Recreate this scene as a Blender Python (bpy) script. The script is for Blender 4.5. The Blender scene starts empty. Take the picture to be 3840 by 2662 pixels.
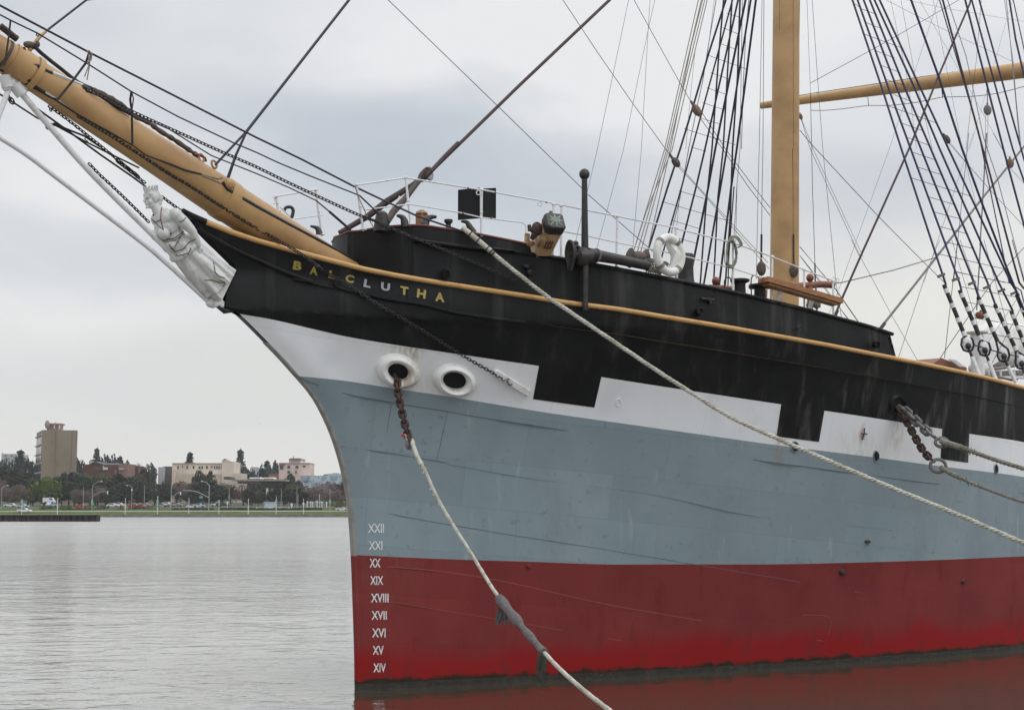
import bpy, bmesh, math, random
from mathutils import Vector, Matrix, noise
random.seed(7)
R = math.radians
V = Vector
# ---------------------------------------------------------------- camera, world, sun
FPX, CX, CY, HOR = 5333.0, 1920.0, 1331.0, 1903.0      # focal length, centre and horizon row in photograph pixels
PITCH = math.atan((HOR-CY)/FPX)
RT = V((math.sqrt(.5), math.sqrt(.5), 0)); FH = V((math.sqrt(.5), -math.sqrt(.5), 0)); UP = V((0, 0, 1))
FW = FH*math.cos(PITCH)+UP*math.sin(PITCH); CU = UP*math.cos(PITCH)-FH*math.sin(PITCH)
def ray(u, v): return FW + RT*((u-CX)/FPX) - CU*((v-CY)/FPX)
CAMH = 3.18
_d = ray(1343, 2582); CAM = -_d*(CAMH/-_d.z); 
CAM = V((CAM.x, CAM.y, CAMH))
sc = bpy.context.scene; COL = sc.collection
cam = bpy.data.objects.new('camera', bpy.data.cameras.new('camera')); COL.objects.link(cam)
cam.data.sensor_fit = 'HORIZONTAL'; cam.data.sensor_width = 36; cam.data.lens = 36*FPX/3840
cam.data.clip_start = .1; cam.data.clip_end = 6000
# model space has y to port (towards the camera); everything is written out with world y = -y
FLIP = lambda p: V((p[0], -p[1], p[2]))
cam.location = FLIP(CAM); cam.rotation_euler = (R(90)+PITCH, 0, R(-45)); sc.camera = cam
sc.view_settings.view_transform = 'Standard'; sc.view_settings.look = 'None'
sc.view_settings.exposure = 0; sc.view_settings.gamma = 1
SUNV = (RT*.75 - FH*.35 + UP*1.0).normalized()
sun = bpy.data.objects.new('sun', bpy.data.lights.new('sun', 'SUN')); COL.objects.link(sun)
sun.data.energy = .75; sun.data.angle = R(25); sun.data.color = (1, .96, .9)
sun.rotation_euler = FLIP(SUNV).to_track_quat('Z', 'Y').to_euler()
w = bpy.data.worlds.new('World'); sc.world = w; w.use_nodes = True
nt = w.node_tree; nt.nodes.clear(); N = nt.nodes.new; L = nt.links.new
out = N('ShaderNodeOutputWorld'); bg = N('ShaderNodeBackground'); L(bg.outputs[0], out.inputs[0])
sky = N('ShaderNodeTexSky'); sky.sky_type = 'NISHITA'; sky.sun_disc = False
sky.sun_elevation = math.asin(SUNV.z); sky.sun_rotation = math.atan2(SUNV.x, -SUNV.y)
tc = N('ShaderNodeTexCoord')
def math_n(op, a, b=None, c=None, clamp=False):
    n = nt.nodes.new('ShaderNodeMath'); n.operation = op; n.use_clamp = clamp
    for i, x in enumerate((a, b, c)):
        if x is None: continue
        if isinstance(x, (int, float)): n.inputs[i].default_value = x
        else: nt.links.new(x, n.inputs[i])
    return n.outputs[0]
def mixc(fac, a, b, t=None):
    t = t or nt
    n = t.nodes.new('ShaderNodeMix'); n.data_type = 'RGBA'
    if isinstance(fac, (int, float)): n.inputs[0].default_value = fac
    else: t.links.new(fac, n.inputs[0])
    for i, x in ((6, a), (7, b)):
        if isinstance(x, (tuple, list)): n.inputs[i].default_value = (*x[:3], 1)
        else: t.links.new(x, n.inputs[i])
    return n.outputs[2]
mp = N('ShaderNodeMapping'); L(tc.outputs['Generated'], mp.inputs[0]); mp.inputs['Rotation'].default_value = (0, 0, R(45)); mp.inputs['Scale'].default_value = (1.0, 1.0, 2.6)
mp.inputs['Location'].default_value = (.37, .1, .62)
n1 = N('ShaderNodeTexNoise'); n1.inputs['Scale'].default_value = 3.1; n1.inputs['Detail'].default_value = 5; n1.inputs['Roughness'].default_value = .42; L(mp.outputs[0], n1.inputs['Vector'])
n2 = N('ShaderNodeTexNoise'); n2.inputs['Scale'].default_value = 7.5; n2.inputs['Detail'].default_value = 4; n2.inputs['Roughness'].default_value = .5; L(mp.outputs[0], n2.inputs['Vector'])
sep = N('ShaderNodeSeparateXYZ'); L(tc.outputs['Generated'], sep.inputs[0])
def dirblob(u, v, su, sv):
    """soft cloud patch in one sky direction; returns 0..1"""
    d = ray(u, v).normalized()
    az = math.atan2(d.dot(RT), d.dot(FH)); el = math.asin(d.z)
    x = math_n('ADD', math_n('MULTIPLY', sep.outputs[0], RT.x), math_n('MULTIPLY', sep.outputs[1], -RT.y))
    y = math_n('ADD', math_n('MULTIPLY', sep.outputs[0], FH.x), math_n('MULTIPLY', sep.outputs[1], -FH.y))
    a = math_n('ARCTAN2', x, y); e = math_n('ARCSINE', sep.outputs[2])
    nn = math_n('MULTIPLY', math_n('SUBTRACT', n2.outputs['Fac'], .5), .16)
    p = math_n('DIVIDE', math_n('ADD', math_n('SUBTRACT', a, az), nn), su)
    q = math_n('DIVIDE', math_n('ADD', math_n('SUBTRACT', e, el), math_n('MULTIPLY', nn, .5)), sv)
    r2 = math_n('ADD', math_n('MULTIPLY', p, p), math_n('MULTIPLY', q, q))
    return math_n('POWER', 2.718, math_n('MULTIPLY', r2, -1.0))
base = math_n('MULTIPLY_ADD', n1.outputs['Fac'], 2.1, -.42, True)
brt = base
for (u, v, su, sv, k) in [(3000, 60, .17, .075, .55), (2150, 120, .10, .05, .25), (3450, 1150, .12, .07, .3), (650, 1150, .2, .035, .45), (750, 330, .09, .04, -.1), (1250, 900, .1, .02, -.2), (500, 700, .1, .03, .3), (1900, 250, .14, .035, .3), (2600, 500, .1, .03, .2), (1500, 420, .08, .045, -.05),
                          (1150, 420, .13, .05, -.42), (3350, 800, .07, .035, -.55), (300, 950, .14, .03, -.42), (1900, 640, .2, .035, -.3), (250, 150, .1, .07, -.1), (2400, 830, .1, .04, -.25)]:
    brt = math_n('MULTIPLY_ADD', dirblob(u, v, su, sv), k, brt, False)
brt = math_n('ADD', brt, 0, None, True)
cl = mixc(brt, (.50, .555, .63), (.87, .875, .885))
hz = math_n('POWER', 2.718, math_n('MULTIPLY', math_n('MAXIMUM', sep.outputs[2], 0), -8.5))
cl = mixc(math_n('MULTIPLY', hz, .9), cl, (.79, .775, .725))
cl = mixc(math_n('MULTIPLY', dirblob(3350, 1180, .16, .05), .75), cl, (.87, .845, .765))
cl = mixc(math_n('MULTIPLY', dirblob(1000, 1350, .12, .025), .5), cl, (.74, .725, .68))
ns = mixc(.93, None or sky.outputs[0], cl)
skm = N('ShaderNodeVectorMath'); skm.operation = 'SCALE'; L(sky.outputs[0], skm.inputs[0]); skm.inputs[3].default_value = .1
ns.node.inputs[6].default_value = (0, 0, 0, 1); L(skm.outputs[0], ns.node.inputs[6])
zen = nt.nodes.new('ShaderNodeMapRange'); zen.interpolation_type = 'SMOOTHSTEP'; L(sep.outputs[2], zen.inputs[0]); zen.inputs[1].default_value = .33; zen.inputs[2].default_value = .75; zen.inputs[3].default_value = 1.0; zen.inputs[4].default_value = 2.2   # overcast sky grows brighter towards the zenith
L(ns, bg.inputs[0]); L(zen.outputs[0], bg.inputs[1])
sc.cycles.volume_bounces = 2

# ---------------------------------------------------------------- helpers
def interp(pts, mono=True):
    pts = sorted(pts); xs = [p[0] for p in pts]; ys = [p[1] for p in pts]; n = len(xs)
    dl = [(ys[i+1]-ys[i])/(xs[i+1]-xs[i]) for i in range(n-1)]
    m = [dl[0]]+[0 if dl[i-1]*dl[i] <= 0 else 2*dl[i-1]*dl[i]/(dl[i-1]+dl[i]) for i in range(1, n-1)]+[dl[-1]]
    def f(x):
        if x <= xs[0]: return ys[0]+m[0]*(x-xs[0])
        if x >= xs[-1]: return ys[-1]+m[-1]*(x-xs[-1])
        lo, hi = 0, n-1
        while hi-lo > 1:
            k = (lo+hi)//2
            if xs[k] <= x: lo = k
            else: hi = k
        h = xs[hi]-xs[lo]; t = (x-xs[lo])/h
        return ((2*t**3-3*t*t+1)*ys[lo]+(t**3-2*t*t+t)*h*m[lo]+(-2*t**3+3*t*t)*ys[hi]+(t**3-t*t)*h*m[hi])
    return f
def zoomf(x0, y0, k): return lambda x, y: (x0+x/k, y0+y/k)
ZA = zoomf(0, 0, 2.397); ZB = zoomf(400, 600, 2.397); ZC = zoomf(960, 500, 2.397); ZD = zoomf(1600, 500, 2.397)
ZE = zoomf(2300, 700, 2.397); ZF = zoomf(3000, 900, 2.740); ZG = zoomf(0, 1500, 3.47); ZH = zoomf(640, 1500, 3.47)
ZI = zoomf(1300, 1200, 2.85); ZJ = zoomf(1300, 1900, 2.094); ZK = zoomf(2840, 1400, 2.28)
ZL = zoomf(2240, 0, 2.85); ZM = zoomf(3040, 0, 2.85); ZN = zoomf(3040, 500, 2.85); ZO = zoomf(0, 0, .5995)
ZM2 = {'A': ZA, 'B': ZB, 'C': ZC, 'D': ZD, 'E': ZE, 'F': ZF, 'I': ZI, 'J': ZJ, 'K': ZK, 'L': ZL, 'M': ZM, 'N': ZN, 'O': ZO, 'G': ZG, 'H': ZH}
def px(spec):
    """'A 0,50 780,460 B 10,20' -> list of photograph pixels"""
    z = ZO; o = []
    for t in spec.split():
        if t in ZM2: z = ZM2[t]
        else:
            a, b = t.split(','); o.append(z(float(a), float(b)))
    return o
def on_y(p, y=0.0):
    d = ray(*p); return CAM+d*((y-CAM.y)/d.y)
def on_z(p, z): 
    d = ray(*p); return CAM+d*((z-CAM.z)/d.z)
def on_x(p, x):
    d = ray(*p); return CAM+d*((x-CAM.x)/d.x)
def at_d(p, dist):
    d = ray(*p); return CAM+d*(dist/d.dot(FH))
def on_plane(p, o, n):
    d = ray(*p); return CAM+d*((o-CAM).dot(n)/d.dot(n))

class MB:
    def __init__(s): s.v = []; s.f = []; s.mi = []; s.m = 0
    def add(s, vs, fs):
        o = len(s.v); s.v += [tuple(v) for v in vs]; s.f += [tuple(i+o for i in f) for f in fs]; s.mi += [s.m]*len(fs)
    def quad(s, a, b, c, d): s.add([a, b, c, d], [(0, 1, 2, 3)])
    def tube(s, pts, r, n=8, caps=True, closed=False):
        pts = [V(p) for p in pts]; k = len(pts)
        rs = r if isinstance(r, (list, tuple)) else [r]*k
        tg = []
        for i in range(k):
            if closed: t = pts[(i+1) % k]-pts[i-1]
            else: t = pts[min(i+1, k-1)]-pts[max(i-1, 0)]
            tg.append(t.normalized() if t.length > 1e-9 else V((0, 0, 1)))
        a = V((0, 0, 1)) if abs(tg[0].z) < .9 else V((1, 0, 0))
        nx = tg[0].cross(a).normalized(); vs = []
        for i in range(k):
            nx = (nx-tg[i]*nx.dot(tg[i])).normalized(); ny = tg[i].cross(nx)
            for j in range(n):
                an = 2*math.pi*j/n; vs.append(pts[i]+(nx*math.cos(an)+ny*math.sin(an))*rs[i])
        fs = []
        for i in range(k if closed else k-1):
            for j in range(n):
                i2 = (i+1) % k; fs.append((i*n+j, i*n+(j+1) % n, i2*n+(j+1) % n, i2*n+j))
        if caps and not closed: fs += [tuple(range(n-1, -1, -1)), tuple((k-1)*n+j for j in range(n))]
        s.add(vs, fs)
    def box(s, c, sx, sy, sz, ax=None):
        c = V(c); X, Y, Z = ax if ax else (V((1, 0, 0)), V((0, 1, 0)), V((0, 0, 1)))
        vs = [c+X*(sx/2*a)+Y*(sy/2*b)+Z*(sz/2*e) for a in (-1, 1) for b in (-1, 1) for e in (-1, 1)]
        s.add(vs, [(0, 1, 3, 2), (4, 6, 7, 5), (0, 4, 5, 1), (2, 3, 7, 6), (0, 2, 6, 4), (1, 5, 7, 3)])
    def ell(s, c, rx, ry, rz, ax=None, n=12, m=8):
        c = V(c); X, Y, Z = ax if ax else (V((1, 0, 0)), V((0, 1, 0)), V((0, 0, 1))); vs = [c+Z*rz]
        for i in range(1, m):
            a = math.pi*i/m
            for j in range(n):
                b = 2*math.pi*j/n; vs.append(c+X*(rx*math.sin(a)*math.cos(b))+Y*(ry*math.sin(a)*math.sin(b))+Z*(rz*math.cos(a)))
        vs.append(c-Z*rz); fs = [(0, 1+j, 1+(j+1) % n) for j in range(n)]
        for i in range(m-2):
            for j in range(n): fs.append((1+i*n+j, 1+(i+1)*n+j, 1+(i+1)*n+(j+1) % n, 1+i*n+(j+1) % n))
        e = len(vs)-1; fs += [(e, 1+(m-2)*n+(j+1) % n, 1+(m-2)*n+j) for j in range(n)]
        s.add(vs, fs)
    def lathe(s, c, axis, prof, n=14, sq=None):
        """prof: (height along axis, radius)"""
        c = V(c); Z = V(axis).normalized(); a = V((0, 0, 1)) if abs(Z.z) < .9 else V((1, 0, 0))
        X = Z.cross(a).normalized(); Y = Z.cross(X); vs = []; fs = []
        for h, r in prof:
            for j in range(n):
                b = 2*math.pi*j/n; vs.append(c+Z*h+(X*math.cos(b)+Y*math.sin(b))*r)
        for i in range(len(prof)-1):
            for j in range(n): fs.append((i*n+j, i*n+(j+1) % n, (i+1)*n+(j+1) % n, (i+1)*n+j))
        fs += [tuple(range(n-1, -1, -1)), tuple((len(prof)-1)*n+j for j in range(n))]
        s.add(vs, fs)
    def prism(s, poly, off):
        n = len(poly); off = V(off); vs = [V(p) for p in poly]+[V(p)+off for p in poly]
        s.add(vs, [tuple(range(n)), tuple(range(2*n-1, n-1, -1))]+[(i, i+n, (i+1) % n+n, (i+1) % n) for i in range(n)])
    def grid(s, rows):
        n = len(rows[0]); vs = [v for r in rows for v in r]
        s.add(vs, [(i*n+j, i*n+j+1, (i+1)*n+j+1, (i+1)*n+j) for i in range(len(rows)-1) for j in range(n-1)])
    def torus(s, c, X, Y, rx, ry, r, n=20, m=8):
        c = V(c); s.tube([c+X*(rx*math.cos(2*math.pi*i/n))+Y*(ry*math.sin(2*math.pi*i/n)) for i in range(n)], r, m, closed=True)
    def build(s, name, mats, parent=None, smooth=True, fix=True):
        me = bpy.data.meshes.new(name); me.from_pydata([(a, -b_, c) for a, b_, c in s.v], [], [f[::-1] for f in s.f])
        for m in (mats if isinstance(mats, (list, tuple)) else [mats]): me.materials.append(m)
        me.polygons.foreach_set('material_index', s.mi)
        if fix:
            b = bmesh.new(); b.from_mesh(me); bmesh.ops.recalc_face_normals(b, faces=b.faces); b.to_mesh(me); b.free()
        if smooth:
            me.polygons.foreach_set('use_smooth', [True]*len(me.polygons))
            try: me.set_sharp_from_angle(angle=R(38))
            except Exception: pass
        o = bpy.data.objects.new(name, me); COL.objects.link(o)
        if parent: o.parent = parent
        return o
def tag(o, label=None, cat=None, group=None, kind=None):
    if label: o['label'] = label
    if cat: o['category'] = cat
    if group: o['group'] = group
    if kind: o['kind'] = kind
    return o
def empty(name, loc=(0, 0, 0), label=None, cat=None, group=None):
    o = bpy.data.objects.new(name, None); COL.objects.link(o); o.location = FLIP(loc); o.empty_display_size = .3
    return tag(o, label, cat, group)
def reparent_local(root):
    """children were modelled in world space: shift them so the empty can sit at the thing's base"""
    for c in root.children: c.location = -root.location
def smoothpath(pts, n=8):
    pts = [V(p) for p in pts]; o = []
    for i in range(len(pts)-1):
        p0 = pts[max(i-1, 0)]; p1 = pts[i]; p2 = pts[i+1]; p3 = pts[min(i+2, len(pts)-1)]
        for j in range(n):
            t = j/n; o.append(.5*((2*p1)+(p2-p0)*t+(2*p0-5*p1+4*p2-p3)*t*t+(3*p1-p0-3*p2+p3)*t**3))
    o.append(pts[-1]); return o
def resample(pts, step):
    pts = [V(p) for p in pts]; o = [pts[0].copy()]; acc = 0
    for i in range(len(pts)-1):
        a, b = pts[i], pts[i+1]; l = (b-a).length
        if l < 1e-9: continue
        t = step-acc
        while t <= l: o.append(a+(b-a)*(t/l)); t += step
        acc = (l-(t-step))
    return o
# ---------------------------------------------------------------- materials
def mat(name, c1, rough=.5, c2=None, scale=3.0, detail=6, bump=0, bscale=None, stretch=(1, 1, 1), lo=.4, hi=.65, metal=0, spec=.5, stains=(), extra=None):
    m = bpy.data.materials.new(name); m.use_nodes = True; t = m.node_tree; b = t.nodes['Principled BSDF']
    b.inputs['Roughness'].default_value = rough; b.inputs['Metallic'].default_value = metal
    b.inputs['Specular IOR Level'].default_value = spec
    b.inputs['Base Color'].default_value = (*c1, 1); col = None
    tcn = t.nodes.new('ShaderNodeTexCoord'); mpn = t.nodes.new('ShaderNodeMapping'); t.links.new(tcn.outputs['Object'], mpn.inputs[0]); mpn.inputs['Scale'].default_value = stretch
    def noi(sc_, de, v=None, ro=.55):
        n = t.nodes.new('ShaderNodeTexNoise'); n.inputs['Scale'].default_value = sc_; n.inputs['Detail'].default_value = de; n.inputs['Roughness'].default_value = ro
        t.links.new(v or mpn.outputs[0], n.inputs['Vector']); return n.outputs['Fac']
    def ramp(f, a, b_):
        n = t.nodes.new('ShaderNodeMapRange'); n.interpolation_type = 'SMOOTHSTEP'; t.links.new(f, n.inputs[0]); n.inputs[1].default_value = a; n.inputs[2].default_value = b_; return n.outputs[0]
    m['_'] = 0
    if c2: col = mixc(ramp(noi(scale, detail), lo, hi), c1, c2, t)
    for (c, size, colr, stg) in stains:
        vm = t.nodes.new('ShaderNodeVectorMath'); vm.operation = 'SUBTRACT'; t.links.new(tcn.outputs['Object'], vm.inputs[0]); vm.inputs[1].default_value = FLIP(c)
        vd = t.nodes.new('ShaderNodeVectorMath'); vd.operation = 'DIVIDE'; t.links.new(vm.outputs[0], vd.inputs[0]); vd.inputs[1].default_value = size
        ln = t.nodes.new('ShaderNodeVectorMath'); ln.operation = 'LENGTH'; t.links.new(vd.outputs[0], ln.inputs[0])
        mr = t.nodes.new('ShaderNodeMapRange'); mr.interpolation_type = 'SMOOTHSTEP'; t.links.new(ln.outputs['Value'], mr.inputs[0]); mr.inputs[1].default_value = 1; mr.inputs[2].default_value = .1
        mm = t.nodes.new('ShaderNodeMath'); mm.operation = 'MULTIPLY'; t.links.new(mr.outputs[0], mm.inputs[0])
        sm = t.nodes.new('ShaderNodeMapping'); t.links.new(tcn.outputs['Object'], sm.inputs[0]); sm.inputs['Scale'].default_value = (14, 14, 2.2)
        m2 = t.nodes.new('ShaderNodeMath'); m2.operation = 'MULTIPLY'; t.links.new(ramp(noi(1.0, 4, sm.outputs[0]), .3, .7), m2.inputs[0]); m2.inputs[1].default_value = stg
        t.links.new(m2.outputs[0], mm.inputs[1])
        col = mixc(mm.outputs[0], col or c1, colr, t)
    if extra: col = extra(t, tcn, col or c1, noi, ramp)
    if col is not None and not isinstance(col, tuple): t.links.new(col, b.inputs['Base Color'])
    if bump:
        bn = t.nodes.new('ShaderNodeBump'); bn.inputs['Strength'].default_value = .8; bn.inputs['Distance'].default_value = bump
        t.links.new(noi(bscale or scale*4, 5), bn.inputs['Height']); t.links.new(bn.outputs[0], b.inputs['Normal'])
    return m
# ---------------------------------------------------------------- hull shape: x aft, y port, z up from the waterline
_stem = [(on_y(p).z, on_y(p).x) for p in px('O 805,1548 804,1480 800,1350 796,1247 789,1150 776,1070 757,1000 733,940 704,888 665,842 632,805 590,762 550,722 528,703 B 1045,1340 1050,1250 1095,1120 1150,990 1055,870 915,735 795,605 690,462')]
s0f = interp([(-3, .5), (-1, .1)]+_stem)
b0f = interp([(0, .05), (.26, .22), (.8, .43), (2, .92), (5.57, 2.42), (9.8, 3.85), (15, 5.05), (20, 5.6), (28, 5.85), (45, 5.85), (60, 5.0), (72, 1.2)])
b1f = interp([(0, .07), (.26, .19), (.75, .35), (1.3, .66), (2.4, 1.45), (3.6, 2.25), (5, 3.05), (6.4, 3.72), (8.5, 4.45), (10.7, 5.0), (13, 5.3), (15.4, 5.45), (20, 5.75), (28, 5.9), (50, 5.9), (64, 5.2), (72, 3.8)])
def dd(s, z):
    s0 = s0f(z); 
    if s <= s0: return 0.0
    return s-s0*math.exp(-(s-s0)/8.0)
def cast(p, f):
    d = ray(*p); g = lambda t: (CAM+d*t).y-f((CAM+d*t).x, (CAM+d*t).z)
    t = 12.0
    while t < 60 and g(t+.3) > 0: t += .3
    a, b = t, t+.3
    for _ in range(30):
        m = (a+b)/2
        if g(m) > 0: a = m
        else: b = m
    return CAM+d*a
RAILPX = px('B 690,468 880,555 1040,622 1300,712 1600,797 1900,878 2200,955 C 200,1025 500,1105 700,1160 1000,1230 1400,1305 1800,1370 D 200,1357 500,1405 1000,1482 1300,1530 E 0,1097 500,1180 1000,1262 1500,1350 2000,1440 F 0,1022 500,1125 985,1220 1500,1325 2000,1440 2301,1522')
_r = [cast(p, lambda s, z: b1f(dd(s, z))) for p in RAILPX]
_rt = [_r[0]]
for p in _r[1:]:
    if p.x > _rt[-1].x+.15: _rt.append(p)
TIP = _rt[0]
zrail = interp([(p.x, p.z) for p in _rt]+[(22, 5.42), (32, 5.1), (42, 5.1), (60, 5.7), (73, 6.5)])
def hb(s, z):
    zr = zrail(max(s, TIP.x)); q = max(0, min(1, z/zr)); wq = q**1.35; d = dd(s, z)
    return (1-wq)*b0f(d)+wq*b1f(d)
def hull(p): return cast(p, hb)
def hnorm(s, z):
    e = .03; dbs = (hb(s+e, z)-hb(s-e, z))/(2*e); dbz = (hb(s, z+e)-hb(s, z-e))/(2*e)
    return V((-dbs, 1, -dbz)).normalized()
def hull_near(p, off):
    return hull(p)-ray(*p).normalized()*off*1.25
def hull_off(p, off=.004):
    q = hull(p); return q+hnorm(q.x, q.z)*off
def zcurve(spec, aft):
    pts = [hull(p) for p in px(spec)]; t = [pts[0]]
    for p in pts[1:]:
        if p.x > t[-1].x+.12: t.append(p)
    return interp([(p.x, p.z) for p in t]+aft)
zblack = zcurve('O 531,704 B 1500,1437 1900,1530 I 0,178 500,262 1000,337 1500,410 2060,492 O 1350,847 1550,878 1757,909 K 210,262 570,318 1000,382 1270,425 1580,475 1810,515 2280,588', [(22, 3.6), (35, 3.4), (72, 4.2)])
zwhite = zcurve('O 668,845 I 0,652 500,730 1000,803 1500,885 2000,967 2280,1010 K 0,590 400,642 1000,717 1600,797 2280,885', [(22, 2.95), (35, 2.75), (72, 3.5)])
zblue = zcurve('O 797,1247 J 300,388 500,398 1000,417 1500,432 2094,452 O 1500,1268 1800,1267 2000,1262 2302,1250', [(25, 1.75), (72, 1.6)])
zscum = lambda s: .095
def stem_s(zf):
    s = 0.0
    for _ in range(60): s = .5*s+.5*s0f(zf(s))
    return s
def srow(zf, send=72.0, n=190):
    a = stem_s(zf); return [a+(send-a)*((i/n)**2.1) for i in range(n+1)]
levels = [lambda s: -1.5, lambda s: -.02, zscum, zblue, zwhite, zblack, lambda s: zrail(max(s, TIP.x))]
# ---------------------------------------------------------------- ship materials
def plates(t, tcn, col, k=.85, L_=2.6, H_=.82, mort=.55):
    sx = t.nodes.new('ShaderNodeSeparateXYZ'); t.links.new(tcn.outputs['Object'], sx.inputs[0])
    m_ = t.nodes.new('ShaderNodeMath'); m_.operation = 'MULTIPLY_ADD'; t.links.new(sx.outputs[0], m_.inputs[0]); m_.inputs[1].default_value = .095; t.links.new(sx.outputs[2], m_.inputs[2])
    cb = t.nodes.new('ShaderNodeCombineXYZ'); t.links.new(sx.outputs[0], cb.inputs[0]); t.links.new(m_.outputs[0], cb.inputs[1])
    bk = t.nodes.new('ShaderNodeTexBrick'); t.links.new(cb.outputs[0], bk.inputs['Vector']); bk.offset = .37; bk.inputs['Scale'].default_value = 1; bk.inputs['Mortar Size'].default_value = .004; bk.inputs['Mortar Smooth'].default_value = .3
    bk.inputs['Brick Width'].default_value = L_; bk.inputs['Row Height'].default_value = H_; bk.inputs['Bias'].default_value = -.1
    bk.inputs['Color1'].default_value = (1, 1, 1, 1); bk.inputs['Color2'].default_value = (k, k, k, 1); bk.inputs['Mortar'].default_value = (mort, mort, mort, 1)
    mx = t.nodes.new('ShaderNodeMix'); mx.data_type = 'RGBA'; mx.blend_type = 'MULTIPLY'; mx.inputs[0].default_value = 1
    if isinstance(col, tuple): mx.inputs[6].default_value = (*col, 1)
    else: t.links.new(col, mx.inputs[6])
    t.links.new(bk.outputs['Color'], mx.inputs[7]); return mx.outputs[2]
def streaks(t, tcn, col, noi, ramp):
    col = plates(t, tcn, col, .8, 3.1, .95, .6)
    mp_ = t.nodes.new('ShaderNodeMapping'); t.links.new(tcn.outputs['Object'], mp_.inputs[0]); mp_.inputs['Scale'].default_value = (2.2, 2.2, .12)
    f = ramp(noi(1.5, 6, mp_.outputs[0]), .5, .80)
    sx = t.nodes.new('ShaderNodeSeparateXYZ'); t.links.new(tcn.outputs['Object'], sx.inputs[0])
    a = t.nodes.new('ShaderNodeMapRange'); a.interpolation_type = 'SMOOTHSTEP'; t.links.new(sx.outputs[0], a.inputs[0]); a.inputs[1].default_value = 3; a.inputs[2].default_value = 14; a.inputs[3].default_value = .3; a.inputs[4].default_value = .95
    m_ = t.nodes.new('ShaderNodeMath'); m_.operation = 'MULTIPLY'; t.links.new(f, m_.inputs[0]); t.links.new(a.outputs[0], m_.inputs[1])
    return mixc(m_.outputs[0], col, (.12, .12, .112), t)
M = {}
M['black'] = mat('black_paint', (.006, .0063, .007), .5, (.011, .0115, .012), 1.6, bump=.010, bscale=5, spec=.2, extra=streaks)
def wplates(t, tcn, col, noi, ramp): return plates(t, tcn, col, .95, 2.9, 3.0, .8)
def P3(o): return tuple(hull(px(o)[0]))
M['white'] = mat('white_paint', (.74, .76, .78), .45, (.66, .68, .69), 1.3, bump=.010, bscale=2, spec=.3, lo=.45, hi=.8, extra=wplates,
    stains=[(P3('I 690,330'), (.28, .28, .42), (.34, .20, .05), .8), (P3('I 560,330'), (.5, .5, .3), (.45, .40, .25), .5), (P3('K 900,520'), (.12, .12, .38), (.33, .12, .05), .75), (P3('K 190,575'), (.3, .3, .3), (.42, .22, .1), .8), (P3('K 1200,480'), (.3, .3, .8), (.42, .27, .16), .6),
            (P3('K 1600,600'), (1.6, 1.6, 1.0), (.50, .45, .36), .35), (P3('K 900,640'), (1.4, 1.4, .7), (.5, .45, .38), .4), (P3('I 900,700'), (.8, .8, .5), (.52, .48, .4), .35)])
def blotch(t, tcn, col, noi, ramp):
    col = plates(t, tcn, col, .88, 2.6, .84, .72)
    mp_ = t.nodes.new('ShaderNodeMapping'); t.links.new(tcn.outputs['Object'], mp_.inputs[0]); mp_.inputs['Scale'].default_value = (1, 1, .35)
    c_ = mixc(ramp(noi(.9, 6, mp_.outputs[0], .6), .45, .75), col, (.19, .24, .27), t)
    c_ = mixc(ramp(noi(7, 6), .60, .70), c_, (.18, .225, .25), t)
    mp3 = t.nodes.new('ShaderNodeMapping'); t.links.new(tcn.outputs['Object'], mp3.inputs[0]); mp3.inputs['Scale'].default_value = (5, 5, .5)
    return mixc(ramp(noi(1.0, 5, mp3.outputs[0]), .62, .8), c_, (.31, .355, .37), t)
M['blue'] = mat('grey_blue_paint', (.215, .280, .312), .45, (.25, .310, .335), .5, 8, bump=.022, bscale=1.5, spec=.35, lo=.35, hi=.75, extra=blotch,
    stains=[(P3('K 1480,950'), (1.2, 1.2, 1.0), (.24, .24, .22), .5), (P3('K 190,700'), (.3, .3, .5), (.25, .2, .15), .6), (P3('K 760,800'), (.12, .12, .6), (.27, .22, .17), .5)])
def redx(t, tcn, col, noi, ramp):
    col = plates(t, tcn, col, .88, 2.6, .84, .75)
    sx = t.nodes.new('ShaderNodeSeparateXYZ'); t.links.new(tcn.outputs['Object'], sx.inputs[0])
    ad = t.nodes.new('ShaderNodeMath'); ad.operation = 'MULTIPLY_ADD'; t.links.new(noi(.7, 4), ad.inputs[0]); ad.inputs[1].default_value = .9; t.links.new(sx.outputs[2], ad.inputs[2])
    f = ramp(ad.outputs[0], 1.35, .85)
    c_ = mixc(f, col, (.245, .012, .013), t)
    mp_ = t.nodes.new('ShaderNodeMapping'); t.links.new(tcn.outputs['Object'], mp_.inputs[0]); mp_.inputs['Scale'].default_value = (1.5, 1.5, .5)
    c_ = mixc(ramp(noi(2.2, 7, mp_.outputs[0], .65), .52, .72), c_, (.155, .022, .022), t)
    wd = t.nodes.new('ShaderNodeMath'); wd.operation = 'MULTIPLY_ADD'; t.links.new(noi(3.5, 7), wd.inputs[0]); wd.inputs[1].default_value = -.32; t.links.new(sx.outputs[2], wd.inputs[2])
    return mixc(ramp(wd.outputs[0], .03, -.05), c_, (.03, .022, .014), t)
M['red'] = mat('red_antifouling', (.205, .036, .035), .6, (.175, .030, .030), .8, 7, bump=.02, bscale=1.6, spec=.12, extra=redx,
    stains=[(P3('J 300,520'), (1.3, 1.3, .9), (.20, .065, .05), .5)])
M['scum'] = mat('waterline_growth', (.014, .012, .009), .6, (.032, .028, .02), 9, bump=.02)
M['gold'] = mat('buff_yellow_paint', (.54, .315, .115), .5, (.40, .19, .06), 2.5, bump=.003, lo=.5, hi=.75)
M['buff'] = mat('buff_spar_paint', (.455, .275, .115), .5, (.31, .175, .072), 1.4, bump=.004, bscale=9, lo=.35, hi=.8)
M['iron'] = mat('black_iron', (.014, .013, .014), .5, (.03, .024, .02), 9, bump=.006)
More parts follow.
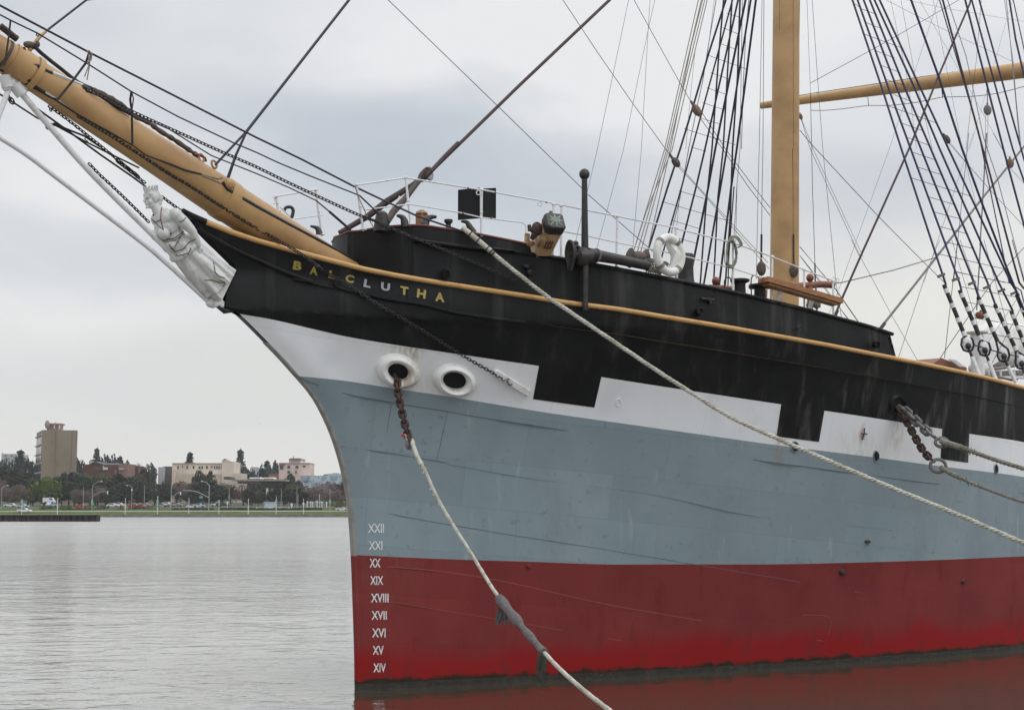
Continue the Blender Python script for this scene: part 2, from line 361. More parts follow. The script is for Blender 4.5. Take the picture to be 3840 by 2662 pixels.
M['rust'] = mat('rusty_chain_iron', (.038, .022, .018), .75, (.075, .038, .028), 14, bump=.006)
M['steel'] = mat('grey_weathered_steel', (.11, .11, .12), .55, (.18, .16, .14), 12, bump=.004)
M['wpaint'] = mat('white_fitting_paint', (.66, .66, .67), .45, (.48, .44, .40), 9, lo=.5, hi=.8, bump=.002)
M['wood'] = mat('varnished_wood', (.33, .15, .055), .4, (.22, .09, .035), 6, stretch=(1, 1, 6), bump=.002)
M['roofwood'] = mat('orange_brown_roof', (.22, .085, .038), .55, (.16, .06, .03), 6)
M['redwood'] = mat('red_brown_painted_wood', (.20, .055, .03), .5, (.13, .04, .025), 8)
M['navy'] = mat('fringe_tinted_tarred_wire', (.014, .014, .035), .6, (.02, .018, .03), 12)  # bluish tint put into the tarred wire for lens colour fringing
M['fringe_wire'] = mat('fringe_blue_wire', (.018, .018, .085), .6, (.014, .014, .04), 12)  # stronger blue stands in for lens fringing; the wire itself is tarred black
M['tar'] = mat('black_tarred_rope', (.016, .014, .016), .65, (.03, .022, .02), 10)
M['brown'] = mat('brown_served_stay', (.05, .028, .022), .7, (.035, .022, .02), 8)
M['tan'] = mat('tan_manila_rope', (.26, .23, .19), .8, (.19, .165, .13), 20)
M['grey'] = mat('grey_wire', (.16, .16, .18), .5, (.12, .12, .15), 9)
M['haw'] = mat('white_mooring_rope', (.50, .49, .43), .85, (.34, .325, .25), 5, bump=.004)
M['haw2'] = mat('weathered_mooring_rope', (.24, .23, .19), .85, (.16, .15, .11), 14, bump=.004)
M['canvas'] = mat('white_canvas', (.72, .72, .70), .8, (.62, .61, .58), 4, bump=.01, bscale=9)
M['stone'] = mat('carved_white_figure_paint', (.60, .605, .60), .5, (.50, .50, .47), 5, lo=.45, hi=.75, bump=.004)
M['dgold'] = mat('gilt_letter', (.34, .27, .07), .4, (.30, .22, .04), 20)
M['silver'] = mat('silver_letter', (.27, .29, .32), .4, (.30, .33, .38), 20)
M['mark'] = mat('white_draft_mark_paint', (.78, .79, .80), .5, (.5, .5, .5), 30)
M['hole'] = mat('painted_dark_opening', (.004, .004, .004), .9)  # black colour stands in for the shade inside openings without depth
M['plate'] = mat('bronze_green_carving', (.30, .37, .31), .6, (.20, .26, .21), 25, bump=.003)
M['deck'] = mat('deck_planks', (.20, .16, .11), .7, (.15, .12, .09), 3)
M['chafe'] = mat('grey_chafing_canvas', (.13, .115, .11), .9, (.08, .07, .07), 16, bump=.01)
M['blockwood'] = mat('block_wood', (.16, .10, .065), .6, (.14, .085, .055), 12)
M['darkwood'] = mat('dark_weathered_wood', (.10, .07, .055), .7, (.06, .045, .04), 12, bump=.004)
M['seam'] = mat('seam_shadow_dirt', (.11, .14, .155), .8)
M['seamr'] = mat('seam_red_edge', (.27, .075, .075), .6)
M['gilt'] = mat('dull_gilt_trim', (.16, .13, .075), .5, (.09, .075, .05), 30)
M['rosy'] = mat('dark_red_trim', (.12, .03, .025), .5)

# ---------------------------------------------------------------- ship: hull
ship = empty('sailing_ship', (0, 0, 0), 'large square-rigged ship with black, white, grey-blue and red hull and buff spars', 'sailing ship')
hm = MB(); rows = []
sub = [1, 1, 12, 18, 8, 20]; mi = [4, 4, 3, 2, 1, 0]
for k in range(6):
    fa, fb = levels[k], levels[k+1]; rs = []
    for j in range(sub[k]+1):
        t = j/sub[k]; zf = (lambda t: lambda s: fa(s)*(1-t)+fb(s)*t)(t)
        rs.append([(s, zf(s)) for s in srow(zf)])
    for side in (1, -1):
        hm.m = mi[k]; hm.grid([[V((s, side*hb(s, z), z)) for s, z in r] for r in rs])
# stern closure, head, deck
hm.m = 5
top = rs[-1]
hm.grid([[V((s, (hb(s, z)-.03)*f, z-.45)) for s, z in top if s > -1.9] for f in (1, 0, -1)])
hm.m = 0
hm.grid([[V((72, hb(72, z)*f, z)) for f in (1, .5, 0, -.5, -1)] for z in (-1.5, 0, 2, 4, zrail(72))])
hullo = hm.build('hull', [M['black'], M['white'], M['blue'], M['red'], M['scum'], M['deck']], ship)
hullo.data.update()
# stem bar
sm_ = MB(); zz = [i*.12-.6 for i in range(60)]
M['stem'] = mat('stem_bar_paint', (.26, .25, .225), .5, (.19, .18, .165), 5, extra=None)
for (z0, z1, mk) in ((-.6, .095, 'scum'), (.095, 2.33, 'red'), (2.33, 5.98, 'stem')):
    b_ = MB(); zs = [z0+(z1-z0)*i/24 for i in range(25)]
    for side in (1, -1): b_.grid([[V((s0f(z)+a, side*b, z)) for a, b in ((.035, .062), (.0, .062), (-.04, .05), (-.05, 0))] for z in zs])
    b_.build('stem_bar', M[mk], hullo)
def strip_on(spec, w, off, m, name='plate_seam', parent=None, n=4, fn=None):
    fn = fn or hull_off
    pts = smoothpath([fn(p, off) for p in px(spec)], n); mb = MB(); rs = [[], []]
    for i, p in enumerate(pts):
        t = (pts[min(i+1, len(pts)-1)]-pts[max(i-1, 0)]).normalized(); nn = hnorm(p.x, p.z); sd = t.cross(nn).normalized()*(w/2)
        rs[0].append(p+sd); rs[1].append(p-sd)
    q0 = [a-hnorm(a.x, a.z)*(off+.01) for a in rs[0]]; q1 = [a-hnorm(a.x, a.z)*(off+.01) for a in rs[1]]
    mb.grid([q0, rs[0], rs[1], q1]); return mb.build(name, m, parent or hullo)
strip_on('O 672,847 705,862 I 0,790 500,885 1000,965 1500,1050 2280,1170 K 0,742 400,795 800,850 1500,940 2280,1025', .016, .006, M['seam'])
strip_on('O 768,1003 830,1012 900,1022 1005,1040', .010, .005, M['seam'])
strip_on('O 1005,1042 1210,1077 1475,1112 1700,1160 2000,1190 2302,1225', .012, .006, M['blue'])
strip_on('O 810,1140 880,1155 960,1170 1150,1202 1300,1225 1500,1258 1740,1298 1940,1332', .008, .005, M['seam'])
strip_on('O 830,1270 1000,1285 1150,1310 1350,1355 1550,1390 1850,1440', .012, .005, M['seamr'])
strip_on('O 860,1350 1000,1372 1200,1405 1400,1440', .008, .004, M['seamr'])
strip_on('I 1075,985 1040,1150 990,1380 955,1510', .006, .005, M['seam'])
strip_on('I 480,890 450,1060 430,1200', .006, .004, M['seam'])
strip_on('O 1805,1382 1865,1387 1862,1428', .008, .004, M['seamr'])
strip_on('O 918,628 917,700 925,760', .012, .005, M['black'])
strip_on('O 1700,745 1697,800 1690,860', .010, .005, M['black'])
# mouldings on the black bow
for sp in ('B 815,605 900,665 1000,720 1200,830 1400,920 1600,1010 1780,1080 1850,1100', 'C 710,1340 730,1385 900,1430 1200,1495 1500,1540 I 1200,-70 1895,25'):
    p_ = smoothpath([hull_off(p, .02) for p in px(sp)], 5); b_ = MB(); b_.tube(p_, .035, 8); b_.build('hull_moulding', M['black'], hullo)
# gold rail, black at its fore end
def railpath(a, b, n): return [V((s, hb(s, zrail(s))+.015, zrail(s))) for s in [a+(b-a)*i/n for i in range(n+1)]]
for side in (1, -1):
    b_ = MB(); pp = railpath(-3.45, 71.5, 160); b_.tube([V((p.x, p.y*side, p.z)) for p in pp], .046, 10); o = b_.build('sheer_rail', M['gold'], ship)
    b_ = MB(); pp = railpath(-3.85, -3.43, 5); b_.tube([V((p.x, p.y*side, p.z)) for p in pp], .05, 10); b_.build('rail_end', M['black'], o)
# name
FONT = None
def text_polys(s, off=.0):
    cu = bpy.data.curves.new('t', 'FONT'); cu.body = s; cu.size = 1; cu.offset = off; cu.resolution_u = 3; cu.fill_mode = 'BOTH'
    o = bpy.data.objects.new('t', cu); COL.objects.link(o); bpy.context.view_layer.update()
    me = bpy.data.meshes.new_from_object(o.evaluated_get(bpy.context.evaluated_depsgraph_get()))
    vs = [v.co.copy() for v in me.vertices]; fs = [tuple(p.vertices) for p in me.polygons]
    bpy.data.objects.remove(o); bpy.data.meshes.remove(me); bpy.data.curves.remove(cu)
    x0 = min(v.x for v in vs); x1 = max(v.x for v in vs); y0 = min(v.y for v in vs); y1 = max(v.y for v in vs)
    return [((v.x-x0)/(x1-x0), (v.y-y0)/(y1-y0)) for v in vs], fs
def decal_text(s, z, bl, r, u, m, name, off=.03, lift=.012, parent=None):
    uv, fs = text_polys(s, off); b_ = MB(); vs = []
    for a, b in uv:
        p = z(bl[0]+r[0]*a+u[0]*b, bl[1]+r[1]*a+u[1]*b); vs.append(hull_off(p, lift))
    b_.add(vs, fs); return b_.build(name, m, parent or hullo, smooth=False, fix=False)
for ch, bl, r, u, m in [('B', (325, 1222), (76, 12), (13, -78), 'dgold'), ('A', (477, 1264), (72, 16), (8, -76), 'dgold'), ('L', (645, 1302), (60, 13), (14, -74), 'dgold'), ('C', (797, 1338), (76, 15), (10, -74), 'dgold'),
    ('L', (962, 1382), (62, 13), (12, -72), 'silver'), ('U', (1119, 1410), (80, 16), (6, -72), 'silver'), ('T', (1293, 1447), (72, 14), (4, -74), 'dgold'), ('H', (1442, 1476), (78, 14), (8, -77), 'dgold'), ('A', (1607, 1508), (84, 14), (2, -80), 'dgold')]:
    decal_text(ch, ZC, bl, r, u, M[m], 'name_letter', .045, .02)
for s, x0, x1, y0, y1 in [('XXII', 168, 292, 133, 202), ('XXI', 174, 280, 269, 337), ('XX', 180, 265, 406, 475), ('XIX', 185, 286, 543, 611), ('XVIII', 190, 328, 680, 749), ('XVII', 195, 314, 816, 885), ('XVI', 199, 305, 953, 1023), ('XV', 204, 289, 1090, 1160), ('XIV', 209, 306, 1227, 1297), ('XIII', 217, 300, 1364, 1424)]:
    o = decal_text(s, ZJ, (x0, y1), (x1-x0, 0), (0, y0-y1), M['mark'] if s != 'XIII' else M['scum'], 'draft_mark', .016, .006)
# painted gunports
def hull_patch(spec, m, name, lift=.006, n=8, parent=None, thick=None):
    a, b, c, d = px(spec); b_ = MB(); rs = []
    for i in range(n+1):
        t = i/n; l = (a[0]+(d[0]-a[0])*t, a[1]+(d[1]-a[1])*t); r = (b[0]+(c[0]-b[0])*t, b[1]+(c[1]-b[1])*t)
        rs.append([hull_off((l[0]+(r[0]-l[0])*j/n, l[1]+(r[1]-l[1])*j/n), lift) for j in range(n+1)])
    b_.grid(rs); return b_.build(name, m, parent or hullo)
hull_patch('O 1212,820 1352,846 1336,916 1198,897', M['black'], 'painted_gunport')
hull_patch('K 204,255 573,315 526,585 163,537', M['black'], 'painted_gunport')
hull_patch('K 1580,470 1811,511 1801,763 1565,731', M['black'], 'painted_gunport')
for k in range(6):
    s0_, s1_ = 19.5+k*4.2, 21+k*4.2; b_ = MB(); b_.grid([[V((s, hb(s, z)+.006, z)) for s in (s0_, (s0_+s1_)/2, s1_)] for z in (zwhite(s0_)+.12, zblack(s0_)+.03)]); b_.build('painted_gunport', M['black'], hullo)
# reliefs: hawse pipes etc
def relief(c, ax, ay, prof, m, name, skew=0, n=36, parent=None, offc=(0, 0)):
    b_ = MB(); rs = []
    for rho, h in prof:
        r = []
        for j in range(n+1):
            a = 2*math.pi*j/n; k = max(0, min(1, (rho)))
            x = c[0]+ax*rho*math.cos(a); y = c[1]+ay*rho*math.sin(a)+skew*rho*math.cos(a)
            r.append(hull_off((x, y), h))
        rs.append(r)
    b_.grid(rs); return b_.build(name, m, parent or hullo)
M['hawse'] = mat('white_hawse_ring_paint', (.74, .74, .73), .35, (.58, .55, .47), 5, lo=.5, hi=.75, bump=.004,
                 stains=[(P3('I 640,650'), (.4, .4, .35), (.30, .17, .10), .9), (P3('I 700,500'), (.3, .3, .5), (.5, .46, .3), .7), (P3('I 1150,740'), (.2, .2, .1), (.25, .15, .1), .8), (P3('I 980,650'), (.12, .12, .12), (.2, .15, .1), .9)])
for (cx_, cy_, ax, ay, hx, hy, sk) in [(548, 545, 240, 188, 114, 82, 34), (1152, 642, 238, 180, 130, 84, 26)]:
    c_ = ZI(cx_, cy_); f = hx/ax
    prof = [(f*.93, .0), (f*.98, .05), (f*1.06, .09), (f*1.25, .125), (.72, .14), (.84, .12), (.93, .07), (.99, .02), (1.0, -.01)]
    o = relief(c_, ax/2.85, ay/2.85, prof, M['hawse'], 'hawse_pipe', sk/2.85)
    relief(c_, hx/2.85, hy/2.85, [(.0, .008), (.5, .008), (1.03, .008)], M['hole'], 'hawse_opening', sk*.5/2.85, parent=o)  # flat black disc painted in place of the dark pipe interior
for (c_, ax, ay) in [(ZK(322, 628), 34, 46), (ZK(1015, 707), 25, 45), (ZK(2040, 817), 17, 41)]:
    o = relief(c_, ax/2.28, ay/2.28, [(.85, .006), (.9, .02), (1.05, .018), (1.12, 0)], M['blue'], 'porthole', 4/2.28)
    relief(c_, ax/2.28, ay/2.28, [(0, .009), (.95, .009)], M['hole'], 'porthole_glass', 4/2.28, parent=o)
relief(px('O 1390,905')[0], 11, 15, [(.75, .004), (.8, .012), (1.1, .01), (1.15, 0)], M['hawse'], 'small_scupper')
o = relief(ZK(1200, 275), 62/2.28, 78/2.28, [(.8, .0), (.86, .04), (1.0, .055), (1.12, .03), (1.18, 0)], M['black'], 'mooring_pipe', 10/2.28)
relief(ZK(1195, 265), 48/2.28, 60/2.28, [(0, .01), (1.1, .01)], M['hole'], 'pipe_opening', 8/2.28, parent=o)
for c_, r_ in [(ZE(762, 1125), 30), (ZE(1655, 1270), 18), (ZC(1700, 1260), 38), (ZF(770, 1075), 26)]:
    relief(c_, r_/2.6, r_*1.25/2.6, [(.0, .055), (.8, .055), (.84, .08), (1.05, .075), (1.1, 0.0)], M['black'], 'round_port')
relief(px('O 1893,1285')[0], 13, 12, [(0, .07), (.6, .07), (1, 0)], M['rust'], 'hull_fitting')
relief(px('O 1188,1272')[0], 9, 10, [(0, .05), (.6, .05), (1, 0)], M['red'], 'hull_fitting')
relief(px('O 2165,1306')[0], 9, 9, [(0, .05), (.6, .05), (1, 0)], M['rust'], 'hull_fitting')
relief(px('O 1950,1217')[0], 12, 6, [(0, .05), (.6, .05), (1, 0)], M['rust'], 'hull_fitting')
b_ = MB(); b_.tube([hull_off(p, .03) for p in px('K 908,465 905,510 888,565')], .014, 6); b_.tube([hull_off(p, .03) for p in px('K 880,512 930,516')], .012, 6)
b_.build('rusty_cleat', M['rust'], hullo)
# white pad for the chain
pa, pb = ZI(1600, 565), ZI(1925, 765); b_ = MB(); rs = []
for hgt, wk in ((0, 1.0), (.05, .95), (.07, .8), (.07, .0)):
    r = []
    for j in range(33):
        a = 2*math.pi*j/32; ex = math.cos(a); ey = math.sin(a); dx, dy = pb[0]-pa[0], pb[1]-pa[1]; l_ = math.hypot(dx, dy); ux, uy = dx/l_, dy/l_
        rr = 13*wk; cx_ = (pa if ex < 0 else pb)
        r.append(hull_off((cx_[0]+ux*rr*ex-uy*rr*ey, cx_[1]+uy*rr*ex+ux*rr*ey), hgt))
    rs.append(r)
b_.grid(rs); b_.build('chain_pad', M['hawse'], hullo)

# ---------------------------------------------------------------- forecastle bulwark above the rail
def bf(s, z=0):
    zr = zrail(max(s, TIP.x)); return hb(s, zr)-.05-.05*max(0, z-zr)
def fc(p, out=0): return cast(p, lambda s, z: bf(s, z)+out)
TOPPX = px('C 1385,832 1480,832 1700,862 1850,882 2100,930 2301,970 D 450,920 700,962 928,1003')
TOP2 = px('D 935,1088 1090,1108 1250,1138 1500,1182 1700,1218 2000,1275 2301,1332 E 330,792 700,872 1000,932 1380,1022 1700,1098 1980,1172 2301,1258 F 350,802 600,868 930,962')
ta = [fc(p) for p in TOPPX]; tb = [fc(p) for p in TOP2]
def mono(l):
    o = [l[0]]
    for p in l[1:]:
        if p.x > o[-1].x+.1: o.append(p)
    return o
ta, tb = mono(ta), mono(tb)
zta = interp([(p.x, p.z) for p in ta]); ztb = interp([(p.x, p.z) for p in tb])
sA, sB, sC = ta[0].x, ta[-1].x, tb[-1].x
ssn = [sA+(sB-sA)*i/16 for i in range(17)]+[sB+.03+(sC-sB-.03)*i/60 for i in range(61)]
def ztop(s): return zta(s) if s <= sB+.001 else ztb(s)
fm = MB()
y0_ = bf(sA, zta(sA)); z0_ = zta(sA)
fq = [on_x(ZC(x, y), sA-k) for x, y, k in ((760, 906, .50), (920, 884, .46), (1120, 850, .30), (1270, 838, .12))]
front = [(sA-.52, 0.0, fq[0].z)]+[(p.x, p.y, p.z) for p in fq if .05 < p.y < y0_]
for side in (1, -1):
    rs = []
    for k in range(7):
        t = k/6; r = []
        for (s, y, z) in front:
            zb = zrail(s)-.45; zz_ = zb+(z-zb)*t; r.append(V((s-.0*t, side*y, zz_)))
        for s in ssn:
            zb = zrail(s)-.1; z = zb+(ztop(s)-zb)*t; r.append(V((s, side*bf(s, z), z)))
        rs.append(r)
    fm.grid(rs)
    # aft curved bracket
    e = sC; pr = [(e, zrail(e)-.1), (e, ztop(e)-.06)]+[(p.x, p.z) for p in [fc(q) for q in px('F 905,1010 935,1100 985,1195 990,1230')]]
    fm.prism([V((s, side*bf(s, z), z)) for s, z in pr], V((0, -side*.02, 0)))
# forecastle deck
fm.grid([[V((s, f*(bf(s, ztop(s))-.02), min(ztop(s), ztb(max(s, sB+.1)))-.16)) for s in ssn] for f in (1, 0, -1)])
fco = fm.build('forecastle_bulwark', M['black'], ship)
# cap mouldings
for side in (1, -1):
    b_ = MB(); b_.tube([V((s, side*(bf(s, ztb(s))+.01), ztb(s))) for s in [sC+.05-(sC+.05-sB+.0)*i/50 for i in range(51)]]+[V((s, side*(bf(s, 7)+.02), z)) for s, z in [(p.x, p.z) for p in [fc(q) for q in reversed(px('C 1400,962 1650,1000 2050,1050 2301,1068 D 500,1035'))]]], .04, 8); b_.build('cap_moulding', M['black'], fco)
    b_ = MB(); b_.tube([V((s, side*y, z+.01)) for s, y, z in front]+[V((s, side*bf(s, zta(s)), zta(s)+.01)) for s in ssn[:17]], .022, 8); b_.build('cap_rail', M['rosy'], fco)
    b_ = MB(); b_.tube([V((s, side*(bf(s, ztb(s))-.05), ztb(s)+.035)) for s in ssn[18:]], .02, 8); b_.build('cap_rail', M['rosy'], fco)
b_ = MB(); b_.tube([fc(p, .03) for p in px('C 1385,835 1387,1000 1387,1260')], .02, 6); b_.build('corner_seam', M['black'], fco)
print('forecastle', sA, sB, sC, y0_, z0_, front)
# ---------------------------------------------------------------- water
M['water'] = bpy.data.materials.new('harbour_water'); M['water'].use_nodes = True
def mkwater():
    t = M['water'].node_tree; b = t.nodes['Principled BSDF']; b.inputs['Base Color'].default_value = (.06, .050, .034, 1); b.inputs['Roughness'].default_value = .06; b.inputs['IOR'].default_value = 2.0; b.inputs['Coat Weight'].default_value = 1.0; b.inputs['Coat IOR'].default_value = 1.9; b.inputs['Coat Tint'].default_value = (1, .99, .95, 1)
    tcn = t.nodes.new('ShaderNodeTexCoord')
    def nz(scale, sx, sy, rot, det, dist):
        m0_ = t.nodes.new('ShaderNodeMapping'); t.links.new(tcn.outputs['Object'], m0_.inputs[0]); m0_.inputs['Rotation'].default_value = (0, 0, R(rot)); m = t.nodes.new('ShaderNodeMapping'); t.links.new(m0_.outputs[0], m.inputs[0]); m.inputs['Scale'].default_value = (sx, sy, 1)
        n = t.nodes.new('ShaderNodeTexNoise'); n.inputs['Scale'].default_value = scale; n.inputs['Detail'].default_value = det; n.inputs['Distortion'].default_value = dist; t.links.new(m.outputs[0], n.inputs['Vector']); return n.outputs['Fac']
    def mul(a, k):
        n = t.nodes.new('ShaderNodeMath'); n.operation = 'MULTIPLY'; t.links.new(a, n.inputs[0])
        if isinstance(k, float): n.inputs[1].default_value = k
        else: t.links.new(k, n.inputs[1])
        return n.outputs[0]
    def add(a, b_):
        n = t.nodes.new('ShaderNodeMath'); n.operation = 'ADD'; t.links.new(a, n.inputs[0]); t.links.new(b_, n.inputs[1]); return n.outputs[0]
    a = nz(1.7, .75, 1.0, 41, 4, .9); b2 = nz(.5, .6, 1.0, 50, 3, .6); c = nz(6, .7, 1, 45, 3, .3)
    patch = nz(.035, 1, .35, -45, 3, 0)
    mr = t.nodes.new('ShaderNodeMapRange'); t.links.new(patch, mr.inputs[0]); mr.inputs[1].default_value = .38; mr.inputs[2].default_value = .62; mr.inputs[3].default_value = .5; mr.inputs[4].default_value = 1.2
    # calmer water close along the port side (sheltered by hull and quay)
    sx = t.nodes.new('ShaderNodeSeparateXYZ'); t.links.new(tcn.outputs['Object'], sx.inputs[0])
    cm = t.nodes.new('ShaderNodeMapRange'); cm.interpolation_type = 'SMOOTHSTEP'; t.links.new(sx.outputs[0], cm.inputs[0]); cm.inputs[1].default_value = -4; cm.inputs[2].default_value = 2; cm.inputs[3].default_value = 0; cm.inputs[4].default_value = 1
    cy = t.nodes.new('ShaderNodeMapRange'); cy.interpolation_type = 'SMOOTHSTEP'; t.links.new(sx.outputs[1], cy.inputs[0]); cy.inputs[1].default_value = -1; cy.inputs[2].default_value = 9; cy.inputs[3].default_value = 1; cy.inputs[4].default_value = 0
    lee = mul(cm.outputs[0], cy.outputs[0])
    cf = t.nodes.new('ShaderNodeMapRange'); t.links.new(lee, cf.inputs[0]); cf.inputs[3].default_value = 1.3; cf.inputs[4].default_value = .35
    fd = t.nodes.new('ShaderNodeVectorMath'); fd.operation = 'DOT_PRODUCT'; t.links.new(tcn.outputs['Object'], fd.inputs[0]); fd.inputs[1].default_value = FLIP(FH)
    fm_ = t.nodes.new('ShaderNodeMapRange'); fm_.interpolation_type = 'SMOOTHSTEP'; t.links.new(fd.outputs['Value'], fm_.inputs[0]); fm_.inputs[1].default_value = 0; fm_.inputs[2].default_value = 140; fm_.inputs[3].default_value = 1; fm_.inputs[4].default_value = 4.0
    h = mul(mul(mul(add(add(mul(a, .030), mul(b2, .06)), mul(c, .006)), mr.outputs[0]), cf.outputs[0]), fm_.outputs[0])
    # unresolved wavelets: rougher far out and on the open side, smooth in the lee of the hull
    r1 = t.nodes.new('ShaderNodeMapRange'); r1.interpolation_type = 'SMOOTHSTEP'; t.links.new(fd.outputs['Value'], r1.inputs[0]); r1.inputs[1].default_value = -10; r1.inputs[2].default_value = 260; r1.inputs[3].default_value = .10; r1.inputs[4].default_value = .24
    r2 = t.nodes.new('ShaderNodeMapRange'); t.links.new(lee, r2.inputs[0]); r2.inputs[3].default_value = 1.0; r2.inputs[4].default_value = 0.0
    r3 = t.nodes.new('ShaderNodeMapRange'); t.links.new(r2.outputs[0], r3.inputs[0]); r3.inputs[3].default_value = .05; t.links.new(r1.outputs[0], r3.inputs[4]); t.links.new(r3.outputs[0], b.inputs['Roughness']); t.links.new(r3.outputs[0], b.inputs['Coat Roughness'])
    cw = t.nodes.new('ShaderNodeMapRange'); t.links.new(lee, cw.inputs[0]); cw.inputs[3].default_value = 1.0; cw.inputs[4].default_value = .0; t.links.new(cw.outputs[0], b.inputs['Coat Weight'])  # coat brightens open-water reflections; dropped in the lee to darken the hull's reflection
    bn = t.nodes.new('ShaderNodeBump'); bn.inputs['Strength'].default_value = 1; bn.inputs['Distance'].default_value = 1.0; t.links.new(h, bn.inputs['Height']); t.links.new(bn.outputs[0], b.inputs['Normal']); t.links.new(bn.outputs[0], b.inputs['Coat Normal'])
mkwater()
def W(X, d, z): return V((CAM.x, CAM.y, 0))+RT*X+FH*d+UP*z
b_ = MB(); b_.quad(W(-1000, -25, 0), W(1000, -25, 0), W(1000, 489.5, 0), W(-1000, 489.5, 0))
tag(b_.build('water', M['water'], smooth=False, fix=False), kind='structure')
# ---------------------------------------------------------------- rigging helpers
def onward(P, spec):
    if sum(t in ZM2 for t in spec.split()) < 2: return P
    dx, dy = P[-1][0]-P[0][0], P[-1][1]-P[0][1]; l = math.hypot(dx, dy); o = [P[0]]; best = 0
    for p in P[1:]:
        q = ((p[0]-P[0][0])*dx+(p[1]-P[0][1])*dy)/l
        if q > best+6: o.append(p); best = q
    return o
def rope(spec, r, m, y=0.0, name='stay', parent=None, sides=6, sm=0, plane=None, fn=None, label=None, pts=None):
    """y: number, or list matching the points; plane=(origin, normal) to lie in a sloping plane"""
    if pts is None:
        P = onward(px(spec), spec)
        if fn: pts = [fn(p) for p in P]
        elif plane: pts = [on_plane(p, *plane) for p in P]
        else: pts = [on_y(p, y[i] if isinstance(y, (list, tuple)) else y) for i, p in enumerate(P)]
    if sm: pts = smoothpath(pts, sm)
    b_ = MB(); b_.tube(pts, r, sides); o = b_.build(name, M[m] if isinstance(m, str) else m, parent or ship)
    if label: o['label'] = label
    return o
def strands(mb, pts, r, lay=6.0, k=3, seg=5):
    """laid rope: k twisted strands"""
    L_ = 0; pts = resample(pts, r*lay/8.0); tw = []
    a = V((0, 0, 1)); prev = None; fr = []
    for i, p in enumerate(pts):
        t = (pts[min(i+1, len(pts)-1)]-pts[max(i-1, 0)]).normalized()
        if prev is None: prev = t.cross(a).normalized()
        prev = (prev-t*prev.dot(t)).normalized(); fr.append((p, prev.copy(), t.cross(prev)))
    for s in range(k):
        q = []
        for i, (p, x, y) in enumerate(fr):
            an = 2*math.pi*(s/k+i/8.0); q.append(p+(x*math.cos(an)+y*math.sin(an))*r*.52)
        mb.tube(q, r*.56, seg)
def chain(mb, pts, pitch, wire, wid=None, n=10, m=5, twist=0.0):
    pts = resample(pts, pitch); wid = wid or wire*2.0; prev = None
    for i in range(len(pts)-1):
        a, b = pts[i], pts[i+1]; c = (a+b)/2; t = (b-a).normalized()
        if prev is None: prev = t.cross(V((0, 0, 1))).normalized()
        prev = (prev-t*prev.dot(t)).normalized(); y = t.cross(prev)
        an = (math.pi/2 if i % 2 else 0)+twist; sd = prev*math.cos(an)+y*math.sin(an)
        hl = pitch*.5+wire*.9; P_ = []
        for j in range(n):
            q = 2*math.pi*j/n; cx_ = math.cos(q); sy = math.sin(q)
            P_.append(c+t*((hl-wid*.6)*(1 if cx_ > 0 else -1)*(min(1, abs(cx_)*3))+wid*.6*cx_)+sd*(wid*sy))
        mb.tube(P_, wire, m, closed=True)
def fcn(p, off): return fc(p)-ray(*p).normalized()*off
# ---------------------------------------------------------------- bowsprit (centre line)
ax_pts = [(-8.9, None)]
bs_a = on_y(ZO(66, 162)); bs_b = on_y(ZO(720, 590))
bdir = (bs_b-bs_a).normalized(); tipb = bs_a-bdir*4.2; hl = bs_b+bdir*.9
b_ = MB(); Lb = (hl-tipb).length; pr = []
tA = (bs_a-tipb).length; tB = (bs_b-tipb).length
rad = interp([(0, .15), (tA-.4, .238), (tA+.6, .262), (tA+2.2, .295), (tB-2, .345), (tB, .365), (Lb, .37)])
b_.tube([tipb+bdir*(Lb*i/40) for i in range(41)], [rad(Lb*i/40) for i in range(41)], 28)
bow = b_.build('bowsprit', M['buff'], ship)
def bsp(p, k=1.0):
    """point on the port face of the bowsprit under that photograph pixel"""
    d = ray(*p); best = None; t = 14.0
    while t < 34:
        q = CAM+d*t; h = (q-tipb).dot(bdir); r_ = (q-(tipb+bdir*h)).length-rad(h)*k
        if r_ < 0: return q
        t += .03
    return on_y(p, .2)
def bband(spec, w, dr, m='buff', name='iron_band', par=None):
    c_ = on_y(px(spec)[0]); h = (c_-tipb).dot(bdir); b_ = MB(); r_ = rad(h)+dr
    b_.lathe(tipb+bdir*(h-w/2), bdir, [(0, r_-dr*.9), (.0, r_), (w, r_), (w, r_-dr*.9)], 28); return b_.build(name, M[m], par or bow)
bband('A 205,520', .34, .022); bband('A 330,600', .09, .035); bband('B 1100,270', .20, .02); bband('A 60,430', .05, .012, 'darkwood')
b_ = MB(); b_.ell(on_y(ZB(1110, 215), .38), .09, .06, .09); b_.tube([on_y(ZB(1120, 222), .36), on_y(ZB(1120, 222), .46)], .035, 8); b_.build('iron_eye', M['buff'], bow)
for sp, y in (('A 1925,1480', .1), ('A 1810,1420', .1), ('B 965,40', .1)):
    p = on_y(px(sp)[0], y); b_ = MB(); b_.torus(p, bdir, UP, .055, .06, .018, 12, 6); b_.build('iron_eye', M['buff'], bow)
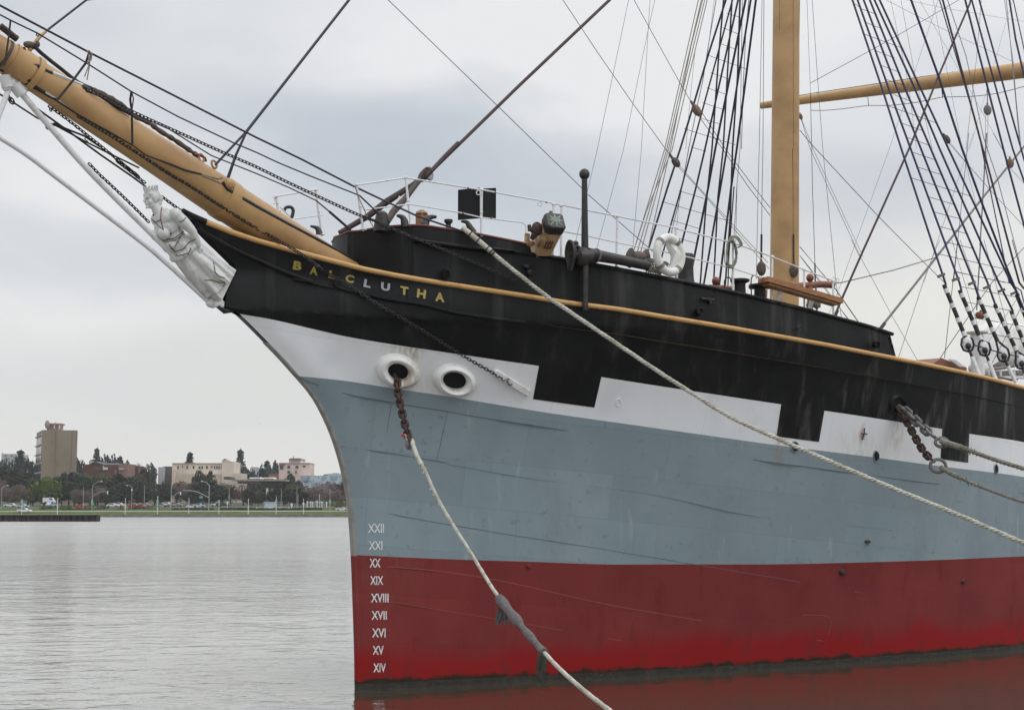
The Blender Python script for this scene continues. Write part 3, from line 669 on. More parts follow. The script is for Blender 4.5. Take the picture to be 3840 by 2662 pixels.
# seams on the spar, long battens and lashings
rope('A 370,685 1180,1230 1900,1596 B 700,95 1200,420 1700,740', .006, 'gilt', fn=lambda p: bsp(p, 1.005), name='weld_seam', parent=bow, sides=4)
rope('B 1040,200 1080,265 1330,410 1600,560 1900,720 2230,905', .035, 'iron', fn=lambda p: bsp(p, 1.02), name='jackstay_bar', parent=bow)
rope('A 770,815 900,875 1050,960 1180,1030', .03, 'tar', fn=lambda p: bsp(p, 1.02), name='lashed_chain_bundle', parent=bow, label='dark bundle of lashed chain on top of the bowsprit')
b_ = MB(); pts = [on_y(p, .05) for p in px('A 825,805 930,850 1080,935 1200,1040 1330,1100 1440,1180 1570,1260 1700,1350 1790,1410')]
b_.tube(smoothpath(pts, 4), [.028+.02*abs(math.sin(i*1.3)) for i in range(len(smoothpath(pts, 4)))], 7); b_.build('furled_line_bundle', M['darkwood'], bow)
rope('A 1750,1385 1790,1395 1840,1420 1850,1455', .022, 'redwood', y=.1, name='rope_grommet', parent=bow, sm=4)
rope('A 470,655 600,710 740,770', .03, 'wpaint', fn=lambda p: bsp(p, 1.03), name='white_link_rod', parent=bow)
rope('A 270,575 360,600 420,640 470,660', .03, 'iron', fn=lambda p: bsp(p, 1.03), name='shackle', parent=bow)
rope('A 745,780 800,815', .04, 'iron', fn=lambda p: bsp(p, 1.05), name='shackle', parent=bow)
rope('A 250,715 300,760 400,830 510,890', .024, 'iron', fn=lambda p: bsp(p, 1.03), name='shackle', parent=bow)
rope('A 410,830 510,890 600,960 700,1020', .022, 'wpaint', fn=lambda p: bsp(p, 1.02), name='white_link_rod', parent=bow)
rope('A 215,425 225,470 205,560 180,660', .02, 'brown', fn=lambda p: bsp(p, 1.02), name='rope_lashing', parent=bow)
rope('A 320,400 330,440 420,520 560,630 700,740 830,800', .03, 'tar', y=.05, sm=3, name='served_stay')
b_ = MB(); b_.ell(on_y(ZA(275, 410)), .12, .06, .06); b_.ell(on_y(ZA(330, 400)), .05, .05, .06); b_.build('served_eye', M['darkwood'], bow)
rope('A 0,235 60,280 120,330 155,355', .05, 'brown', y=.15, name='served_eye', parent=bow)
# footropes and lifelines
rope('A 0,630 300,790 510,905 700,1030 950,1170 1200,1310 B 350,-45 560,35 700,90 850,130', .018, 'tar', fn=lambda p: bsp(p, 1.05), name='footrope')
rope('B 850,130 1000,170 1040,160', .009, 'haw2', fn=lambda p: bsp(p, 1.06), name='lashing', parent=bow)
rope('B 860,140 1030,210', .009, 'haw2', fn=lambda p: bsp(p, 1.06), name='lashing', parent=bow)
rope('A -300,-100 0,52 780,462 1500,828 2301,1236 C 400,230 880,478 1160,610 1450,745 1850,880', .017, 'navy', y=[.5, .5, .5, .55, .6, .7, .9, 1.2, 1.6, 2.1], name='lifeline')
rope('A -200,50 0,135 95,185 335,300 780,570 1180,825 1600,1050 2110,1290 2301,1370 C 200,265 500,390 930,560', .012, 'navy', y=[.5]*6+[.55, .6, .65, .8, 1.0, 1.2], name='lifeline')
rope('C 930,560 1110,730', .014, 'tar', y=1.2, name='lifeline')
rope('A 1230,1040 1500,1150 1900,1400 2301,1560 C 0,370 300,490 540,605', .011, 'navy', y=[.3, .4, .5, .5, .5, .6, .8], name='lifeline')
rope('C 540,605 660,705', .012, 'tar', y=.8, name='lifeline'); rope('C 660,705 850,870', .022, 'tar', y=.8, name='rope_tackle')
for sp, r_ in (('A 95,185 75,360 40,600', .014), ('A 800,480 770,570 660,720 510,905', .018), ('A 1180,830 1170,900 1185,1000 1190,1310', .018)):
    rope(sp, r_, 'tar', y=[.5, .45, .4, .34][:len(px(sp))], name='stirrup')
rope('A 1185,835 1200,890 1185,1000', .01, 'navy', y=.5, name='stirrup'); rope('A 335,300 325,320 340,330 350,310', .01, 'brown', y=.5, name='lashing')
rope('A 800,470 795,600 760,690', .009, 'tan', y=.52, name='rope_tail'); rope('A 815,480 800,620 782,720', .009, 'tan', y=.5, name='rope_tail')
rope('A 780,470 800,455 825,490 820,540 790,560', .011, 'tan', y=.54, name='lashing')
# chains
def chn(spec, pitch, wire, m, fn=None, y=0.0, par=None, n=10, mm=5, name='chain', sm=2, tw=0.4):
    P = px(spec); pts = [fn(p) if fn else on_y(p, y[i] if isinstance(y, (list, tuple)) else y) for i, p in enumerate(P)]
    b_ = MB(); chain(b_, smoothpath(pts, sm), pitch, wire, n=n, m=mm, twist=tw); return b_.build(name, M[m], par or ship)
def nearhull(off): return lambda p: hull_off(p, off)
pts_ = [on_y(p, y) for p, y in zip(px('A 830,830 980,890 1180,1000 1600,1190 2000,1370 2301,1500 C 250,425 540,560 800,680 960,750'), (.25, .27, .3, .4, .5, .6, .8, 1.0, 1.25, 1.4))]+[fcn(p, .10) for p in px('C 1100,800 1300,890 1600,1010 1900,1135 2301,1312 D 820,1345')]
b_ = MB(); chain(b_, smoothpath(pts_, 2), .064, .0095, .025, n=10, m=5, twist=.4); b_.build('bowsprit_guy_chain', M['iron'], ship)
pts_ = [bsp(p, 1.075) for p in px('A 700,1045 1000,1225 1300,1420 1560,1590 B 700,205 1000,400 1270,570 1500,700')]+[on_y(p, y) for p, y in zip(px('B 1750,845 1900,955'), (.9, 1.2))]+[hull_near(p, .06) for p in px('C 600,1232 720,1302 850,1376 1080,1530 1200,1598 I 800,105 1000,230 1240,380 1500,530 1700,645')]
b_ = MB(); chain(b_, smoothpath(pts_, 2), .064, .0095, .025, n=10, m=5, twist=.4); b_.build('bowsprit_guy_chain', M['iron'], ship)
b_ = MB(); b_.torus(hull_off(ZI(1730, 650), .07), bdir, UP, .06, .05, .02, 12, 6); b_.build('shackle', M['steel'], hullo)
chn('A 440,955 600,1070 790,1220 1000,1390 1250,1590 B 80,0 350,210', .064, .011, 'iron', y=-.15, name='bobstay_chain', n=8, mm=4)
chn('B 490,325 660,450 760,510', .064, .011, 'iron', y=-.15, name='bobstay_chain', n=8, mm=4)
chn('A 800,1470 900,1575 B 0,190 190,370 380,560', .064, .011, 'iron', y=-.25, name='bobstay_chain', n=8, mm=4)
rope('A 0,720 60,830 B -70,-20', .01, 'navy', y=-.3) if 0 else None
rope('A -60,800 0,850 100,910 330,1060 520,1140 760,1270 1000,1390 1250,1510 B 280,55', .014, 'tar', y=-.35, name='bowsprit_net_rope')
rope('A 300,955 600,1170 900,1390 1190,1590 B 0,0 200,135 350,240', .016, 'tar', y=-.32, name='bowsprit_net_rope')
rope('A 480,1110 620,1170 760,1225 900,1320', .016, 'tar', y=-.30, name='bowsprit_net_rope')
rope('A 0,715 50,790 100,900', .012, 'navy', y=-.35, name='bowsprit_net_rope')
rope('A 780,1215 760,1250 790,1275', .008, 'navy', y=-.3, name='lashing')
b_ = MB(); b_.torus(on_y(ZA(103, 908), -.33), bdir, UP, .05, .045, .012, 12, 5); b_.torus(on_y(ZA(425, 1145), -.1), bdir, UP, .03, .03, .01, 10, 5); b_.torus(on_y(ZA(455, 990), -.1), bdir, UP, .02, .02, .01, 10, 5); b_.build('iron_ring', M['iron'], bow)
# white bobstay bars
rope('A 110,745 200,850 400,1085 850,1590 B 500,760 1000,1255', .047, 'wpaint', y=0, sides=12, sm=4, name='bobstay_bar')
rope('A -200,1130 0,1240 250,1400 500,1590 B 250,690 500,895 930,1290', .038, 'wpaint', y=0, sides=10, sm=4, name='bobstay_bar')
rope('A 75,815 0,1010 -60,1180', .04, 'wpaint', y=0, sides=10, name='bobstay_bar')
b_ = MB(); b_.ell(on_y(ZA(95, 745)), .13, .08, .10); b_.ell(on_y(ZA(190, 800)), .11, .07, .08); b_.tube([on_y(ZA(45, 680)), on_y(ZA(70, 790))], .09, 10); b_.ell(on_y(ZA(62, 790)), .07, .07, .07); b_.tube([on_y(ZA(130, 760)), on_y(ZA(200, 850))], .10, 10); b_.build('bobstay_shackle', M['wpaint'], ship)
b_ = MB(); b_.ell(on_y(ZB(935, 1285)), .09, .07, .08); b_.tube([on_y(p) for p in px('B 905,1280 950,1310 1045,1285')], .045, 10); b_.tube([on_y(p) for p in px('B 930,1240 1000,1255 1050,1290')], .04, 10); b_.ell(on_y(ZB(1030, 1310)), .05, .06, .05); b_.build('bobstay_shackle', M['wpaint'], ship)
b_ = MB(); b_.tube([on_y(p) for p in px('B 995,1315 1060,1355 1130,1345')], [.03, .055, .05], 10); b_.build('stem_fitting', M['iron'], hullo)
# ---------------------------------------------------------------- stays on the centre line
rope('A 430,270 780,0 O 345,-18', .019, 'navy', y=0); rope('A 265,455 350,340 430,270', [.035, .03, .02], 'buff', y=0, name='served_eye')
rope('O 555,295 785,0 830,-58', .026, 'navy', y=0)
rope('O 484,371 555,295', .021, 'navy', y=.25); rope('O 513,399 530,350 555,295', [.028, .022, .02], 'navy', y=.3)
rope('O 965,390 1165,195 1371,0 1430,-57', .036, 'brown', y=0, sides=8); rope('O 965,390 1000,352 1030,322', .045, 'brown', y=0, sides=8)
b_ = MB(); b_.ell(on_y(ZC(1515, 372)), .19, .13, .12, ax=((on_y(ZC(1560, 330))-on_y(ZC(1470, 410))).normalized(), V((0, 1, 0)), V((0, 0, 1))))
for k in range(4): b_.torus(on_y(ZC(1535+k*9, 360+k*5), .1), V((1, 0, 0)), UP, .085, .11, .008, 14, 4)
b_.build('stay_seizing', M['brown'], ship)
rope('C 1480,410 1400,470 1170,620 1000,750 750,895', [.05, .05, .07, .06, .045], 'brown', y=[0, 0, -.2, -.35, -.5], sides=8)
rope('C 1480,410 1440,460 1330,600 1230,710 1180,800', [.05, .05, .06, .065, .05], 'brown', y=[0, .1, .4, .7, .9], sides=8)
rope('C 1290,565 1255,650', .01, 'wpaint', y=.3, name='lashing'); rope('C 890,480 920,570 1010,770 1060,850', .009, 'tan', y=1.2, name='lashing')
# thin running lines forward of the mast
for sp, y, r_ in [('O 850,-28 872,0 1120,240 1316,430 L -500,1480', -.6, .0085), ('D 1450,550 2040,1070', -.6, .009), ('L 345,-60 335,0 0,1596 D 1565,0 1340,970', -1.5, .006), ('L 625,-60 615,0 550,290 280,1596 D 1800,0 1520,1070', -2.0, .006),
    ('L 566,-60 565,0 545,290 470,1596 D 1940,0 1850,1060', -2.5, .006), ('L 360,-60 390,0 550,290 900,920 1000,1090', 0, .008), ('D 2270,290 E 760,0 1390,685', .3, .007), ('D 2258,300 E 750,0 1400,740', .3, .007),
    ('L -900,-700 0,560 380,1110 730,1596 D 2040,0 2180,180', .3, .008)]:
    if sp.startswith('O 850'): sp = 'O 850,-28 872,0 1120,240 1310,425'
    if sp.startswith('L -900'): sp = 'O 1265,0 L 0,560 380,1110 730,1596 D 2040,0 2180,180'
    rope(sp, r_, 'grey', y=y, name='running_line', sides=5)
rope('L 1080,1240 1340,1596 E 1213,0 1408,260', .008, 'navy', y=.2, name='running_line'); rope('L 1115,1200 1370,1596 E 1260,0 1408,190', .008, 'navy', y=.2, name='running_line')
rope('E 1677,540 2000,930 2210,1230', .008, 'grey', y=-.5, name='running_line'); rope('E 1677,620 1900,900 2120,1210', .008, 'grey', y=-.6, name='running_line')
# belayed tan ropes down to the forecastle
for i, sp in enumerate(['L 1090,-60 1080,0 720,1596 D 2168,0 1860,1060', 'L 1125,-60 1112,0 742,1596 D 2185,0 1885,1095', 'L 1155,-60 1148,0 760,1596 D 2203,0 1915,1100', 'L 1130,-60 1125,0 1000,500 780,1596 D 2218,0 1975,1100', 'L 1190,-60 1175,0 1040,560 800,1596 D 2225,0 1975,700 1850,1090']):
    rope(sp, .013, 'tan', y=-1.2-.25*i, name='belayed_rope', sides=5)
# ---------------------------------------------------------------- fore mast
mb_ = on_y(ZF(-175, 700)); m0 = on_y((2941, 1128)); m1 = on_y((2948.5, 0)); md = (m1-m0).normalized(); mbase = m0-md*2.2; mtop = m0+md*16.5
Lm = (mtop-mbase).length
b_ = MB(); b_.tube([mbase+md*(Lm*i/30) for i in range(31)], [.365-.055*i/30 for i in range(31)], 32); mast = b_.build('fore_mast', M['buff'], ship)
b_ = MB(); b_.tube([mtop-md*1.0, mtop+md*18], [.25, .14], 16); b_.build('topmast', M['buff'], mast)
b_ = MB(); b_.box(mtop-md*.9, 2.4, 4.6, .12); b_.build('fore_top', M['buff'], mast)
def onmast(p):
    q = on_y(p, 0); h = (q-m0).dot(md); rr = .365-.055*(h+2.2)/Lm; d = ray(*p); t = (q-CAM).dot(FH)/d.dot(FH)-.9
    for _ in range(120):
        x = CAM+d*t; hh = (x-m0).dot(md)
        if (x-(m0+md*hh)).length < rr: return x-d.normalized()*.006
        t += .01
    return q
rope('E 1612,-340 1615,0 1617,430', .007, 'tar', fn=onmast, name='wire', parent=mast, sides=4); rope('E 1618,430 1620,690', .018, 'tar', fn=lambda p: onmast(p)-FH*.03, name='wire', parent=mast, sides=5)
rope('L 2092,-60 2095,1596', .006, 'brown', fn=onmast, name='wire', parent=mast, sides=4); rope('L 1950,-60 1945,330', .004, 'brown', fn=onmast, name='wire', parent=mast, sides=4)
def block(spec, y, w, h, m='darkwood', tilt=0.0, fn=None, par=None):
    p = fn(px(spec)[0]) if fn else on_y(px(spec)[0], y); Z = (UP*math.cos(tilt)+RT*math.sin(tilt)); X = (RT*math.cos(tilt)-UP*math.sin(tilt)); b_ = MB()
    b_.ell(p, w, w*.5, h, ax=(X, FH, Z), n=14, m=8); b_.ell(p-FH*w*.1, w*.5, w*.52, h*1.06, ax=(X, FH, Z), n=10, m=6); b_.tube([p+Z*h*.9, p+Z*h*1.35], w*.25, 6)
    return b_.build('pulley_block', M[m], par or ship)
block('E 1330,738', .3, .115, .18); block('E 1620,760', 0, .11, .17, fn=lambda p: onmast(p)-FH*.06)
block('L 1060,1180', 0, .10, .16, 'blockwood', -.5); block('D 2240,262', .3, .09, .13, 'darkwood', -.6); block('L 2175,1250', -.6, .05, .09, 'blockwood', -.2)
rope('D 2182,180 2200,215 2225,245', .03, 'steel', y=.3, name='shackle'); rope('L 1000,1080 1012,1105 1025,1130', .03, 'steel', y=0, name='shackle')
rope('L 1762,-60 1730,1596 E 1302,0 1285,830', .008, 'grey', y=.5, name='running_line'); rope('L 1781,-60 1770,1596 E 1338,0 1332,430', .009, 'grey', y=.3, name='running_line'); rope('E 1332,430 1330,640', .028, 'tar', y=.3, name='rope_tackle')
rope('E 1330,790 1330,810 C 5000,5000', .006, 'tar', y=.3) if 0 else None
rope('L 2278,1000 E 1790,0 1812,700', .009, 'navy', y=-1.0, name='running_line'); rope('E 1812,690 1815,870', .022, 'tar', y=-1.0, name='rope_tackle')
rope('M 14,-60 16,0 75,850 130,1596 N 120,0 270,1596 F 325,0 345,180 430,820', .008, 'grey', y=-1.5, name='running_line')
rope('L 2165,-60 2150,1000', .006, 'navy', y=-.5, name='running_line'); rope('L 2238,-60 2278,1000', .006, 'grey', y=-.5, name='running_line')
# ---------------------------------------------------------------- fore shrouds
HY, ZT = .35, 21.5
def shroud_plane(side, zb=6.0, yb=5.35, zt=ZT, yt=HY):
    a = V((0, side*yb, zb)); b = V((0, side*yt, zt)); t = (b-a).normalized(); return (a, t.cross(V((1, 0, 0))).normalized())
SBP = shroud_plane(-1); PBP = shroud_plane(1); BKS = shroud_plane(-1, 6, 5.35, 36, .2); BKP = shroud_plane(1, 6, 5.35, 36, .2)
def ext(pts, zt): 
    d = (pts[0]-pts[1]).normalized(); return [pts[0]+d*max(.1, (zt-pts[0].z)/max(.05, d.z))]+pts
for i, (sp, r_, m) in enumerate([('L 1375,0 1185,590 1020,1150 885,1596 E 490,0 300,610', 0.029, 'navy'), ('L 1445,0 1010,1596 E 615,0 430,650', .024, 'brown'), ('L 1505,0 1150,1596 E 745,0 610,530', 0.028, 'navy'),
    ('L 1585,0 1260,1596 E 855,0 680,870', 0.033, 'navy'), ('L 1640,0 1385,1596 E 965,0 810,895', 0.030, 'navy'), ('L 1695,0 1490,1596 E 1060,0 950,895', 0.033, 'navy')]):
    rope(sp, r_, m, pts=ext([on_plane(p, *SBP) for p in onward(px(sp), sp)], 19.5), name='fore_shroud', sides=6)
for sp, r_, m in [('L 1350,0 1300,560 1225,1596 E 830,200 780,890', 0.027, 'navy'), ('L 1440,0 1390,800 1345,1596 E 940,100 900,895', 0.027, 'navy'), ('L 1525,0 1500,800 1445,1596 E 1050,300 1005,895', 0.029, 'navy'), ('L 1550,0 1525,1596 E 1110,0 1060,900', .010, 'grey'), ('L 1620,0 1590,300 1560,900 1540,1596', .012, 'grey'),
                  ('L 1270,0 1185,500 1130,850 1075,1100 975,1596 E 600,100 520,420', .012, 'grey'), ('L 1250,0 1180,560', .006, 'grey'), ('L 1045,540 1000,980 945,1596', .006, 'grey'), ('E 1085,0 1040,600 1030,900', 0.020, 'navy'), ('E 1112,0 1100,500', .008, 'grey'), ('E 595,100 570,360', .006, 'grey')]:
    rope(sp, r_, m, pts=[on_plane(p, *BKS) for p in onward(px(sp), sp)], name='backstay', sides=6)
for sp in ['L 1385,145 1530,190', 'L 1345,300 1500,365', 'L 1330,475 1480,530', 'L 1172,590 1605,745', 'L 1215,780 1410,850', 'L 1170,940 1375,1012', 'L 1125,1100 1345,1172', 'L 1110,1265 1315,1330', 'L 928,1378 1475,1550', 'L 1005,1575 1160,1620', 'E 590,38 815,108', 'E 436,135 1012,303', 'E 518,300 770,378', 'E 590,465 752,512']:
    rope(sp, .0075, 'navy', pts=[on_plane(p, *SBP) for p in onward(px(sp), sp)], name='ratline', sides=4)
for i, sp in enumerate(['M 445,0 780,1000 970,1596 N 1350,1330 F 1400,150 1500,460', 'M 500,0 870,1050 1070,1596 N 1590,1596 F 1600,330 1660,520', 'M 565,0 950,1020 1180,1596 N 1745,1596 F 1700,200 1835,590', 'M 630,0 1030,1000 1285,1596 N 1890,1596 F 1850,270 2005,660', 'M 680,0 1100,920 1380,1596 N 2010,1596 F 2050,400 2190,735', 'M 735,0 1180,960 1475,1596 N 2140,1596 F 2100,260 2250,570']):
    rope(sp, .027, 'fringe_wire', pts=ext([on_plane(p, *PBP) for p in onward(px(sp), sp)], 19.5), name='fore_shroud', sides=6)
for sp in ['M 455,30 545,100 710,160', 'M 600,248 770,315', 'M 578,370 990,522', 'M 705,548 900,625', 'M 762,705 960,780', 'M 815,855 985,910', 'M 890,1015 1090,1092', 'M 828,1133 1350,1320', 'M 980,1322 1215,1405', 'M 1035,1473 1280,1560', 'N 1090,205 1350,292', 'N 1150,365 1415,450', 'N 1088,482 1725,678', 'N 1262,680 1552,768', 'N 1320,842 1612,920', 'N 1375,997 1685,1078', 'N 1435,1160 1745,1235', 'N 1345,1285 2090,1455', 'N 1555,1480 2080,1596',
           'F 1490,20 1785,90', 'F 1605,330 2160,445', 'F 1665,482 2240,590', 'F 1720,640 2190,730', 'F 1790,800 2301,890', 'F 1870,950 2301,1025', 'F 1780,1080 2240,1200']:
    rope(sp, .0075, 'navy', pts=[on_plane(p, *PBP) for p in onward(px(sp), sp)], name='ratline', sides=4)
for sp, r_, m in [('M 1065,-20 1360,800 1620,1596 N 1820,720 2100,1450 F 2301,720', 0.029, 'fringe_wire'), ('M 1645,-20 2060,1596 N 2301,1060', 0.027, 'fringe_wire'), ('M 1720,0 2160,1596 N 2301,570', 0.024, 'fringe_wire'), ('M 1795,-20 2250,1596 N 2295,330', 0.024, 'fringe_wire'), ('M 1370,-20 1790,1400 1830,1596 N 1800,60 2120,1596 F 2270,520 2301,640', 0.015, 'fringe_wire'),
    ('M 1405,-20 1840,1596 N 1870,270 2170,1380 2230,1596 F 2301,500', .026, 'brown'), ('M 1455,-20 1660,600 1850,1480 N 2000,500 2290,1596', .010, 'grey'), ('M 2090,-20 2240,1596', .010, 'grey'), ('M 2120,-20 2190,420 2301,900', 0.027, 'fringe_wire'), ('M 2160,-20 2301,620', 0.015, 'fringe_wire'), ('M 2070,-20 2160,640 2200,1100 2250,1596', .009, 'grey')]:
    rope(sp, r_, m, pts=[on_plane(p, *BKP) for p in onward(px(sp), sp)], name='backstay', sides=6)
# bottlescrew seizings with white bands, thimbles and rods on the port side
def plp(p): return on_plane(p, *PBP)
for (a, b, bands, th, end, cap) in [((1480, 460), (1700, 1000), [(1520, 525), (1575, 675), (1625, 825), (1680, 965)], (1722, 1062), (1845, 1395), (1450, 365)),
    ((1640, 515), (1865, 1040), [(1665, 572), (1730, 712), (1795, 850), (1850, 1005)], (1895, 1108), (2015, 1440), (1600, 405)), ((1830, 585), (2030, 1045), [(1862, 640), (1920, 780), (1985, 920)], (2090, 1170), (2215, 1460), (1765, 445)),
    ((2000, 660), (2230, 1150), [(2035, 725), (2105, 860), (2165, 985), (2220, 1110)], (2272, 1245), (2370, 1560), (1920, 485)), ((2170, 730), (2350, 1180), [(2200, 790), (2250, 905), (2305, 1030)], (2420, 1300), (2520, 1620), (2070, 520)), ((2225, 560), (2400, 1000), [(2255, 720), (2310, 880)], (2560, 1350), (2650, 1640), (2200, 545))]:
    A_, B_ = plp(ZF(*a)), plp(ZF(*b)); b_ = MB(); b_.tube([A_, B_], .048, 10); so = b_.build('shroud_seizing', M['tar'], ship)
    dr = (B_-A_).normalized()
    for q in bands:
        c_ = plp(ZF(*q)); c_ = A_+dr*(c_-A_).dot(dr); b_ = MB(); b_.tube([c_-dr*.055, c_+dr*.055], .055, 10); b_.build('white_band', M['wpaint'], so)
    c_ = plp(ZF(*th)); X = RT; b_ = MB(); Z = UP
    b_.tube([B_+(-RT)*.03, c_-RT*.12+UP*.1, c_-RT*.14-UP*.04, c_-RT*.09-UP*.15, c_-UP*.18, c_+RT*.09-UP*.15, c_+RT*.14-UP*.03, c_+RT*.11+UP*.1, B_+RT*.03], .026, 8); to = b_.build('thimble', M['navy'], ship)
    b_ = MB(); b_.ell(c_, .105, .05, .15, ax=(RT, FH, UP)); b_.build('thimble_heart', M['wpaint'], to)
    b_ = MB(); b_.ell(c_-FH*.04-UP*.06, .065, .05, .075, ax=(RT, FH, UP)); b_.build('shackle_pin', M['iron'], to)
    E_ = plp(ZF(*end)); b_ = MB(); st = c_-UP*.14+RT*.03; mid = st+(E_-st)*.28
    b_.tube([st, mid], .035, 8); b_.build('bottlescrew_fork', M['navy'], to); b_ = MB(); b_.tube([mid, E_], .045, 10); b_.build('bottlescrew', M['wpaint'], ship)
    k_ = plp(ZF(*cap)); b_ = MB(); b_.box(k_+RT*.0, .16, .10, .06, ax=((RT*.93+UP*.36).normalized(), FH, (UP*.93-RT*.36).normalized())); b_.build('shroud_clamp', M['steel'], ship)
rope('F 1780,1075 2060,1160 2240,1195 2400,1240', .012, 'tar', fn=plp, name='sheer_pole')
# ---------------------------------------------------------------- stays and lines abaft the mast
rope('M 1722,-40 1700,45 1360,830 1050,1596 N 1110,0 540,1300 410,1596 F 700,0 410,650 352,795', .03, 'brown', y=0.0, sides=8, name='stay'); rope('F 352,795 385,725', .045, 'brown', y=0, name='served_eye')
rope('O 2480,134 2302,330 N 1830,700 1130,1596 F 1550,0 870,850 820,920', .034, 'steel', y=-.3, sides=8, name='stay'); rope('F 820,920 870,855', .05, 'brown', y=-.3, name='served_eye')
for sp, y, r_, m in [('M 0,890 810,450 1640,-28', -1, .009, 'tar'), ('E 1985,870 N 330,1596 900,1460 1350,1325', 3.0, .011, 'brown'), ('L 2165,1395 N 0,110 720,885 1100,1270 1430,1596 F 1230,190 1500,450', 1, .009, 'navy'), ('L 2180,1280 N 0,180 540,1340 680,1596 F 540,0 940,770 1220,1260', -2, .008, 'grey'), ('F 528,0 610,170', -2.2, .007, 'grey'), ('L 2185,1280 N 30,180 560,1320', -2.3, .007, 'grey'),
    ('M 1370,-20 1110,780 840,1596 N 900,0 480,1170 330,1596 F 585,0 285,790', -3, .007, 'grey'), ('F 1435,0 1300,330 1010,1215', 2.5, .008, 'grey'), ('F 1620,0 1545,660 1485,1210', 2.5, .009, 'navy'), ('N 1690,0 1530,1560', 2.5, .008, 'navy'), ('N 1740,0 1210,1596', 2, .006, 'grey'), ('F 1855,30 1815,720', 3, .018, 'grey'), ('N 1880,0 1810,1200', 3, .018, 'grey'), ('N 2301,1210 F 2301,80 1970,440 1490,1140 1440,1215', 0, .012, 'brown'),
    ('F 500,1596 300,400 0,80', -3, .006, 'grey') if 0 else ('F 0,75 380,520 615,860', -1.2, .008, 'grey'), ('F 0,165 320,590 520,840', -1.3, .008, 'grey'), ('M 850,-20 1050,930 1130,1596', -4, .006, 'grey'), ('M 960,-20 1110,780 1300,1596', -4, .006, 'navy'), ('M 1305,-20 1620,1596 N 1600,0 1800,900', -4, .006, 'grey'), ('M 1826,-20 1770,650 1660,1596', -2, .007, 'navy'),
    ('M 960,-10 1420,90 2140,210 2301,235', -6, .006, 'grey'), ('M 800,0 1110,160 1560,385 2180,670', -6, .007, 'grey'), ('M 1150,-20 1600,780 2050,1596', -6, .006, 'grey'), ('M 1365,0 1110,780', -6, .006, 'grey'), ('M 2160,0 2090,230 1950,730 1700,1596', -5, .006, 'grey'), ('N 1490,100 1650,300', 0, .006, 'grey'), ('N 1480,110 1930,620 2301,1020', 0, .008, 'navy'), ('N 1950,0 2080,230', -3, .008, 'grey'),
    ('M 1870,1220 1865,1596 N 1880,0 1850,380', 0, .007, 'grey'), ('M 1895,1220 1890,1596 N 1900,0 1860,400', 0, .007, 'grey'), ('N 2130,370 2301,560', 0, .007, 'grey'), ('F 2300,640 1940,1330', 3, .012, 'grey'), ('F 2240,590 1800,1250', 3, .008, 'grey'), ('F 1560,0 1880,1060', 3, .006, 'grey'), ('F 1890,0 2270,1400', 3, .007, 'grey'), ('F 1645,0 2100,1300', 3, .006, 'grey'), ('F 2180,0 2301,430', 3, .012, 'navy')]:
    rope(sp, r_, m, y=y, name='running_line', sides=5)
block('N 1455,65', 0, .10, .15, 'darkwood', -.5); block('M 1890,1178', 0, .13, .17, 'steel'); block('N 2130,322', 0, .13, .16, 'blockwood'); block('F 1850,775', 3.0, .13, .10, 'redwood', .2)
rope('M 1885,900 1890,1130', .016, 'steel', y=0, name='shackle'); rope('M 1380,1400 1410,1435', .02, 'steel', y=0, name='shackle')
# the lowered yard behind the mast
ya = at_d(ZO(1710, 238), 57.0); yb = at_d(ZO(2302, 158), 51.2); yd = (yb-ya).normalized(); Ly = (yb-ya).length*2.6
b_ = MB(); b_.tube([ya, ya+yd*.02]+[ya+yd*(Ly*i/20) for i in range(1, 21)], [.10, .135]+[.15+.15*min(1, i/7)-.15*max(0, (i-13)/7) for i in range(1, 21)], 16); yard = b_.build('main_yard', M['buff'], ship)
def aty(p): 
    # distance of the vertical plane through the yard
    n = yd.cross(UP).normalized(); return on_plane(p, ya, n)
rope('M -330,1060 0,1003 550,920 1180,825 2301,668', .014, 'tar', fn=aty, name='yard_jackstay', parent=yard)
for x, y in ((65, 1000), (250, 975), (395, 955), (710, 910), (1020, 862), (1183, 832), (1517, 782)): rope(f'M {x},{y-14} {x+3},{y+14}', .02, 'steel', fn=aty, name='jackstay_eye', parent=yard)
rope('M 0,1182 140,1183 350,1165 620,1130 830,1130 1150,1095 1400,1042 1700,1035 2000,1000 2301,920', .014, 'grey', fn=aty, name='yard_footrope', sm=2)
rope('M 610,1040 620,1130', .014, 'navy', fn=aty, name='stirrup'); rope('M 1400,940 1412,1045', .02, 'navy', fn=aty, name='stirrup')
# ---------------------------------------------------------------- figurehead
from mathutils.bvhtree import BVHTree
fig_pos = on_y(ZB(1000, 1150))
FWD = V((-1, 0, 0)); LAT = V((0, 1, 0))
def fb(x, y, o=0.0): return on_y(ZB(x, y), o)
AXF = (fb(455, 470)-fb(950, 1120)).normalized(); NRM = AXF.cross(LAT).normalized()
if NRM.x > 0: NRM = -NRM
BF = (NRM, LAT, AXF)
b_ = MB()
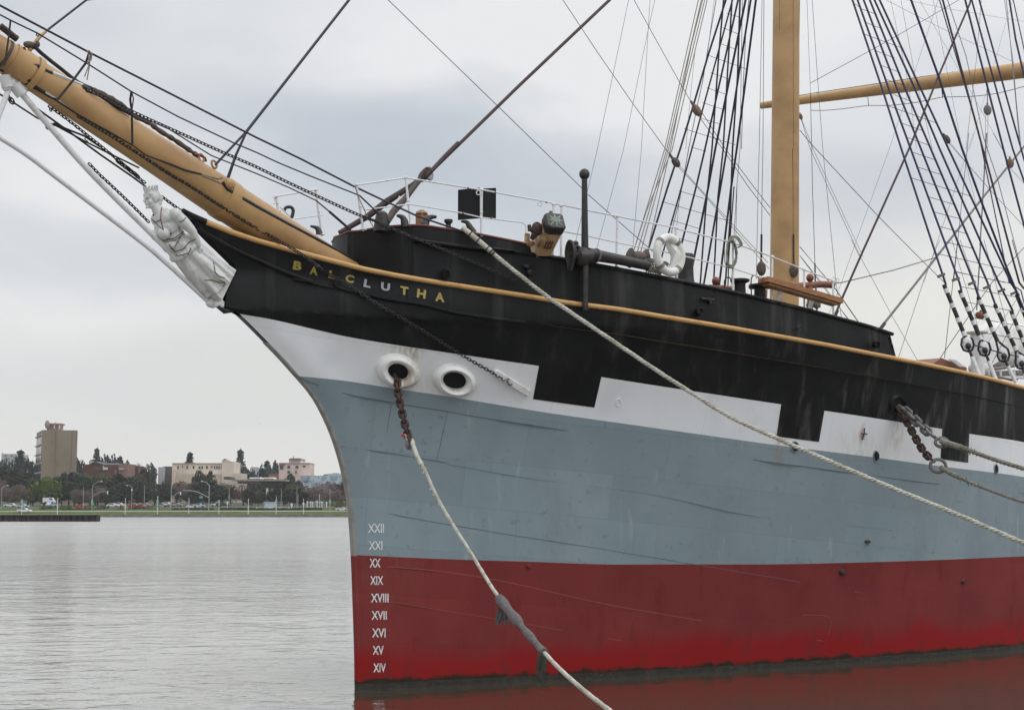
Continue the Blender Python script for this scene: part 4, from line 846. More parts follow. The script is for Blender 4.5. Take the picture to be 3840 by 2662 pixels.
# head (3/4 view, looking over the bow)
HC = fb(405, 352); HU = (UP*.98+FWD*.2).normalized(); HF = (FWD*.98-UP*.2).normalized(); HX = (HF, LAT, HU)
def hp(f, l, u): return HC+HF*f+LAT*l+HU*u
b_.ell(HC+HU*.03, .120, .098, .125, ax=HX); b_.ell(hp(.025, 0, -.045), .092, .078, .115, ax=HX)
b_.ell(hp(.105, 0, -.125), .030, .032, .026, ax=HX)                      # chin
b_.tube([hp(.115, 0, .035), hp(.150, 0, -.028), hp(.118, 0, -.042)], [.012, .021, .014], 7)  # nose
b_.ell(hp(.112, 0, -.078), .018, .034, .014, ax=HX)                      # lips
for l in (-1, 1):
    b_.ell(hp(.098, l*.042, .034), .020, .034, .010, ax=HX); b_.ell(hp(.070, l*.058, -.045), .035, .03, .04, ax=HX)
    b_.ell(hp(-.01, l*.092, -.02), .025, .018, .04, ax=HX)
b_.ell(hp(-.02, 0, .075), .128, .112, .085, ax=HX)                       # hair cap
for l in (-1, 1):
    b_.ell(hp(-.03, l*.085, .03), .085, .035, .07, ax=HX); b_.ell(hp(.045, l*.085, .075), .05, .028, .035, ax=HX)
b_.ell(hp(-.135, 0, .0), .065, .075, .075, ax=HX); b_.ell(hp(-.12, 0, -.07), .05, .06, .05, ax=HX)
b_.tube([hp(-.03, 0, -.09), fb(455, 455)], [.068, .085], 12)               # neck
b_.tube([fb(452, 448), fb(500, 505)], [.085, .14], 12)
# torso
b_.ell(fb(510, 525), .165, .285, .16, ax=BF); b_.ell(fb(545, 600), .205, .26, .20, ax=BF); b_.ell(fb(600, 690), .19, .225, .20, ax=BF); b_.ell(fb(660, 760), .195, .24, .20, ax=BF)
for l in (-1, 1): b_.ell(fb(535, 622)+NRM*.15+LAT*.105*l, .095, .105, .10, ax=BF)
b_.ell(fb(605, 735)+NRM*.09, .14, .17, .14, ax=BF)
# arms
def arm(l):
    S = fb(535, 520)+LAT*.27*l-NRM*.02; E = S-AXF*.36+LAT*.05*l-NRM*.03; H = E-AXF*.27+NRM*.05-LAT*.035*l
    b_.ell(S, .105, .10, .115, ax=BF); b_.tube([S, S+(E-S)*.5, E], [.095, .098, .072], 10); b_.ell(E, .064, .064, .07, ax=BF); b_.tube([E, E+(H-E)*.6, H], [.072, .060, .045], 10)
    b_.ell(H-AXF*.05, .036, .03, .055, ax=BF)
    for k in range(4): b_.tube([H-AXF*.08+NRM*(.028-.018*k), H-AXF*(.135-.01*abs(k-1.5))+NRM*(.030-.019*k)-LAT*.012*l, H-AXF*.155+NRM*(.026-.018*k)-LAT*.03*l], [.0115, .0105, .008], 6)
    b_.tube([H-AXF*.03+NRM*.03, H-AXF*.075+NRM*.055, H-AXF*.1+NRM*.05], [.013, .012, .009], 6)
    return S, E, H
SP, EP, HP_ = arm(1); arm(-1)
# skirt with folds
W0 = fb(640, 735); W1 = fb(985, 1125); SK = (W1-W0); Ls = SK.length; SD = SK.normalized()
n0 = SD.cross(LAT).normalized(); n0 = n0 if n0.x < 0 else -n0
rows_ = []
for i in range(21):
    t = i/20; c = W0+SD*(Ls*t); ra = .20+.13*t**.7; rb = .235+.135*t**.8; r = []
    for j in range(73):
        a = 2*math.pi*j/72; f = 1+(.035+.065*t)*math.sin(a*11+math.sin(t*3+1)*1.3+math.sin(a*3)*1.2)+.03*math.sin(a*23+t*4)*t
        r.append(c+n0*(ra*f*math.cos(a))+LAT*(rb*f*math.sin(a))-n0*.03*t)
    rows_.append(r)
b_.grid(rows_); b_.add(rows_[0][:-1], [tuple(range(72))]); b_.add(rows_[-1][:-1], [tuple(range(72))])
b_.tube([W0+n0*.1+LAT*.1, W0+SD*.45*Ls+n0*.19+LAT*.12, W1-SD*.12+n0*.27+LAT*.06], [.06, .095, .07], 10)
b_.tube([W0+LAT*.14, W0+SD*.5*Ls+LAT*.26+n0*.03, W1-SD*.1+LAT*.30-n0*.03], [.05, .08, .06], 10)
b_.tube([W0-n0*.1+LAT*.08, W0+SD*.5*Ls-n0*.16+LAT*.16, W1-SD*.14-n0*.26+LAT*.15], [.05, .08, .075], 10)
for k in range(4): b_.tube([W1-SD*.10+n0*(.24-.02*k)+LAT*(.05+.04*k), W1-SD*.01+n0*(.22-.02*k)+LAT*(.06+.045*k)], .03, 6)
# peplum scallops at the hips
for k in range(15):
    a = -1.6+3.4*k/14; c = W0+SD*.16; b_.ell(c+n0*(.235*math.cos(a))+LAT*(.275*math.sin(a)), .045, .045, .06)
body = b_.build('figurehead', M['stone'], ship)
tag(body, 'white carved female figurehead with crown, necklace and pleated gown')
rm = body.modifiers.new('r', 'REMESH'); rm.mode = 'VOXEL'; rm.voxel_size = .0085; rm.use_smooth_shade = True
smo = body.modifiers.new('s', 'SMOOTH'); smo.factor = .5; smo.iterations = 1
bpy.context.view_layer.update()
ev = body.evaluated_get(bpy.context.evaluated_depsgraph_get()); me2 = bpy.data.meshes.new_from_object(ev); body.modifiers.clear(); body.data = me2
me2.materials.clear(); me2.materials.append(M['stone']); me2.polygons.foreach_set('use_smooth', [True]*len(me2.polygons))
bvh = BVHTree.FromPolygons([v.co.copy() for v in me2.vertices], [tuple(p.vertices) for p in me2.polygons])
def onfig(p, off=.003):
    d = ray(*p).normalized(); h = bvh.ray_cast(FLIP(CAM), FLIP(d))
    if h[0] is None: return None
    return FLIP(h[0])-d*off
def trim(spec, r, m, name='painted_trim', sm=3):
    q = px(spec); dense = []
    for i in range(len(q)-1):
        for j in range(5): dense.append((q[i][0]+(q[i+1][0]-q[i][0])*j/5, q[i][1]+(q[i+1][1]-q[i][1])*j/5))
    dense.append(q[-1]); pts = [onfig(p) for p in dense]; pts = [p for p in pts if p]
    if len(pts) < 2: return
    b_ = MB(); b_.tube(pts, r, 5); b_.build(name, M[m], body)
trim('B 505,385 490,450 485,540 510,630', .008, 'rosy'); trim('B 385,470 400,530 440,560 480,540', .008, 'rosy'); trim('B 395,520 440,570 510,630', .007, 'rosy')
trim('B 540,715 600,710 690,645', .009, 'gilt'); trim('B 540,735 610,725 690,665', .008, 'gilt'); trim('B 665,690 600,805 560,760', .009, 'gilt')
trim('B 570,790 620,825 690,800 740,740 800,712', .009, 'gilt'); trim('B 620,860 650,865 665,850 690,860 705,840 730,845 745,820 760,790', .009, 'gilt')
trim('B 650,560 690,545 725,500', .009, 'gilt'); trim('B 960,920 975,1010 1010,1045 1062,1060', .010, 'gilt'); trim('B 880,1080 950,1080 1020,1105 1065,1100 1040,1160 1010,1185', .010, 'gilt')
trim('B 1075,870 1095,890 1090,930 1130,935', .009, 'gilt'); trim('B 1010,1080 1060,1095', .008, 'gilt')
for q, r_, m in ((ZB(424, 493), .022, 'rosy'), (ZB(572, 660), .024, 'rosy')):
    p = onfig(q, 0); 
    if p: b_ = MB(); b_.ell(p, r_, r_*.5, r_, ax=(RT, FH, UP), n=8, m=6); b_.build('brooch', M[m], body)
q = [ZB(x, y) for x, y in ((515, 418), (600, 412), (595, 440), (575, 455), (560, 480), (545, 470), (520, 478), (510, 450))]
pp = [onfig(x, .004) for x in q]
if all(pp): b_ = MB(); b_.add(pp+[sum(pp, V((0, 0, 0)))/8], [(i, (i+1) % 8, 8) for i in range(8)]); b_.build('bare_dark_patch', M['steel'], body, smooth=False)
for l in (-1, 1):
    b_ = MB(); b_.ell(hp(.108, l*.042, .012), .010, .020, .012, ax=HX, n=8, m=6); b_.build('eye', M['steel'], body)
# crown: band and prongs, open loops
b_ = MB(); cc = hp(-.01, 0, .115)
b_.torus(cc, HF, LAT, .10, .092, .014, 24, 6)
for k in range(14):
    a = 2*math.pi*k/14; p = cc+HF*(.10*math.cos(a))+LAT*(.092*math.sin(a)); o_ = (p-cc).normalized()
    b_.tube([p, p+HU*.07+o_*.012, p+HU*.10+o_*.016], [.011, .013, .006], 6)
b_.build('crown', M['stone'], body)
b_ = MB(); b_.prism([fb(1166, 990, .24), fb(1040, 1255, .24), fb(985, 1205, .24), fb(1110, 950, .24)], V((0, -.48, 0))); b_.build('figurehead_base', M['stone'], ship)
# ---------------------------------------------------------------- forecastle guard rails
def fr(p): return fc(p, -.04)
rail = MB(); rail.tube([on_y(ZC(905, 465), 1.0)]+[fr(p) for p in px('C 1345,400 1900,490 2040,510 2301,560 D 1010,602 1150,632 1390,682 1715,747 2240,850 E 560,375 1050,500 1160,535 1430,632 1715,747 1985,850')], .0145, 8); ro = rail.build('guard_rail', M['wpaint'], ship)
b_ = MB(); b_.tube([on_y(ZC(970, 690), 1.05)]+[fr(p) for p in px('C 1385,637 1850,717 2020,757 2301,792 D 850,800 885,820 893,860 885,972')], .012, 8); b_.build('guard_rail', M['wpaint'], ship)
b_ = MB(); b_.tube([fr(p) for p in px('D 1235,885 1395,912 1700,980 2240,1087 E 560,605 1080,737 1350,822')], .012, 8); b_.build('guard_rail', M['wpaint'], ship)
def stan(a, b, fn=fr, r=.021):
    A_, B_ = fn(a), fn(b); B_ = V((A_.x*.35+B_.x*.65, A_.y*.35+B_.y*.65, B_.z)); b_ = MB(); b_.tube([A_, B_-UP*.05], r, 8); b_.ell(A_, .036, .036, .036, n=8, m=6); b_.ell(A_+(B_-A_)*.5, .030, .030, .034, n=8, m=6); b_.lathe(B_-UP*.03, UP, [(0, .06), (.03, .05), (.03, .02)], 8); return b_.build('rail_stanchion', M['wpaint'], ship)
for a, b in [((1345, 400), (1420, 815)), ((2030, 510), (2020, 915))]: stan(ZC(*a), ZC(*b))
for a, b in [((1140, 640), (1130, 1105)), ((1210, 652), (1203, 1100)), ((1715, 747), (1693, 1195)), ((2240, 850), (2240, 1305))]: stan(ZD(*a), ZD(*b))
for a, b in [((1075, 505), (1072, 942)), ((1430, 632), (1415, 1027)), ((1715, 747), (1712, 1107)), ((1975, 850), (1975, 1167))]: stan(ZE(*a), ZE(*b))
stan(ZC(905, 465), ZC(1000, 860), lambda p: on_y(p, 1.0))
f2 = lambda p: on_y(p, -1.3)
b_ = MB(); b_.tube([f2(p) for p in px('C 160,580 180,568 530,508')], .0145, 8); b_.tube([f2(p) for p in px('C 350,770 600,735')], .011, 8); b_.tube([f2(p) for p in px('C 160,580 175,620 150,635 185,630')], .008, 6); b_.tube([f2(p) for p in px('C 215,660 300,745')], .012, 6); b_.build('guard_rail', M['wpaint'], ship)
stan(ZC(535, 510), ZC(625, 905), f2); stan(ZC(180, 570), ZC(215, 690), f2)
b_ = MB()
for q, f in (('D 465,538', fr), ('D 1018,637', fr), ('E 548,408', fr)): b_.torus(f(px(q)[0])-FH*.03, RT, UP, .036, .042, .010, 14, 6)
b_.build('rail_ring', M['wpaint'], ro)
b_ = MB()
for q in px('C 1905,492 1862,718 2150,533 2118,762 D 1075,620'): b_.ell(fr(q), .022, .022, .018, n=8, m=6)
b_.build('rail_coupling', M['gilt'], ro)
# black screen panels on the rail
for spec, f in (('D 288,508 480,490 480,762 288,778', -.12), ('D 510,497 624,491 622,762 510,752', -.14)):
    q = [fc(p, f) for p in px(spec)]; q[2].x = q[1].x; q[2].y = q[1].y; q[3].x = q[0].x; q[3].y = q[0].y
    b_ = MB(); b_.prism(q, V((.0, -.02, 0))); b_.build('light_screen_panel', M['black'], ship, smooth=False)
# fairleads, horns and bollards
def fl(p, f=-.10): return fc(p, f)
def horn(spec, r, m='iron', f=-.1, name='fairlead_horn', sm=3):
    pts = smoothpath([fc(p, f) for p in px(spec)], sm); n = len(pts); b_ = MB(); b_.tube(pts, [r[0]+(r[1]-r[0])*i/(n-1) for i in range(n)], 10); return b_.build(name, M[m], ship)
horn('C 1340,845 1330,780 1305,750 1265,740', (.085, .022)); horn('C 1515,830 1535,780 1570,755 1622,752', (.085, .025)); horn('C 570,905 555,860 530,845 488,835', (.065, .018), f=-1.2)
horn('C 320,760 335,700 315,665 270,668 255,695', (.035, .03), f=-2.4); horn('D 420,900 385,840 360,800 310,792', (.075, .02))
b_ = MB(); c_ = fl(ZC(1130, 835)); b_.lathe(c_-UP*.1, UP, [(0, .15), (.12, .14), (.24, .12), (.33, .10), (.37, .05)], 16); b_.build('fairlead_base', M['iron'], ship)
def bollard(spec, h, r, f=-.15, m='iron'):
    c_ = fc(px(spec)[0], f); b_ = MB(); b_.lathe(c_-UP*(h+.1), UP, [(0, r*.85), (h, r*.72), (h+.02, r*.8), (h+.05, r*1.25), (h+.09, r*1.3), (h+.10, r*1.1), (h+.11, 0.01)], 16); return b_.build('bollard', M[m], ship)
bollard('C 1730,775', .30, .062); bollard('E 1137,832', .55, .15, -.3); bollard('E 1316,878', .55, .155, -.35)
b_ = MB(); q = fc(ZC(1490, 780), -.45); b_.box(q-UP*.06, .16, .16, .34, ax=(FWD, LAT, UP)); b_.lathe(q+UP*.11, UP, [(0, .12), (.04, .10), (.08, .03)], 6); b_.build('wooden_bitt', M['wood'], ship)
# cathead: buff beam raking out over the side, star carving on its end
pe = fc(ZD(1155, 792), .72); pb_ = fc(ZD(1015, 1075), -.15); cd = (pb_-pe).normalized(); cX = cd.cross(UP).normalized(); 
if cX.dot(RT) < 0: cX = -cX
cZ = cX.cross(cd).normalized(); cZ = cZ if cZ.z > 0 else -cZ; Lc = (pb_-pe).length+.35
sq = .168
def cbox(a, b, w, m, name, par, bev=.045):
    b_ = MB(); o = []
    for h, k in ((a, w-bev*.4), (a+.03, w), (b, w)):
        o.append([pe+cd*h+cX*x*k+cZ*y*k for x, y in ((-1, .78), (-.78, 1), (.78, 1), (1, .78), (1, -.72), (.72, -1), (-.72, -1), (-1, -.72))])
    vs = [v for r in o for v in r]; fs = [(i*8+j, i*8+(j+1) % 8, (i+1)*8+(j+1) % 8, (i+1)*8+j) for i in range(2) for j in range(8)]+[tuple(range(8)), tuple(range(16, 24))]
    b_.add(vs, fs); return b_.build(name, M[m], par, smooth=False)
M['buffrust'] = mat('weathered_buff_paint', (.50, .34, .19), .55, (.22, .10, .05), 5, lo=.5, hi=.68, bump=.004)
cat_ = cbox(.05, Lc, sq, 'buffrust', 'cathead', ship)
cbox(-.03, .16, sq+.012, 'iron', 'cathead_end_band', cat_)
b_ = MB()
for k in range(8):
    a = math.pi/4*k+math.pi/2; a2 = a+math.pi/8; a0 = a-math.pi/8; L_ = sq*(.86 if k % 2 == 0 else 1.05); l_ = sq*.42
    c_ = pe-cd*.032; P0 = c_-cd*.035; P1 = c_+cX*L_*math.cos(a)+cZ*L_*math.sin(a); P2 = c_+cX*l_*math.cos(a2)+cZ*l_*math.sin(a2); P3_ = c_+cX*l_*math.cos(a0)+cZ*l_*math.sin(a0)
    b_.add([P0, P1, P2, P3_], [(0, 1, 2), (0, 3, 1), (1, 3, 2)])
b_.torus(pe-cd*.055, cX, cZ, .06, .06, .008, 16, 5); b_.build('star_carving', M['plate'], cat_, smooth=False)
b_ = MB(); b_.box(pe+cZ*(sq+.06)+cd*.08, .05, .05, .14, ax=(cX, cd, cZ)); b_.build('cathead_pin', M['iron'], cat_)
b_ = MB(); 
for k in range(3): b_.box(pe+cd*(.45)+cX*(-.06+.055*k)-cZ*(sq+.001), .016, .22, .012, ax=(cX, cd, cZ))
b_.build('sheave_slot', M['hole'], cat_)
b_ = MB(); q = fc(ZD(990, 860), .45); b_.ell(q, .11, .10, .13, n=9, m=6); b_.tube([q+RT*-.02, fc(ZD(930, 870), .40)], .05, 8); b_.tube([fc(ZD(922, 825), .4), fc(ZD(925, 880), .4)], .035, 8); b_.tube([fc(ZD(1000, 800), .5), fc(ZD(965, 920), .42), fc(ZD(945, 950), .35)], [.04, .06, .04], 8); b_.build('cathead_chain_stopper', M['rust'], cat_)
b_ = MB(); b_.tube([fc(p, .25) for p in px('D 905,905 900,990')], .05, 8); b_.ell(fc(ZD(930, 990), .15), .11, .06, .06); b_.build('cathead_knee', M['buffrust'], cat_)
# ---------------------------------------------------------------- anchor lashed on the forecastle side (rests on the ship)
fo = lambda p, k=.22: fc(p, k)
an = empty('anchor', fc(ZD(1420, 1150), .1), 'black iron anchor with upright ball-ended stock lashed at the forecastle side', 'anchor')
b_ = MB(); st = [fo(p) for p in px('D 1430,400 1428,700 1422,1040')]; x_, y_ = st[2].x, st[2].y
st = [V((x_, y_, p.z)) for p in st]; tp = st[0]; b_.tube(st+[V((x_, y_, hull(px('D 1412,1600')[0]).z))], [.052, .058, .068, .055], 14)
b_.ell(V((x_, y_, fo(ZD(1430, 378)).z)), .098, .098, .105, n=16, m=12); b_.lathe(V((x_, y_, tp.z-.02)), UP, [(0, .06), (.02, .07), (.05, .05)], 14); b_.build('anchor_stock', M['iron'], an)
b_ = MB(); hubp = fo(ZD(1400, 1110)); b_.ell(hubp, .17, .13, .19, ax=(RT, FH, UP), n=12, m=8); b_.tube([fo(p) for p in px('D 1370,1110 1480,1110')], .14, 12); b_.tube([fo(p) for p in px('D 1300,1060 1345,1010 1400,1060')], .05, 8); b_.ell(fo(ZD(1340, 990)), .06, .05, .05); b_.build('anchor_crown', M['iron'], an)
b_ = MB(); c_ = fo(ZD(1298, 1075), .3); rr = []
for hgt, k in ((-.05, .0), (-.045, .6), (.0, 1.0), (.03, 1.02), (.035, .9), (.0, .5), (-.01, 0)):
    rr.append([c_-(RT*.85+FH*.5)*hgt*1.5+(RT*.42-FH*.72).normalized()*(.15*k*math.cos(2*math.pi*j/24))+UP*(.235*k*math.sin(2*math.pi*j/24)-(.10*k if math.sin(2*math.pi*j/24) < -.9 else 0)) for j in range(25)])
b_.grid(rr); b_.tube([c_, hubp], .05, 8); b_.build('anchor_fluke', M['iron'], an)
b_ = MB(); b_.tube([fo(p, k) for p, k in zip(px('D 1450,1085 1700,1130 1990,1190 E 260,715 300,720'), (.2, .12, .06, .04, .04))], [.12, .10, .095, .09, .085], 12); b_.build('anchor_shank', M['iron'], an)
b_ = MB(); b_.torus(fo(ZD(1520, 1100), .18), (UP*.95).normalized(), LAT, .12, .12, .02, 16, 6); b_.build('anchor_band', M['steel'], an)
reparent_local(an)
# small lugs on the bulwark
b_ = MB(); b_.ell(fc(ZD(905, 1200), .04), .08, .05, .05); b_.ell(fc(ZD(925, 1250), .04), .06, .05, .06); b_.build('shell_lug', M['iron'], fco)
b_ = MB(); b_.tube([fc(p, .04) for p in px('E 790,1005 860,1015 905,1020')], .03, 7); b_.tube([fc(p, .04) for p in px('E 865,1015 875,1050')], .03, 7); b_.build('shell_lug', M['iron'], fco)
# ---------------------------------------------------------------- things on the forecastle
lb = empty('life_ring', fc(ZE(500, 800), .05), 'white ring lifebuoy hanging on the forecastle rail beside a white canvas', 'lifebuoy')
c_ = fr(ZE(497, 622))-FH*.10; tdir = V((1, 0, 0))*.97-V((0, 1, 0))*.1; tdir = (fr(ZE(560, 605))-fr(ZD(2000, 1040))).normalized(); tdir.z = 0; tdir = (tdir.normalized()*.93+FH*.36).normalized()
b_ = MB(); P_ = [c_+tdir*(.33*math.cos(2*math.pi*i/40))+UP*(.33*math.sin(2*math.pi*i/40)) for i in range(40)]; b_.tube(P_, .080, 12, closed=True); ob = b_.build('ring', M['canvas'], lb)
b_ = MB()
for a in (.9, 2.4, 3.9, 5.4):
    b_ = MB(); e_ = tdir*math.cos(a)+UP*math.sin(a); pc = c_+e_*.33; tt = (-tdir*math.sin(a)+UP*math.cos(a)); b_.tube([pc-tt*.035, pc+tt*.035], .086, 12); b_.build('ring_band', M['haw2'], lb)
b_ = MB(); b_.torus(c_, tdir, UP, .405, .405, .008, 40, 5); b_.build('grab_line', M['haw'], lb)
reparent_local(lb)
b_ = MB(); q = [fr(p)-FH*.02 for p in px('E 470,470 540,440 590,450 590,485 612,545 640,610 625,700 585,770 545,790 505,740 520,620 480,540')]; cq = sum(q, V((0, 0, 0)))/len(q); b_.add(q+[cq-FH*.12]+[p+FH*.1 for p in q]+[cq+FH*.12], [(i, (i+1) % 12, 12) for i in range(12)]+[(13+i, 25, 13+(i+1) % 12) for i in range(12)]+[(i, 13+i, 13+(i+1) % 12, (i+1) % 12) for i in range(12)])
tag(b_.build('canvas_bundle', M['canvas'], None), 'white folded canvas tied to the rail behind the life ring', 'canvas bundle')
b_ = MB()
for k in range(9):
    random.seed(k); cx_, cy_ = 330+k*14, 705+k*3; P_ = [fc(ZE(cx_+random.uniform(60, 75)*math.cos(a)+random.uniform(-4, 4), cy_+random.uniform(45, 62)*math.sin(a)), -.1-.02*k) for a in [2*math.pi*j/18 for j in range(18)]]; b_.tube(P_, .013, 5, closed=True)
for k in range(7): b_.tube(smoothpath([fc(p, -.05) for p in px(f'E {285+k*22},660 {300+k*20},720 {292+k*22},800')], 3), .014, 5)
tag(b_.build('coiled_rope', M['tan'], None), 'tan rope coil heaped on the anchor shank left of the life ring', 'rope coil')
b_ = MB()
for k in range(7):
    random.seed(20+k); P_ = [fc(ZE(1062+random.uniform(-6, 6)+(38+k*2)*math.cos(a), 600+random.uniform(-8, 8)+(110+k*3)*math.sin(a)), .02*k-.08) for a in [2*math.pi*j/16 for j in range(16)]]; b_.tube(smoothpath(P_+[P_[0]], 2), .011, 5)
for k in range(4): b_.tube(smoothpath([fc(p, .03) for p in px(f'E {1030+k*14},500 {1060+k*12},445 {1110+k*8},470 {1140+k*6},530 1075,560')], 3), .012, 5)
b_.tube(smoothpath([fc(p, .02) for p in px('E 1000,560 1003,680 1030,725 1080,735')], 3), .011, 5)
tag(b_.build('hanging_rope_coil', M['haw2'], None), 'off-white rope coil hanging from the rail just left of the mast', 'rope coil')
b_ = MB(); p0, p1 = fc(ZE(140, 640), -.9), fc(ZE(300, 655), -.9)
b_.lathe(p0, p1-p0, [(0, .16), (.03, .20), (.08, .13), ((p1-p0).length*.5, .15), ((p1-p0).length-.08, .13), ((p1-p0).length-.03, .2), ((p1-p0).length, .16)], 16); b_.build('rope_sheave_drum', M['darkwood'], ship)
b_ = MB(); q = fc(ZE(650, 735), -.5); b_.lathe(q-UP*.32, UP, [(0, .19), (.1, .16), (.35, .15), (.52, .18), (.60, .15), (.62, 0.02)], 16); b_.build('capstan_drum', M['iron'], ship)
# pin rails, plank, fittings abreast the mast
def fk(k): return lambda p: fc(p, k)
for sp, r_, k in (('E 870,905 960,908 1050,918', .055, -.9), ('E 1240,898 1330,897 1420,895', .06, -.9), ('E 1600,895 1760,890 1850,878 1965,883', .075, -1.3)):
    b_ = MB(); pts = [fc(p, k) for p in px(sp)]; b_.tube(pts, r_, 10); b_.ell(pts[0], r_, r_, r_*1.05); b_.ell(pts[-1], r_, r_, r_*1.05); b_.build('pin_rail', M['redwood'], ship)
for sp, k in (('E 922,850', -.9), ('E 1768,820', -1.3)):
    q = fc(px(sp)[0], k); b_ = MB(); b_.ell(q, .085, .085, .09, n=10, m=8); b_.lathe(q-UP*.34, UP, [(0, .08), (.08, .05), (.2, .035), (.3, .05)], 10); b_.build('belaying_post', M['redwood'], ship)
for sp, k in (('E 1358,930 1358,1020', -.9), ('E 1768,905 1765,1110', -1.3)):
    a_, c2 = [fc(p, k) for p in px(sp)]; b_ = MB(); h = (a_-c2).length; b_.lathe(c2-UP*.2, UP, [(0, .09), (.1, .07), (.2, .09), (.25, .06), (h*.6, .08), (h*.8, .05), (h+.2, .07)], 10); b_.build('turned_post', M['wood'], ship)
p0, p1 = fc(ZE(1345, 838), .10), fc(ZE(2020, 1035), .10); pd = (p1-p0).normalized(); b_ = MB(); X = pd; Yv = pd.cross(UP).normalized(); Zv = Yv.cross(pd)
b_.box((p0+p1)/2, (p1-p0).length, .30, .10, ax=(X, Yv, Zv)); b_.tube([p0, p0+Yv*.01], .05, 8); b_.box((p0+p1)/2-Zv*.075, (p1-p0).length*.92, .2, .05, ax=(X, Yv, Zv))
tag(b_.build('wooden_plank', M['wood'], None, smooth=False), 'varnished orange-brown plank resting on white brackets beside the foremast', 'plank')
for a_, c2 in (((1510, 925), (1468, 1045)), ((1795, 1010), (1755, 1118))): 
    b_ = MB(); b_.tube([fc(ZE(*a_), -.02), fc(ZE(*c2), -.1)], [.05, .035], 8); b_.build('plank_bracket', M['wpaint'], ship)
for sp, k in (('E 1275,830', -.7), ('E 1035,850', -.8)):
    q = fc(px(sp)[0], k); b_ = MB(); b_.tube(smoothpath([q+RT*-.08-UP*.35, q+RT*-.08, q+UP*.08, q+RT*.08, q+RT*.08-UP*.12], 3), .014, 6); b_.build('hoop', M['iron'], ship)
b_ = MB(); q = fc(ZE(1825, 1040), -1.2); b_.ell(q, .1, .06, .15); b_.box(q, .16, .1, .22, ax=(RT, FH, UP)); b_.build('pulley_block', M['steel'], ship)
rope('E 1820,900 1822,930 1820,990 1830,1080 1830,1135', .02, 'steel', fn=fk(-1.2), name='shackle')
b_ = MB(); q = fr(ZE(1985, 840)); b_.torus(q+RT*.05, RT, UP, .05, .04, .008, 12, 5); b_.torus(q, RT, UP, .05, .06, .010, 12, 5); b_.build('rail_lashing', M['wpaint'], ro)
# ---------------------------------------------------------------- main deck things beyond the break
def md_(x, y, k): return on_y(ZF(x, y), k)
b_ = MB(); A0, A1, A2, A3 = [md_(x, y, 1.5) for x, y in ((1340, 1288), (1455, 1212), (1600, 1262), (1712, 1310))]
b_.prism([A0, A1, A3+UP*.0, A3-UP*.12, A0-UP*.1], V((0, -2.6, 0))); b_.build('skylight_roof', M['roofwood'], ship, smooth=False)
b_ = MB(); b_.prism([md_(x, y, 1.6) for x, y in ((1525, 1222), (1600, 1232), (1705, 1305), (1640, 1300))], V((0, -.03, 0))); b_.build('skylight_frame', M['wpaint'], ship, smooth=False)
b_ = MB(); b_.prism([md_(x, y, 1.4) for x, y in ((1530, 1325), (1900, 1355), (1900, 1480), (1530, 1480))], V((0, -3.0, 0))); b_.build('deckhouse', M['wpaint'], ship, smooth=False)
b_ = MB(); c_ = md_(1822, 1150, 2.2); t_ = md_(1832, 950, 2.2); b_.lathe(c_-UP*1.2, UP, [(0, .18), (1.0, .17), ((t_-c_).z+1.15, .17), ((t_-c_).z+1.16, .28), ((t_-c_).z+1.2, .30), ((t_-c_).z+1.24, .05)], 16)
tag(b_.build('ventilator', M['wpaint'], ship), 'white mushroom ventilator behind the port shrouds')
b_ = MB(); q = [md_(x, y, 1.0) for x, y in ((1905, 1310), (1925, 1180), (1950, 1000), (1990, 880), (2060, 838), (2140, 832), (2301, 868), (2500, 900), (2600, 1000), (2600, 1280), (2301, 1290), (2100, 1310))]
n_ = len(q); cq = sum(q, V((0, 0, 0)))/n_; rr = [[cq+(p-cq)*k+LAT*h for p in q+[q[0]]] for h, k in ((.30, .1), (.26, .6), (.15, .9), (0, 1.0), (-.5, 1.0))]
b_.grid(rr); tag(b_.build('covered_boat', M['canvas'], None), 'white canvas-covered boat standing behind the port shrouds at right edge', 'boat')
b_ = MB(); b_.tube(smoothpath([md_(x, y, 1.7) for x, y in ((1980, 1325), (2100, 1310), (2301, 1268), (2500, 1240))], 3), .05, 8); b_.build('boat_chock', M['steel'], ship)
b_ = MB(); b_.ell(md_(1870, 1260, 2.0), .22, .15, .32, ax=(RT, FH, UP)); b_.ell(md_(1840, 1320, 2.0), .3, .15, .18, ax=(RT, FH, UP)); tag(b_.build('white_bag', M['canvas'], None), 'white canvas bundle on the deck at the foot of the port shrouds', 'canvas bundle')
b_ = MB(); b_.prism([md_(x, y, 3.2) for x, y in ((1880, 1400), (2301, 1395), (2600, 1400), (2600, 1425), (2301, 1418), (1880, 1425))], V((0, -.3, 0))); b_.build('deck_skid', M['wpaint'], ship, smooth=False)
b_ = MB(); b_.prism([md_(x, y, 1.2) for x, y in ((1960, 1345), (2600, 1330), (2600, 1392), (1900, 1385))], V((0, -1.5, 0))); b_.build('deck_skid', M['steel'], ship, smooth=False)
for x in (1940, 2060, 2200): rope(f'F {x},1330 {x+10},1480', .03, 'wpaint', y=3.6, name='deck_post')
rope('F 1900,1395 2060,1410 2180,1440 2230,1430', .03, 'steel', y=4.2, name='pin_rail')
b_ = MB(); b_.ell(md_(1965, 1415, 4.3), .08, .06, .05); b_.ell(md_(2205, 1435, 4.3), .1, .06, .05); b_.build('deck_fitting', M['redwood'], ship)
b_ = MB(); b_.torus(fc(ZF(930, 1045), 0), RT, UP, .025, .05, .008, 10, 5); b_.build('iron_ring', M['steel'], fco)
